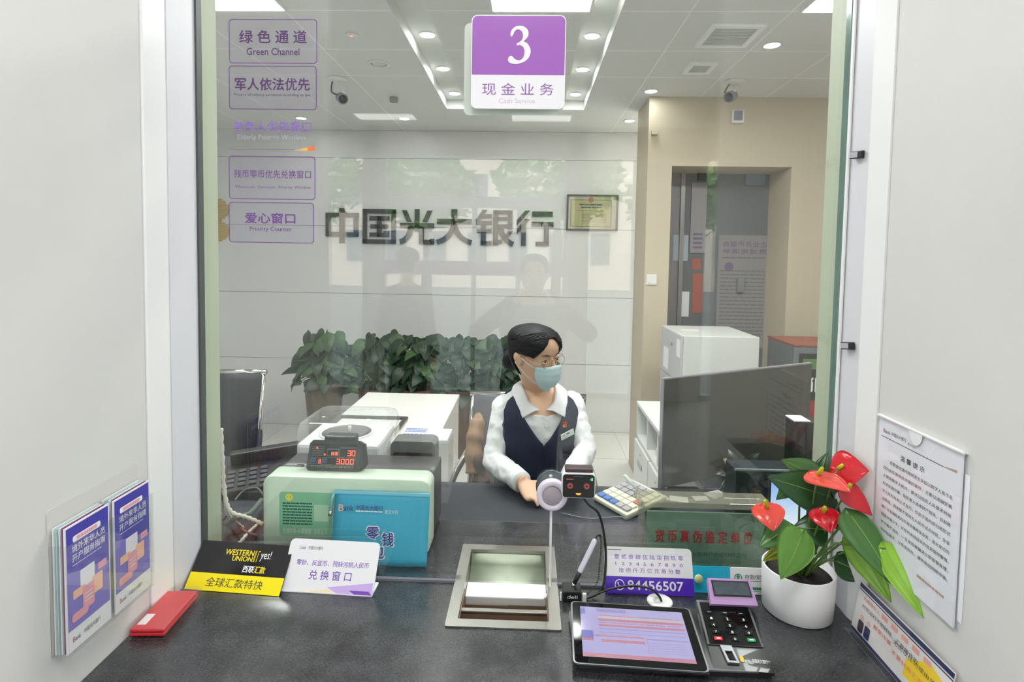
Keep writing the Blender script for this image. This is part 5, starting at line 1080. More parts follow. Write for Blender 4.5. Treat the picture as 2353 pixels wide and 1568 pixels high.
mb = MB(); mb.text(F, '消防应急', .04, zt2-.27, .36, zt2-.185, M_wt, .0048, .03); mb.text(F, '急用于器材', .04, zt2-.52, .40, zt2-.44, M_wt, .0056, .03); mb.fbox(F, .05, zt2-.14, .26, zt2-.08, .0042, .0048, mat('fire_green', (84, 124, 66), .5)); mb.build('lettering', t)
# ---------------------------------------------------------------- back wall and ceiling fittings
SW_Y = BY-.001
def bw(px, py): return Py(px, py, BY-.02)
M_char = mat('wall_character_dark', (34, 40, 40), .25, spec=.6)
# raised dark characters, drawn stroke by stroke on a 100 x 100 grid
def bar(mb, F, x0, y0, x1, y1, m, d=.02): mb.prism(F, [(x0, y0), (x1, y0), (x1, y1), (x0, y1)], 0, d, m)
def glyph(name, F, s, parent, polys, m=M_char):
    mb = MB()
    for p in polys: mb.prism(F, [(a*s[0], b*s[1]) for a, b in p], 0, .022, m)
    return mb.build('character', parent)
def R4(a, b, c, d): return [(a, b), (c, b), (c, d), (a, d)]
def arc(x0, y0, x1, y1, x2, y2, wd0, wd1, n=8):              # curved stroke through three points
    out = []; inn = []
    for i in range(n+1):
        t_ = i/n; x = (1-t_)**2*x0+2*t_*(1-t_)*x1+t_*t_*x2; y = (1-t_)**2*y0+2*t_*(1-t_)*y1+t_*t_*y2
        dx = 2*(1-t_)*(x1-x0)+2*t_*(x2-x1); dy = 2*(1-t_)*(y1-y0)+2*t_*(y2-y1); L = math.hypot(dx, dy); w_ = (wd0+(wd1-wd0)*t_)/2
        out.append((x-dy/L*w_, y+dx/L*w_)); inn.append((x+dy/L*w_, y-dx/L*w_))
    return out+inn[::-1]
# each glyph box in photo pixels (x0, y0, x1, y1), from the crop of the wall
GL = [
    ((748, 478, 823, 560), [R4(42, 0, 58, 100), R4(0, 19, 100, 32), R4(0, 74, 100, 87), R4(0, 19, 14, 87), R4(86, 19, 100, 87)]),
    ((833, 480, 909, 561), [R4(0, 0, 100, 13), R4(0, 87, 100, 100), R4(0, 0, 13, 100), R4(87, 0, 100, 100), R4(21, 20, 80, 32), R4(24, 44, 77, 56), R4(21, 67, 80, 80), R4(43, 20, 57, 80), R4(64, 31, 80, 37)]),
    ((919, 480, 997, 562), [R4(43, 38, 57, 100), R4(0, 46, 100, 60), [(6, 96), (20, 96), (34, 64), (20, 64)], [(94, 96), (80, 96), (66, 64), (80, 64)], arc(31, 50, 30, 14, 0, 6, 15, 15), R4(56, 6, 70, 50), R4(56, 0, 100, 13), R4(88, 0, 100, 16)]),
    ((1004, 480, 1083, 563), [R4(42, 50, 58, 100), R4(0, 58, 100, 72), arc(50, 60, 44, 18, 0, 6, 16, 14), arc(50, 60, 56, 18, 100, 6, 16, 14)]),
    ((1093, 482, 1180, 565), [[(18, 100), (30, 100), (12, 70), (0, 70)], R4(10, 76, 42, 88), R4(2, 57, 42, 69), R4(4, 35, 42, 46), R4(14, 4, 27, 66), R4(14, 0, 42, 12), R4(46, 88, 96, 99), R4(46, 0, 59, 99), R4(84, 46, 96, 99), R4(55, 70, 90, 80), R4(55, 49, 90, 60), [(46, 0), (70, 6), (70, 18), (46, 12)], arc(66, 50, 70, 16, 99, 4, 14, 14), [(98, 42), (86, 42), (74, 24), (82, 18)]]),
    ((1188, 484, 1271, 566), [[(36, 100), (22, 100), (0, 72), (0, 58)], [(36, 76), (22, 76), (0, 46), (0, 32)], R4(12, 0, 25, 62), R4(42, 84, 97, 98), R4(40, 55, 100, 69), R4(74, 6, 88, 60), R4(52, 0, 88, 12)])]
tl, br = bw(748, 478), bw(1271, 566)
t = thing('wall_lettering', ((tl.x+br.x)/2, BY-.001, br.z), 'six large raised dark Chinese characters on the back wall', 'wall lettering')
for (a, b, c, d), polys in GL:
    p, q = bw(a, b), bw(c, d); F = Frame((p.x, BY-.0005, q.z), (1, 0, 0), (0, 0, 1)); glyph('', F, ((q.x-p.x)/100, (p.z-q.z)/100), t, polys)
# gold striped emblem, half hidden by the left reveal
p, q = bw(503, 457), bw(526, 556); rr = (p.z-q.z)/2; ctr_ = V((q.x-rr*1.55, BY-.0005, (p.z+q.z)/2))
t = thing('wall_emblem', ctr_, 'gold striped emblem on the back wall at the left window reveal', 'emblem')
M_gold = mat('emblem_gold', (196, 164, 84), .4, metal=.3); M_goldp = mat('emblem_pale', (226, 208, 160), .5)
F = Frame(ctr_, (1, 0, 0), (0, 0, 1)); mb = MB(); mbp = MB()
ns = 22
for i in range(ns):
    z = -rr+2*rr*(i+.5)/ns; hh = 2*rr/ns*.36; lobe = rr*.5; zc_ = z-lobe if z > 0 else z+lobe
    xr = rr*.85 + rr*.70*math.sqrt(max(0, 1-(zc_/(lobe*1.02))**2))
    mb.prism(F, R4(-rr*1.4, z-hh, xr, z+hh), 0, .02, M_gold)
    mbp.prism(F, R4(-rr*1.4, z+hh, xr*.985, z+hh*1.75), 0, .012, M_goldp)
mb.build('gold_bars', t); mbp.build('pale_bars', t)

# framed certificate
p, q = bw(1303, 447), bw(1419, 531); F = Frame((p.x, BY-.001, q.z), (1, 0, 0), (-.0, -.04, 1)); w, h = q.x-p.x, p.z-q.z
M_frame = mat('certificate_frame', (74, 68, 70), .35); M_mat_ = mat('certificate_mount', (220, 214, 190), .6); M_cert = mat('certificate_paper', (206, 194, 140), .6); M_certb = mat('certificate_border', (150, 136, 84), .6)
t = thing('certificate', F.at(w/2, 0), 'framed cream certificate with a red seal right of the wall characters', 'certificate')
mb = MB(); mb.ring(F, rrect(0, 0, w, h), rrect(.014, .014, w-.016, h-.014), 0, .024, M_frame); mb.build('frame', t)
mb = MB(); mb.fbox(F, .013, .013, w-.013, h-.013, .001, .006, M_mat_); mb.build('mount', t)
mb = MB(); mb.fbox(F, w*.07, h*.10, w*.88, h*.87, .006, .007, M_cert); mb.ring(F, rrect(w*.07, h*.10, w*.88, h*.87), rrect(w*.095, h*.125, w*.855, h*.845), .007, .0076, M_certb); mb.build('paper', t)
mb = MB(); mb.poly(F, circ(w*.47, h*.855, h*.075, 24), .0085, mat('seal_red', (196, 84, 64), .5)); mb.build('red_seal', t)
mb = MB(); mb.bars(F, w*.25, h*.70, w*.70, h*.75, 1, M_ink, .008, .8, 3); mb.bars(F, w*.28, h*.62, w*.68, h*.67, 1, M_ink, .008, .8, 4); mb.bars(F, w*.17, h*.54, w*.70, h*.57, 1, M_certb, .008, .5, 5); mb.bars(F, w*.30, h*.22, w*.78, h*.48, 6, M_certb, .008, .35, 6); mb.build('print', t)
mb = MB(); mb.fbox(F, .012, .012, w-.012, h-.012, .018, .020, clear_mat('frame_glass', (244, 246, 244), .04, .5)); mb.build('glass', t)

# light switch on the beige wall
p = Py(1497, 643, by0-.002); F = FR(p.x-.036, by0-.0005, p.z-.037)
t = thing('light_switch', (p.x, by0, p.z), 'white square light switch on the beige wall beside the doorway', 'switch')
mb = MB(); mb.fbox(F, 0, 0, .072, .074, 0, .008, M_white, .003); mb.build('plate', t)
mb = MB(); mb.fbox(F, .006, .006, .066, .068, .008, .011, M_trim, .002); mb.rect(F, .012, .012, .026, .0145, .0113, M_dgrey); mb.build('rocker', t)

# ceiling vents, cameras, sensors
def vent(px4, label, rows):
    P = [Pz(a, b, CZ) for a, b in px4]; x0 = (P[0].x+P[3].x)/2; x1 = (P[1].x+P[2].x)/2; y0 = (P[0].y+P[1].y)/2; y1 = (P[2].y+P[3].y)/2
    if y0 > y1: y0, y1 = y1, y0
    F = Frame((x0, y1, CZ-.0005), (1, 0, 0), (0, -1, 0)); w, h = x1-x0, y1-y0; t = thing('ceiling_vent', ((x0+x1)/2, (y0+y1)/2, CZ), label, 'vent', 'ceiling vents')
    mb = MB(); mb.ring(F, rrect(0, 0, w, h), rrect(.026, .026, w-.026, h-.026), 0, .014, mat('vent_frame', (244, 245, 243), .5)); mb.build('frame', t)
    mb = MB(); mb.fbox(F, .025, .025, w-.025, h-.025, .0, .002, M_dgrey); mb.build('backing', t)
    mb = MB()
    for i in range(rows): b = .028+(h-.056)*(i+.5)/rows; mb.fbox(F, .026, b-(h-.056)/rows*.38, w-.026, b+(h-.056)/rows*.2, .003, .009, mat('vent_slat', (206, 212, 208), .5))
    mb.build('slat', t)
vent(((1598, 104), (1712, 104), (1762, 55), (1634, 52)), 'larger slatted ceiling vent near the right light panel', 12)
vent(((1570, 166), (1626, 166), (1652, 143), (1584, 141)), 'smaller ceiling vent behind the larger one', 8)
def dome_cam(base, body, label, m1, m2, look):
    t = thing('ceiling_camera', base, label, 'camera', 'ceiling cameras'); base, body = V(base), V(body)
    mb = MB(); mb.lathe([(.062, 0), (.060, -.012), (.045, -.02), (.0001, -.02)], M_trim, base, n=24); mb.build('mount', t)
    mb = MB(); mb.tube([base+V((.01, 0, -.018)), body+V((.02, 0, .02))], .007, M_trim, 8); mb.build('stem', t)
    mb = MB(); mb.tube(smooth_path([base+V((-.03, 0, -.01)), base.lerp(body, .5)+V((-.05, 0, -.02)), body+V((-.02, .0, .02))], 6), .005, M_dgrey, 6); mb.build('lead', t)
    mb = MB(); d = V(look).normalized(); mb.tube([body-d*.055, body-d*.05, body+d*.05, body+d*.055], [.025, .032, .034, .030], m1, 16); mb.build('housing', t)
    mb = MB(); mb.lathe([(.026, .0), (.0001, .004)], m2, body+d*.0555, d, 16); mb.build('lens', t)
b = Pz(1690, 186, CZ-.001)
dome_cam(b, Py(1679, 222, b.y), 'grey camera hanging from the ceiling over the beige wall corner', mat('camera_grey', (120, 122, 130), .4), M_dark, (-.5, -.8, -.3))
b = Pz(775, 180, CZ-.001)
dome_cam(b, Py(785, 226, b.y), 'grey camera hanging from the ceiling right of the military priority sticker', mat('camera_grey', (120, 122, 130), .4), M_dark, (.4, -.8, -.3))
for (px, py), l in (((870, 146), 'unlit recessed ceiling lamp left of the left light slot'),):
    p = Pz(px, py, CZ); t = thing('recessed_lamp', p, l, 'light')
    mb = MB(); mb.lathe([(.064, 0), (.066, -.006), (.052, -.009), (.048, -.003)], M_trim, p, n=28); mb.build('trim_ring', t)
    mb = MB(); mb.lathe([(.048, -.003), (.03, -.0045), (.0001, -.005)], mat('unlit_lens', (214, 214, 208), .2), p, n=24); mb.build('lens', t)
for (px, py), l, r in (((905, 232), 'grey ceiling sensor puck left of the number sign', .03), ((1500, 306), 'small beige sensor high on the beige wall edge', .03)):
    if py < 280:
        p = Pz(px, py-8, CZ-.0005); mb = MB(); mb.lathe([(r, 0), (r, -.028), (r*.85, -.034), (.0001, -.036)], mat('sensor_grey', (150, 146, 142), .5), p, n=20)
    else:
        p = Py(px, py, by0-.001); mb = MB(); mb.box(p.x-.012, p.x+.03, by0-.03, by0-.0005, p.z-.016, p.z+.016, M_beige, .004)
    tag(mb.build('sensor'), l, 'sensor')
p = Py(1699, 266, by0-.05); t = thing('wall_camera', (p.x, by0, p.z), 'small white square sensor box on the beige wall above the doorway', 'sensor')
mb = MB(); F = Frame((p.x-.038, by0-.02, p.z-.044), (1, -.1, 0), (.06, 0, 1)); mb.fbox(F, 0, 0, .076, .088, -.018, .012, M_white, .004); mb.build('case', t)
mb = MB(); mb.fbox(F, .008, .016, .066, .082, .0121, .014, mat('sensor_window', (126, 130, 140), .2), .001); mb.build('window_plate', t)
p = Pz(808, 78, CZ); mb = MB(); mb.lathe([(.03, 0), (.026, -.01), (.0001, -.012)], M_trim, p, n=20); mb.lathe([(.007, -.0122), (.0001, -.0135)], lit('detector_red', (255, 90, 60), 3.0), p+V((0, -.004, 0)), n=10); tag(mb.build('smoke_detector'), 'round smoke detector with a red light left of the left slot', 'smoke detector')

# posters on and beside the dark door
def door_sheet(name, x0, y0, x1, y1, m, label, yy):
    p, q = Py(x0, y0, yy), Py(x1, y1, yy); F = FR(p.x, yy, q.z); return F, q.x-p.x, p.z-q.z
yd = by1-.0515
M_post = mat('door_poster_grey', (140, 136, 138), .5); M_ptext = mat('door_poster_purple', (112, 96, 130), .5); M_pline = mat('door_poster_line', (112, 110, 112), .5)
F, w, h = door_sheet('', 1652, 540, 1757, 800, M_post, '', yd)
t = thing('door_poster', F.at(w/2, 0), 'tall faded poster with purple heading on the dark glass door', 'poster')
mb = MB(); mb.fbox(F, 0, 0, w, h, .0002, .0016, M_post); mb.build('sheet', t)
mb = MB(); mb.text(F, '企业开户服务', w*.08, h*.895, w*.97, h*.945, M_ptext, .002, .02, True); mb.text(F, '费减免清单', w*.08, h*.835, w*.97, h*.88, M_ptext, .002, .02, True); mb.bars(F, w*.08, h*.79, w*.95, h*.81, 1, M_pline, .002, .7); mb.bars(F, w*.05, h*.10, w*.95, h*.70, 18, M_pline, .002, .35, 12); mb.poly(F, circ(w*.22, h*.72, w*.09, 20), .0022, M_ptext); mb.build('print', t)
F, w, h = door_sheet('', 1589, 420, 1619, 582, M_post, '', by1-.0515)
t = thing('hanging_scroll', F.at(w/2, h), 'narrow pale notice board at the left of the doorway', 'notice')
mb = MB(); mb.fbox(F, 0, 0, w, h, .0004, .012, mat('scroll_grey', (152, 148, 150), .5), .002); mb.build('board', t)
mb = MB(); mb.bars(F, w*.2, h*.05, w*.8, h*.3, 4, M_ptext, .0126, .5, 3); mb.build('print', t)
M_brick = mat('poster_brick_red', (168, 92, 76), .5)
for (a, b, c, d), l in (((1590, 594, 1610, 620), 'small brick red card beneath the narrow notice board'), ((1592, 628, 1612, 720), 'tall brick red banner strip beside the doorway')):
    F, w, h = door_sheet('', a, b, c, d, M_brick, '', by1-.0515); mb = MB(); mb.fbox(F, 0, 0, w, h, .0004, .003, M_brick); tag(mb.build('red_banner'), l, 'banner')
for (a, b, c, d), m, l in (((1562, 670, 1582, 728), M_paper, 'small white notice on the grey side panel of the doorway'), ((1548, 540, 1580, 600), mat('blueish_notice', (176, 186, 200), .5), 'blue grey leaflet on the side panel of the doorway')):
    F, w, h = door_sheet('', a, b, c, d, m, '', by1-.0515); mb = MB(); mb.fbox(F, 0, 0, w, h, .0002, .0016, m); tag(mb.build('door_notice'), l, 'notice')
for (a, b, c, d), m, l in (((1633, 394, 1664, 415), mat('door_sign_blue', (88, 100, 124), .4), 'small blue sign high on the dark door'), ((1713, 398, 1757, 426), mat('door_sign_pale', (120, 134, 150), .4), 'pale blue box high on the dark door, right of the small sign')):
    F, w, h = door_sheet('', a, b, c, d, m, '', yd); mb = MB(); mb.fbox(F, 0, 0, w, h, .0004, .01, m, .001); tag(mb.build('door_sign'), l, 'sign')
F, w, h = door_sheet('', 1602, 397, 1620, 416, M_dark, '', by1-.0515); mb = MB(); mb.fbox(F, 0, 0, w, h, .0004, .03, M_dark, .004); tag(mb.build('door_closer'), 'black door closer at the top of the doorway', 'door closer')
p, q = Py(1692, 640, yd), Py(1706, 672, yd); mb = MB(); mb.box(p.x, q.x, yd-.03, yd-.0005, q.z, p.z, mat('lock_steel', (150, 154, 158), .3, metal=.7), .003); tag(mb.build('door_lock'), 'steel lock box on the dark glass door', 'lock')

# ---------------------------------------------------------------- plants along the back wall
M_pl1, M_pl2 = leafmat('pothos_green', (36, 60, 40), .42), leafmat('pothos_light_green', (60, 90, 50), .42)
M_ptall = mat('planter_bronze', (96, 86, 70), .45, noise=.1, nscale=30); M_pbrown = mat('planter_brown', (86, 58, 48), .4)
def pothos(px, top_px, y, spread, hgt, seed, label, rim, tall=True, n=110):
    rn = random.Random(seed); c = Py(*px, y); base = V((c.x, y, 0)); zr = c.z
    t = thing('potted_pothos', base, label, 'potted plant', 'potted plants along the back wall'); m = M_ptall if tall else M_pbrown
    mb = MB(); mb.lathe([(rim*.62, .0), (rim*.66, .03), (rim*.95, zr*.92), (rim, zr-.01), (rim*1.02, zr), (rim*.93, zr), (rim*.9, zr-.05), (.0001, zr-.05)], m, base, n=28); mb.build('pot', t)
    lb = MB(); top = Py(*top_px, y).z; c0 = V((c.x, y, zr))
    for i in range(n):
        an = 2*PI*i/n*5.3+rn.uniform(-.3, .3); rad = spread*math.sqrt((i+.5)/n)
        el = 1-(i/n)**1.5
        tip = V((c.x+math.cos(an)*rad, y+math.sin(an)*rad*.55, zr+.02+(top-zr)*(min(1, el+.25)*rn.uniform(.45, 1.0))-(.16*rn.random() if i > n*.55 else 0)))
        d = V((math.cos(an)*.8+rn.uniform(-.5, .5), math.sin(an)*.5, rn.uniform(-1.0, -.1))).normalized(); L = rn.uniform(.08, .15); b_ = tip-d*L*.25
        lb.tube([c0+V((rn.uniform(-.04, .04), rn.uniform(-.03, .03), -.05)), c0.lerp(b_, .55)+V((0, 0, .05)), b_], [.005, .004, .003], M_stalk, 5)
        leaf_mesh(lb, b_, b_+d*L, L*rn.uniform(.66, .85), M_pl2 if rn.random() < .22 else M_pl1, .012, V((math.cos(an)*.6+rn.uniform(-.5, .5), -.7, rn.uniform(.1, .9))), .16, .03, n=7, cup=.16)
    lb.build('foliage', t)
PY = 2.95
pothos((745, 876), (730, 775), PY, .26, .4, 11, 'leafy pothos in a tall bronze planter, leftmost of the row', .155)
pothos((868, 888), (850, 778), PY+.05, .27, .4, 12, 'leafy pothos second from the left in the row behind the white desk', .16, False)
pothos((962, 890), (950, 782), PY-.02, .25, .4, 13, 'leafy pothos in the middle of the row behind the white desk', .15, False)
pothos((1060, 892), (1050, 786), PY+.05, .26, .4, 14, 'leafy pothos just left of the grey chair back in the plant row', .15, False)
pothos((1150, 895), (1135, 788), PY-.0, .23, .4, 15, 'leafy pothos at the right end of the row, behind the teller', .15, False)
# ---------------------------------------------------------------- office chairs
M_mesh = mat('chair_black_mesh', (36, 38, 46), .6, noise=.15, nscale=200); M_cgreyf = mat('chair_grey_fabric', (96, 96, 102), .6)
def office_chair(base, rot, seat_z, back_top, w, fab, label, arm_m, arm=True):
    t = thing('office_chair', base, label, 'chair'); B = V(base); c, s = math.cos(rot), math.sin(rot)
    def W(x, y, z): return V((B.x+x*c-y*s, B.y+x*s+y*c, z))      # +y is the back of the chair
    hw = w/2
    def sheet(mb, pts, th, m):                                  # bent sheet through (y, z) profile points
        P = smooth_path([V((0, a, b)) for a, b in pts], 5); vs = []; k = len(P)
        for dz in (0, th):
            for p in P:
                for x in (-hw, hw): vs.append(W(x, p.y+dz, p.z))
        fs = []
        for i in range(k-1): a = 2*i; fs += [(a, a+1, a+3, a+2), (2*k+a+2, 2*k+a+3, 2*k+a+1, 2*k+a), (a, a+2, 2*k+a+2, 2*k+a), (a+1, 2*k+a+1, 2*k+a+3, a+3)]
        fs += [(0, 2*k, 2*k+1, 1), (2*k-2, 2*k-1, 4*k-1, 4*k-2)]; mb.add(vs, fs, m, True)
    mb = MB(); sheet(mb, ((.20, seat_z+.05), (.235, seat_z+.18), (.245, seat_z+.34), (.30, back_top)), .025, fab); mb.build('backrest', t)
    mb = MB(); sheet(mb, ((-.24, seat_z-.015), (-.2, seat_z+.01), (.0, seat_z+.0), (.20, seat_z+.04)), .04, fab); mb.build('seat', t)
    for sx in (-1, 1):
        mb = MB(); mb.tube([W(sx*(hw+.008), -.22, seat_z-.01), W(sx*(hw+.008), .2, seat_z+.03), W(sx*(hw+.008), .25, seat_z+.2), W(sx*(hw+.008), .258, seat_z+.34), W(sx*(hw+.008), .314, back_top+.005)], .011, M_chrome, 8); mb.build('side_rail', t)
        if arm:
            mb = MB(); P = smooth_path([W(sx*(hw+.01), .255, seat_z+.30), W(sx*(hw+.045), .12, seat_z+.245), W(sx*(hw+.05), -.10, seat_z+.215), W(sx*(hw+.05), -.165, seat_z+.17), W(sx*(hw+.045), -.16, seat_z+.06), W(sx*(hw+.01), -.10, seat_z+.0)], 6); mb.tube(P, .0125, arm_m, 9, flat=1.5); mb.build('armrest', t)
    mb = MB(); mb.tube([W(-hw-.02, .314, back_top+.004), W(hw+.02, .314, back_top+.004)], .014, M_chrome, 10); mb.build('top_rail', t)
    mb = MB(); mb.tube([W(0, 0, seat_z-.01), W(0, 0, .10)], [.03, .026], M_chrome, 12); mb.build('gas_column', t)
    for i in range(5):
        a = 2*PI*i/5+.3; mb = MB(); mb.tube([W(0, 0, .115), W(.26*math.cos(a), .26*math.sin(a), .075)], [.022, .014], M_chrome, 8); lg = mb.build('base_leg', t)
        mb = MB(); mb.lathe([(.026, -.012), (.027, 0), (.026, .012)], M_dark, W(.27*math.cos(a), .27*math.sin(a), .027), (math.sin(a), -math.cos(a), 0), 14); mb.build('caster', lg)
    return t
# black chair at the left, its back towards the glass side
tl, tr = Py(470, 862, 1.12), Py(617, 867, 1.12)
office_chair(((tl.x+tr.x)/2-.02, .86, 0), .10, tl.z-.56, tl.z, tr.x-tl.x-.02, M_mesh, 'black mesh office chair with dark arms at the left end of the desk', mat('chair_arm_dark', (54, 54, 58), .3, metal=.5))
# the teller's chair
tl = Py(1080, 909, 1.16)
office_chair((-.01, .86, 0), -.05, tl.z-.53, tl.z, .49, M_cgreyf, 'grey office chair with chrome arms that the teller sits on', M_chrome)

# brown jacket over the chair's side
M_jacket = mat('jacket_brown', (150, 120, 96), .85, noise=.2, nscale=14, bump=.5, bscale=40); M_jackd = mat('jacket_dark_brown', (88, 66, 56), .85, noise=.2, nscale=14)
J = [Py(1098, 966, .98), Py(1092, 1000, .95), Py(1088, 1040, .92), Py(1090, 1085, .90), Py(1096, 1115, .90)]
t = thing('jacket', J[-1], 'brown furry jacket hung over the left side of the grey chair', 'jacket')
mb = MB(); rr_ = [.014, .032, .038, .036, .030]
mb.tube(smooth_path([J[0]+V((0, 0, .012))]+J[:4], 5), [.012+.024*min(1, i/8)*(1+.12*math.sin(i*1.3)) for i in range(21)], M_jacket, 14, flat=1.6, up=(0, 1, 0)); mb.build('body', t)
mb = MB(); K = [p+V((.025, -.02, 0)) for p in J[2:]] + [J[-1]+V((.03, -.02, -.16))]; mb.tube(smooth_path(K, 5), [.030+.006*math.sin(i) for i in range(16)], M_jackd, 12, flat=1.5, up=(0, 1, 0)); mb.build('sleeve', t)

# ---------------------------------------------------------------- the teller
M_skin = mat('skin', (226, 184, 156), .5, sub=.12); M_hair = mat('black_hair', (19, 18, 22), .55, spec=.3, noise=.3, nscale=60, bump=.3, bscale=160); M_maskc = mat('mask_blue', (198, 224, 232), .75); M_shirt = mat('shirt_white', (232, 232, 236), .75, bump=.35, bscale=26); M_vest = mat('vest_navy', (26, 34, 62), .75, noise=.08, nscale=300); M_skirt = mat('trousers_navy', (28, 30, 44), .8)
M_gold2 = mat('glasses_gold', (190, 158, 120), .25, metal=.9); M_eyew = mat('eye_white', (226, 220, 216), .3); M_iris = mat('iris_dark', (34, 22, 18), .15); M_brow = mat('brow_dark', (70, 52, 46), .8); M_lip = mat('lips', (190, 116, 106), .5)

def ring(c, s, f, w, df, db, z, n=28, ex=2.3):                # closed loop: S sideways, F forwards; half width w, front df, back db
    out = []
    for i in range(n):
        a = 2*PI*i/n; ca, sa = math.cos(a), math.sin(a)
        x = w*math.copysign(abs(ca)**(2/ex), ca); y = (df if sa > 0 else db)*math.copysign(abs(sa)**(2/ex), sa)
        out.append(V(c)+s*x+f*y+V((0, 0, z)))
    return out
def remesh(o, vox, smooth=6, fac=.5):
    m = o.modifiers.new('skin', 'REMESH'); m.mode = 'VOXEL'; m.voxel_size = vox; m.use_smooth_shade = True
    if smooth: s = o.modifiers.new('soft', 'SMOOTH'); s.factor = fac; s.iterations = smooth
    return o
# head rings: z, half width, front, back (front positive: distance of the front edge ahead of the axis)
HEAD = [(-.120, .016, .078, -.050), (-.112, .030, .086, -.025), (-.098, .042, .092, .008), (-.078, .053, .094, .038), (-.055, .060, .093, .066), (-.030, .065, .094, .082), (-.008, .067, .088, .090), (.004, .0675, .087, .093), (.020, .070, .094, .096), (.045, .073, .095, .099), (.070, .071, .086, .096), (.090, .062, .068, .084), (.105, .047, .046, .063), (.114, .028, .025, .036), (.118, .010, .008, .012)]
def head_pt(H, az, z, off=0.):                               # point on the head surface, az from straight ahead towards her left
    for (z0, w0, f0_, b0), (z1, w1, f1_, b1) in zip(HEAD[:-1], HEAD[1:]):
        if z0 <= z <= z1 or (z < HEAD[0][0] and z0 == HEAD[0][0]):
            k = max(0, (z-z0)/(z1-z0)); w, fr_, bk = w0+(w1-w0)*k, f0_+(f1_-f0_)*k, b0+(b1-b0)*k; break
    else: w, fr_, bk = .01, .008, .012
    ca, sa = math.sin(az), math.cos(az); ex = 2.3
    x = (w+off)*math.copysign(abs(ca)**(2/ex), ca); y = ((fr_+off) if sa > 0 else (bk+off))*math.copysign(abs(sa)**(2/ex), sa)
    return H['c']+H['R']@V((x, y, z))
def head_frame(c, turn, nod, tilt=0.):
    """local axes: x = her left, y = ahead, z = up"""
    fwd = V((math.sin(turn), -math.cos(turn), 0)); left = V((math.cos(turn), math.sin(turn), 0)); up_ = V((0, 0, 1))
    R = Matrix((left, fwd, up_)).transposed(); R = R @ Matrix.Rotation(-nod, 3, 'X') @ Matrix.Rotation(tilt, 3, 'Y')
    return {'c': V(c), 'R': R}
def add_head(mb, H, m, nose=True):
    rings = []
    for z, w, fr_, bk in HEAD:
        r_ = []
        for i in range(32):
            a = 2*PI*i/32; ca, sa = math.cos(a), math.sin(a); ex = 2.3
            y0 = 0
            r_.append(H['c']+H['R']@V((w*math.copysign(abs(ca)**(2/ex), ca), (fr_ if sa > 0 else bk)*math.copysign(abs(sa)**(2/ex), sa) if not (bk < 0 and sa < 0) else -bk*abs(sa), z)))
        rings.append(r_)
    mb.loft(rings, m)
    P = lambda x, y, z: H['c']+H['R']@V((x, y, z))
    if nose:
        mb.tube([P(0, .086, .006), P(0, .098, -.018), P(0, .108, -.036), P(0, .094, -.046)], [.006, .0085, .011, .008], m, 10)
        for s in (-1, 1): mb.ball(P(s*.010, .097, -.040), .0075, m)
    for s in (-1, 1):
        mb.ball(P(s*.074, -.006, -.014), .009, m, .018, .030, H['R']); mb.ball(P(s*.081, -.013, -.003), .007, m, .015, .021, H['R'])
def chain(mb, pts, rs, m, n=14, up=None, flat=1.0): mb.tube(pts, rs, m, n, up=up, flat=flat)
def add_hand(mb, wrist, tips, thumb, back, m, s=1.0):
    """palm from the wrist, five separate fingers: TIPS index..little finger ends, THUMB its end, BACK the normal of the back of the hand"""
    wrist = V(wrist); tips = [V(t_) for t_ in tips]; mid = (tips[1]+tips[2])/2; d = (mid-wrist).normalized(); L = .085*s; back = V(back); back = (back-d*back.dot(d)).normalized(); sd = d.cross(back)
    if (tips[0]-tips[3]).dot(sd) < 0: sd = -sd
    kn = [wrist+d*L*q+sd*w_*s for q, w_ in ((1.0, .030), (1.05, .011), (1.0, -.009), (.92, -.027))]
    rings = [[wrist+d*L*q+sd*(wd*math.cos(2*PI*i/14))*s+back*(th*math.sin(2*PI*i/14))*s for i in range(14)] for q, wd, th in ((-.15, .024, .018), (.1, .027, .017), (.45, .036, .016), (.8, .040, .013), (1.0, .037, .010))]
    mb.loft(rings, m)
    for k, t_ in zip(kn, tips):
        v = t_-k; j1 = k+v*.42+back*.010*s; j2 = k+v*.75+back*.007*s
        mb.tube([k-d*.015, k, j1, j2, k+v*.94, t_], [.0085*s, .0092*s, .0085*s, .0075*s, .0065*s, .003*s], m, 9)
    b0 = wrist+d*L*.28+sd*.030*s; th_ = V(thumb); v = th_-b0
    mb.tube([wrist+d*L*.1+sd*.015*s, b0, b0+v*.5+sd*.006*s, b0+v*.9, th_], [.012*s, .0125*s, .0105*s, .0085*s, .004*s], m, 10)

root = V((.045, .80, 0))
tp = thing('person', root, 'seated bank teller in a navy vest, white shirt, glasses and blue face mask', 'person')
hc = Py(1236, 813, .715)
TH = head_frame(hc+V((-.012, .0, .0)), math.radians(44), math.radians(7), math.radians(-3))
TH['R'] = TH['R'] @ Matrix.Diagonal((1.0, 1.0, .92))
sdir = V((math.cos(.16), math.sin(.16), 0)); fdir = V((math.sin(.16), -math.cos(.16), 0)); tc_ = V((.045, .775, 0))
zN = Py(1230, 900, .75).z                                       # base of the neck
TORSO = [(zN-.50, .165, .115, .115, .0), (zN-.42, .160, .112, .112, .0), (zN-.33, .146, .106, .102, .0), (zN-.24, .142, .108, .098, .004), (zN-.16, .150, .120, .098, .008), (zN-.10, .150, .112, .098, .006), (zN-.060, .150, .096, .092, .0), (zN-.028, .132, .076, .084, -.004), (zN-.008, .100, .060, .074, -.008), (zN+.010, .070, .054, .062, -.012), (zN+.022, .052, .048, .056, -.012)]
def torso_ring(z, w, df, db, sh, off=0., n=40): return ring(tc_+fdir*sh, sdir, fdir, w+off, df+off, db+off, z, n, 2.4)
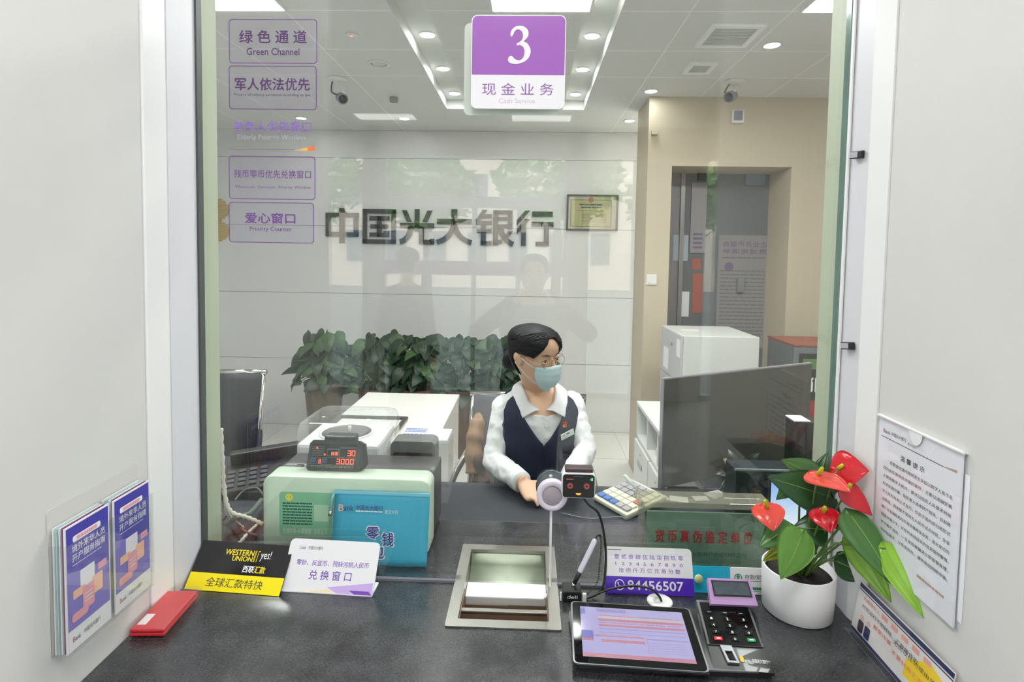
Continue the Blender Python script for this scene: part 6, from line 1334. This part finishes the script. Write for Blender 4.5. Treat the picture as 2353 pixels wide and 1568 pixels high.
shR = tc_-sdir*.134+V((0, 0, zN-.062)); shL = tc_+sdir*.134+V((0, 0, zN-.052))
elR = Py(1134, 1058, .66); wrR = Py(1196, 1106, .505)
elL = Py(1346, 1034, .68); wrL = Py(1312, 1094, .52)
mb = MB(); add_head(mb, TH, M_skin)
nk = tc_-fdir*.012
mb.tube([nk+V((0, 0, zN-.03)), nk+V((0, 0, zN+.01)), TH['c']+TH['R']@V((0, -.012, -.085)), TH['c']+TH['R']@V((0, -.015, -.04))], [.060, .050, .047, .05], M_skin, 20)
mb.loft([torso_ring(*r_, off=-.008) for r_ in TORSO], M_skin)
for sh_, el, wr_ in ((shR, elR, wrR), (shL, elL, wrL)):
    mb.tube([sh_, sh_.lerp(el, .5), el, el.lerp(wr_, .5), wr_, wr_+(wr_-el).normalized()*.02], [.034, .029, .026, .025, .024, .024], M_skin, 14)
tips = [Py(1248, 1150, .425), Py(1243, 1160, .415), Py(1238, 1166, .408), Py(1222, 1158, .425)]
tips = [V((p.x, p.y, max(p.z, CT+.010))) for p in tips]
add_hand(mb, wrR+(wrR-elR).normalized()*.012, [Py(1262, 1142, .43), Py(1254, 1156, .418), Py(1237, 1165, .405), Py(1226, 1150, .43)], Py(1256, 1112, .46), (0, -.35, 1), M_skin, .92)
add_hand(mb, wrL+(wrL-elL).normalized()*.012, [Py(1288, 1128, .44), Py(1296, 1134, .425), Py(1306, 1134, .42), Py(1316, 1130, .43)], Py(1282, 1112, .47), (0, -.3, 1), M_skin, .92)
for s in (-1, 1):                                              # thighs, shins and feet under the desk
    hp = tc_+sdir*s*.085+V((0, 0, zN-.50)); kn_ = hp+fdir*.33+V((0, 0, .0)); an_ = kn_+fdir*.02+V((0, 0, -(kn_.z-.08)))
    mb.tube([hp, hp.lerp(kn_, .5), kn_, kn_.lerp(an_, .35), an_, an_+V((0, 0, -.04))], [.088, .074, .056, .052, .036, .036], M_skin, 14)
    mb.tube([an_+V((0, 0, -.035)), an_+fdir*.10+V((0, 0, -.05)), an_+fdir*.17+V((0, 0, -.055))], [.034, .03, .018], M_skin, 10)
body = mb.build('body', tp); remesh(body, .0042, 5)
# face
P = lambda x, y, z: TH['c']+TH['R']@V((x, y, z))
for s in (-1, 1):
    mb = MB(); mb.ball(P(s*.031, .0750, -.003), .0118, M_eyew, R=TH['R']); e = mb.build('eye', tp)
    gz = V((.25, 1, -.22)).normalized(); mb = MB(); mb.ball(P(s*.031, .0750, -.003)+TH['R']@(gz*.0068), .0063, M_iris); mb.build('iris', e)
    mb = MB(); mb.tube([P(s*.031+a, .0856-abs(a)*.25, .0060-abs(a)*.16) for a in (-.015, -.008, 0, .008, .015)], [.0015, .0036, .0042, .0036, .0015], M_skin, 8); mb.tube([P(s*.031+a, .0850-abs(a)*.25, -.0112+abs(a)*.12) for a in (-.015, -.008, 0, .008, .015)], [.0015, .0032, .0036, .0032, .0015], M_skin, 8); mb.build('eyelid', e)
    mb = MB(); mb.tube([P(s*.031+a, .0884-abs(a)*.25, .0026-abs(a)*.13) for a in (-.014, -.007, 0, .007, .014)], [.0005, .001, .0012, .001, .0005], M_iris, 5); mb.build('lash_line', e)
    mb = MB(); mb.tube([P(s*.016, .0930, .019), P(s*.030, .0915, .024), P(s*.046, .080, .0215)], [.0018, .0026, .001], M_brow, 6); mb.build('brow', tp)
# hair: a cap over the skull, swept from a side parting over the ears to a low bun
mb = MB(); NA, NZ = 72, 22; vs = []; keep = {}
def hairline(az):                                              # lowest z of the hair at an azimuth (0 = face)
    a = abs(az); left = az > 0
    if a < .12: z = .083
    elif a < .95: z = .083-(a-.12)/.83*(.075 if not left else .080)
    elif a < 1.3: z = .005+(a-.95)/.35*.008
    elif a < 1.85: z = .014
    else: z = .010-(a-1.85)/.45*.105
    return max(z, -.095)
for j in range(NZ+1):
    for i in range(NA):
        az = -PI+2*PI*i/NA; z0 = hairline(az); z = z0+(.1185-z0)*(j/NZ)**.85
        vs.append(head_pt(TH, az, z, .010*min(1, .35+j/4)+.0012*math.sin(az*34+z*30)+(.006 if abs(az) > 2.0 else 0)))
for j in range(NZ):
    for i in range(NA): q = (j*NA+i, j*NA+(i+1) % NA, (j+1)*NA+(i+1) % NA, (j+1)*NA+i); mb.f.append(q); mb.m.append(mb.mi(M_hair)); mb.s.append(True)
mb.v = [tuple(v) for v in vs]; mb.f.append(tuple(NZ*NA+i for i in range(NA))); mb.m.append(0); mb.s.append(True)
hr = mb.build('hair', tp); so = hr.modifiers.new('thick', 'SOLIDIFY'); so.thickness = .006; so.offset = -1
mb = MB(); rn = random.Random(9)
for k in range(240):                                           # combed-back strands from the hairline to the bun
    a0 = rn.uniform(-1.75, 1.05); sgn = 1 if a0 > .05 else -1; zs_ = hairline(a0)+rn.uniform(.002, .03 if abs(a0) < 1.0 else .09); zs_ = min(zs_, .104); ze_ = rn.uniform(-.075, -.02); a1 = sgn*rn.uniform(2.5, 3.1); pts = []
    for q in range(11):
        g = q/10; az = a0+(a1-a0)*g; top = max(zs_, ze_)+.05*math.sin(PI*g)*(1 if abs(a0) < 1.2 else .3); z = min(.112, zs_*(1-g)**1.3+ze_*(1-(1-g)**1.3)+.055*math.sin(PI*g)*(1 if abs(a0) < 1.0 else .25)); z = max(z, hairline(az)+.002)
        pts.append(head_pt(TH, az, z, .0100+.0007*math.sin(k)+.004*min(1, g*1.5)))
    mb.tube(pts, [.0008]+[.0017]*9+[.0009], M_hair, 5)
mb.build('hair_strands', hr)
mb = MB(); mb.ball(P(0, -.112, -.056), .052, M_hair, .034, .050, TH['R'], 20)
for k in range(5): mb.tube([P(.030*math.cos(a+k), -.118+.024*math.sin(a*2+k), -.052+.042*math.sin(a+k*1.1)) for a in (0, .6, 1.2, 1.8, 2.4)], .010, M_hair, 7)
mb.build('hair_bun', hr)
# mask
mb = MB(); NX, NY = 22, 16; vs = []
for j in range(NY+1):
    for i in range(NX+1):
        q = i/NX*2-1; r_ = j/NY; az = q*(.98-.12*abs(r_-.5)); z = -.026-.094*r_ + .010*(1-abs(q))*(1-r_) - .012*(1-q*q)*r_
        bul = .006+.020*(1-q*q)**1.2*math.sin(PI*min(1, .22+r_*.85))+.0016*math.sin(r_*PI*9)*(1-q*q)
        zz = max(z, -.1185); p = head_pt(TH, az, zz, 0); n_ = TH['R']@V((math.sin(az), math.cos(az), -.2*r_)).normalized(); p = p+n_*bul+TH['R']@V((0, .0, (z-zz)))
        vs.append(p)
fs = [(j*(NX+1)+i, j*(NX+1)+i+1, (j+1)*(NX+1)+i+1, (j+1)*(NX+1)+i) for j in range(NY) for i in range(NX)]
mb.add(vs, fs, M_maskc, True); mk = mb.build('face_mask', tp); so = mk.modifiers.new('thick', 'SOLIDIFY'); so.thickness = .0016; so.offset = 0
for s, i0 in ((-1, 0), (1, NX)):
    for jr, ze in ((1, .006), (NY-3, -.040)):
        a = vs[jr*(NX+1)+i0]; b = P(s*.076, -.006, ze); mb = MB(); mb.tube([a, a.lerp(b, .5)+TH['R']@V((s*.006, 0, 0)), b, P(s*.080, -.020, (ze-.01)*.5)], .0016, M_white, 6); mb.build('ear_loop', mk)
# glasses
mb = MB()
for s in (-1, 1):
    cx_ = s*.033; mb.tube([P(cx_+.0245*math.cos(a), .1005-.10*(.033+s*(.0)-.033+abs(cx_+.0245*math.cos(a)))*.30, -.006+.0195*math.sin(a)) for a in [2*PI*i/26 for i in range(27)]], .0008, M_gold2, 6, cap=False)
    mb.tube([P(s*.057, .094, .004), P(s*.073, .075, .004), P(s*.0775, .0, .002), P(s*.0765, -.018, -.012)], .0011, M_gold2, 6)
    mb.tube([P(s*.011, .1005, -.006), P(s*.010, .0985, -.014)], .0014, M_gold2, 6)
mb.tube([P(-.010, .1015, .0), P(0, .103, .004), P(.010, .1015, .0)], .0011, M_gold2, 6); gls = mb.build('glasses', tp)
# shirt: torso and sleeves as one garment
def low_front(rg, d): return [p-V((0, 0, d*max(0, math.sin(2*PI*i/len(rg)))**3)) for i, p in enumerate(rg)]
mb = MB(); mb.loft([low_front(torso_ring(*r_, off=.002), {6: .012, 7: .04, 8: .075}.get(k_, 0)) for k_, r_ in enumerate(TORSO[1:9], 1)], M_shirt)
for sh_, el, wr_, inn in ((shR, elR, wrR, tc_-sdir*.085+fdir*-.015+V((0, 0, zN-.055))), (shL, elL, wrL, tc_+sdir*.085+fdir*-.015+V((0, 0, zN-.045)))):
    pts = smooth_path([inn, sh_, sh_.lerp(el, .33), sh_.lerp(el, .7), el, el.lerp(wr_, .4), el.lerp(wr_, .85), wr_+(wr_-el).normalized()*.004], 5); k = len(pts)
    prof = [.032, .044, .042, .039, .040, .040, .038, .035]
    rs = []
    for i in range(k):
        u_ = i/(k-1)*7; a = int(min(6, u_)); f_ = u_-a; rs.append((prof[a]*(1-f_)+prof[a+1]*f_)*(1+.018*math.sin(i*1.9)+.02*math.sin(i*4.1+1)))
    mb.tube(pts, rs, M_shirt, 18)
shirt = mb.build('shirt', tp); remesh(shirt, .006, 3)
fold = bpy.data.textures.new('cloth_folds', 'CLOUDS'); fold.noise_scale = .032; fold.noise_depth = 2
dm = shirt.modifiers.new('folds', 'DISPLACE'); dm.texture = fold; dm.strength = .013; dm.mid_level = .5; dm.texture_coords = 'LOCAL'
for sh_, el, wr_ in ((shR, elR, wrR), (shL, elL, wrL)):
    d = (wr_-el).normalized(); mb = MB(); mb.tube([wr_-d*.045, wr_-d*.04, wr_+d*.002, wr_+d*.008], [.036, .0375, .0365, .036], M_shirt, 20); mb.build('cuff', shirt)
# collar points and placket
def ch(a, z, off): 
    for r0, r1 in zip(TORSO[:-1], TORSO[1:]):
        if r0[0] <= z <= r1[0]:
            k = (z-r0[0])/(r1[0]-r0[0]); rr2 = [r0[i]+(r1[i]-r0[i])*k for i in range(5)]; break
    else: rr2 = TORSO[-1]
    _, w, df, db, sh_ = rr2; ca, sa = math.sin(a), math.cos(a); ex = 2.4
    return tc_+fdir*sh_+sdir*((w+off)*math.copysign(abs(ca)**(2/ex), ca))+fdir*(((df if sa > 0 else db)+off)*math.copysign(abs(sa)**(2/ex), sa))+V((0, 0, z))
for s in (-1, 1):
    oc = [(.14, -.050), (.40, -.074), (.50, -.044), (.78, -.016), (1.5, .004), (2.4, .014), (PI, .016)]
    ic = [(.05, -.050), (.24, -.030), (.48, -.006), (.85, .010), (1.6, .022), (2.4, .030), (PI, .032)]
    vs = []; NS, NW = 24, 6
    OC, IC = ([V((*l[0], 0)).lerp(V((*l[1], 0)), q/4) for q in range(4)]+smooth_path([V((*p_, 0)) for p_ in l[1:]], 4) for l in (oc, ic))
    for i in range(NS+1):
        oa, oz, ia, iz = OC[i].x, OC[i].y, IC[i].x, IC[i].y
        for q in range(NW+1): g = q/NW; vs.append(ch(s*(ia*(1-g)+oa*g), zN+iz*(1-g)+oz*g, .007+.015*math.sin(PI*.5*min(1, g*1.6))))
    mb = MB(); mb.add(vs, [(i*(NW+1)+q, i*(NW+1)+q+1, (i+1)*(NW+1)+q+1, (i+1)*(NW+1)+q) for i in range(NS) for q in range(NW)], M_shirt, True); c_ = mb.build('collar', shirt); so = c_.modifiers.new('thick', 'SOLIDIFY'); so.thickness = .003; so.offset = 0
mb = MB()
for z in (zN-.105, zN-.145): mb.lathe([(.0055, 0), (.005, .002), (.0001, .0022)], M_sw, ch(.02, z, .006), fdir, 12)
mb.build('button', shirt)
# vest with a deep V neck
z0, z1 = zN-.40, zN-.010; vz = zN-.170; za_ = zN-.165; NR, NC = 40, 14
mb = MB()
def edge_v(z): return 0. if z <= vz else math.asin(min(.95, (z-vz)/(z1-vz)*.64))
def edge_arm(z):
    if z <= za_: return 0.
    return .56*math.sqrt(min(1, (z-za_)/.075))
for sg in (-1, 1):
    for part in (0, 1):
        vs = []
        for j in range(NR+1):
            z = z0+(z1-z0)*j/NR; a0, a1 = (edge_v(z), PI/2-edge_arm(z)) if part == 0 else (PI/2+edge_arm(z)*.9, PI)
            for i in range(NC+1): vs.append(ch(sg*(a0+(a1-a0)*i/NC), z, .010))
        fs = [(j*(NC+1)+i, j*(NC+1)+i+1, (j+1)*(NC+1)+i+1, (j+1)*(NC+1)+i) for j in range(NR) for i in range(NC)]
        mb.add(vs, fs if sg > 0 else [tuple(reversed(f)) for f in fs], M_vest, True)
vest = mb.build('vest', tp); so = vest.modifiers.new('thick', 'SOLIDIFY'); so.thickness = .006; so.offset = 0
# pin and name badge
p = ch(.40, zN-.098, .017); F = Frame(p, sdir*.80-fdir*.45+V((0, 0, -.02)), (0, 0, 1)); M_pinr, M_piny = mat('pin_red', (214, 44, 40), .3), mat('pin_yellow', (240, 190, 70), .3)
mb = MB(); mb.poly(F, [(-.010, .012), (-.002, .010), (.006, .013), (.009, .006), (.008, -.001), (-.008, -.001)], .003, M_pinr); mb.prism(F, circ(0, -.004, .0085, 18, .0075), .0, .0025, M_piny); mb.poly(F, [(-.004, -.002), (.005, -.002), (.005, -.007), (-.004, -.007)], .0028, M_pinr); mb.build('lapel_pin', vest)
p = ch(.46, zN-.134, .018); F = Frame(p, sdir*.80-fdir*.42+V((0, 0, .20)), V((0, 0, 1)))
mb = MB(); mb.fbox(F, -.030, -.011, .032, .011, 0, .003, mat('badge_white', (224, 230, 226), .3), .001); bdg = mb.build('name_badge', vest)
mb = MB(); mb.text(F, 'B', -.027, .000, -.023, .007, M_tan, .0034); mb.text(F, 'ank', -.022, .000, -.012, .006, M_ink, .0034); mb.bars(F, -.004, .001, .012, .006, 1, M_ink, .0034, .9); mb.bars(F, -.026, -.008, .0, -.004, 1, M_tan, .0034, .7); mb.build('badge_print', bdg)
# trousers and shoes (under the desk)
mb = MB()
for s in (-1, 1):
    hp = tc_+sdir*s*.085+V((0, 0, zN-.50)); kn_ = hp+fdir*.33; an_ = kn_+fdir*.02+V((0, 0, -(kn_.z-.08)))
    mb.tube([hp-fdir*.06, hp, hp.lerp(kn_, .5), kn_, kn_.lerp(an_, .12), kn_.lerp(an_, .5), an_], [.10, .104, .088, .070, .066, .062, .052], M_skirt, 16)
mb.ball(tc_+V((0, 0, zN-.50)), .175, M_skirt, .13, .10); tr_ = mb.build('trousers', tp); remesh(tr_, .01, 4)
for s in (-1, 1):
    hp = tc_+sdir*s*.085+V((0, 0, zN-.50)); an_ = hp+fdir*.35; an_.z = .04; mb = MB(); mb.loft([[an_+fdir*y+sdir*(w_*math.cos(2*PI*i/12))+V((0, 0, -.035+h_*(1+math.sin(2*PI*i/12))*.5)) for i in range(12)] for y, w_, h_ in ((-.06, .02, .05), (-.05, .036, .07), (.04, .042, .065), (.12, .044, .045), (.17, .03, .03), (.185, .01, .012))], M_dark); mb.build('shoe', tp)
# ---------------------------------------------------------------- two people in the lobby, seen only as reflections in the glass
def standing(base, turn, h, label, arms, top_m, leg_m, wide=1.0, nod=0.):
    """standing figure, height H, facing TURN; ARMS: per side (elbow, wrist, tips, thumb, back) in metres ahead/left/up of the base"""
    B = V(base); t = thing('person', base, label, 'person', 'people reflected in the glass')
    fw_ = V((math.sin(turn), -math.cos(turn), 0)); lf_ = V((math.cos(turn), math.sin(turn), 0)); k = h/1.66
    W = lambda a, l, u: B+fw_*a*k+lf_*l*k+V((0, 0, u*k))
    Hd = head_frame(W(.01, 0, 1.545), turn, nod)
    rg = lambda z, w, df, db, off=0.: [p+V((0, 0, 0)) for p in ring(B, lf_, fw_, (w+off)*k, (df+off)*k, (db+off)*k, z*k, 28, 2.3)]
    TR = [(z_, w_*wide, d_*wide, e_*wide) for z_, w_, d_, e_ in ((.84, .165, .105, .115), (.95, .155, .10, .105), (1.06, .145, .10, .09), (1.18, .165, .115, .095), (1.28, .175, .105, .095), (1.335, .165, .08, .085), (1.365, .12, .06, .07), (1.385, .07, .052, .058), (1.40, .052, .048, .05))]
    mb = MB(); add_head(mb, Hd, M_skin); mb.tube([W(-.01, 0, 1.36), W(-.005, 0, 1.42), W(.0, 0, 1.48)], [.056*k, .05*k, .048*k], M_skin, 16); mb.loft([rg(*r_, -.008) for r_ in TR], M_skin)
    sl = []
    for s, (el, wr_, tips, thumb, bk) in zip((-1, 1), arms):
        sh_ = W(0, s*.165*wide, 1.315); e, w = W(*el), W(*wr_); mb.tube([sh_, sh_.lerp(e, .5), e, e.lerp(w, .5), w], [.045, .041, .036, .033, .026], M_skin, 12); add_hand(mb, w+(w-e).normalized()*.012, [W(*q) for q in tips], W(*thumb), W(*bk)-B, M_skin, .95); sl.append((sh_, e, w))
    for s in (-1, 1):
        mb.tube([W(0, s*.078, .88), W(.02, s*.074, .68), W(.02, s*.074, .47), W(-.01, s*.078, .33), W(-.01, s*.08, .09), W(-.01, s*.08, .05)], [.085, .075, .056, .055, .036, .036], M_skin, 12); mb.tube([W(-.03, s*.08, .045), W(.08, s*.09, .035), W(.17, s*.095, .025)], [.04, .035, .02], M_skin, 10)
    b = mb.build('body', t); remesh(b, .007, 4)
    mb = MB(); mb.loft([rg(*r_, .006) for r_ in TR[:7]], top_m)
    for sh_, e, w in sl: mb.tube(smooth_path([sh_+V((0, 0, .0)), sh_.lerp(e, .5), e, e.lerp(w, .5), w], 4), .053, top_m, 14)
    o = mb.build('jacket', t); remesh(o, .011, 4)
    mb = MB()
    for s in (-1, 1): mb.tube([W(0, s*.076, .90), W(.02, s*.074, .68), W(.02, s*.074, .47), W(-.01, s*.078, .30), W(-.01, s*.08, .08)], [.108, .096, .082, .076, .066], leg_m, 14)
    o = mb.build('trousers', t); remesh(o, .012, 4)
    for s in (-1, 1): mb = MB(); mb.loft([[W(y, s*(.08+y*.08), 0)+lf_*(w_*math.cos(2*PI*i/12))+V((0, 0, .004+h_*(1+math.sin(2*PI*i/12))*.5)) for i in range(12)] for y, w_, h_ in ((-.085, .02, .06), (-.07, .04, .08), (.05, .048, .075), (.14, .05, .05), (.20, .035, .035), (.215, .012, .014))], M_dark); mb.build('shoe', t)
    mb = MB(); NA, NZ = 40, 12; vs = []
    for j in range(NZ+1):
        for i in range(NA):
            az = -PI+2*PI*i/NA; a = abs(az); zl = .080 if a < .35 else (.080-(a-.35)*.09 if a < 1.2 else (.004 if a < 1.8 else -.075)); z = zl+(.1185-zl)*j/NZ; vs.append(head_pt(Hd, az, z, .009))
    mb.add(vs, [(j*NA+i, j*NA+(i+1) % NA, (j+1)*NA+(i+1) % NA, (j+1)*NA+i) for j in range(NZ) for i in range(NA)]+[tuple(NZ*NA+i for i in range(NA))], M_hair, True); hh = mb.build('hair', t); so = hh.modifiers.new('thick', 'SOLIDIFY'); so.thickness = .006; so.offset = -1
    Pq = lambda x, y, z: Hd['c']+Hd['R']@V((x, y, z))
    for s in (-1, 1):
        mb = MB(); mb.ball(Pq(s*.031, .076, -.002), .0118, M_eyew); e = mb.build('eye', t); mb = MB(); mb.ball(Pq(s*.031, .0835, -.002), .006, M_iris); mb.build('iris', e)
        mb = MB(); mb.tube([Pq(s*.016, .093, .019), Pq(s*.030, .0915, .024), Pq(s*.046, .080, .0215)], [.0018, .0026, .001], M_brow, 6); mb.build('brow', t)
    mb = MB(); mb.tube([Pq(-.022, .088, -.066), Pq(-.010, .094, -.064), Pq(0, .095, -.065), Pq(.010, .094, -.064), Pq(.022, .088, -.066)], [.001, .004, .0045, .004, .001], M_lip, 8); mb.build('mouth', t)
    return t
M_coatg, M_coatd, M_trg = mat('lobby_shirt_grey', (120, 120, 122), .8), mat('lobby_shirt_dark', (70, 72, 78), .8), mat('lobby_trousers', (52, 54, 62), .8)
hang = lambda s: ((-.02, s*.215, 1.05), (.05, s*.22, .82), [(.07+.0*i, s*(.235-.02*i), .665+.006*abs(i-1)) for i in range(4)], (.10, s*.195, .71), (0, s*1., 0))
standing((-.95, -2.95, 0), PI+.5 if False else .35, 1.64, 'person in grey standing in the lobby, reflected beside the wall characters', (hang(-1), hang(1)), M_coatg, M_trg)
# the one who takes the picture, phone held up in both hands
px_ = .03; up_arm = lambda s: ((.08, s*.33, 1.20), (.26, s*.10, 1.40), [(.36, s*(.045+.006*i), 1.475-.018*i) for i in range(4)], (.345, s*.03, 1.43), (.0, s*1., .1))
standing((px_, -1.86, 0), PI, 1.60, 'person with a raised phone in front of the window, seen as a dark reflection', tuple((lambda e: e)(up_arm(s)) for s in (-1, 1)), M_coatd, M_trg, 1.18)
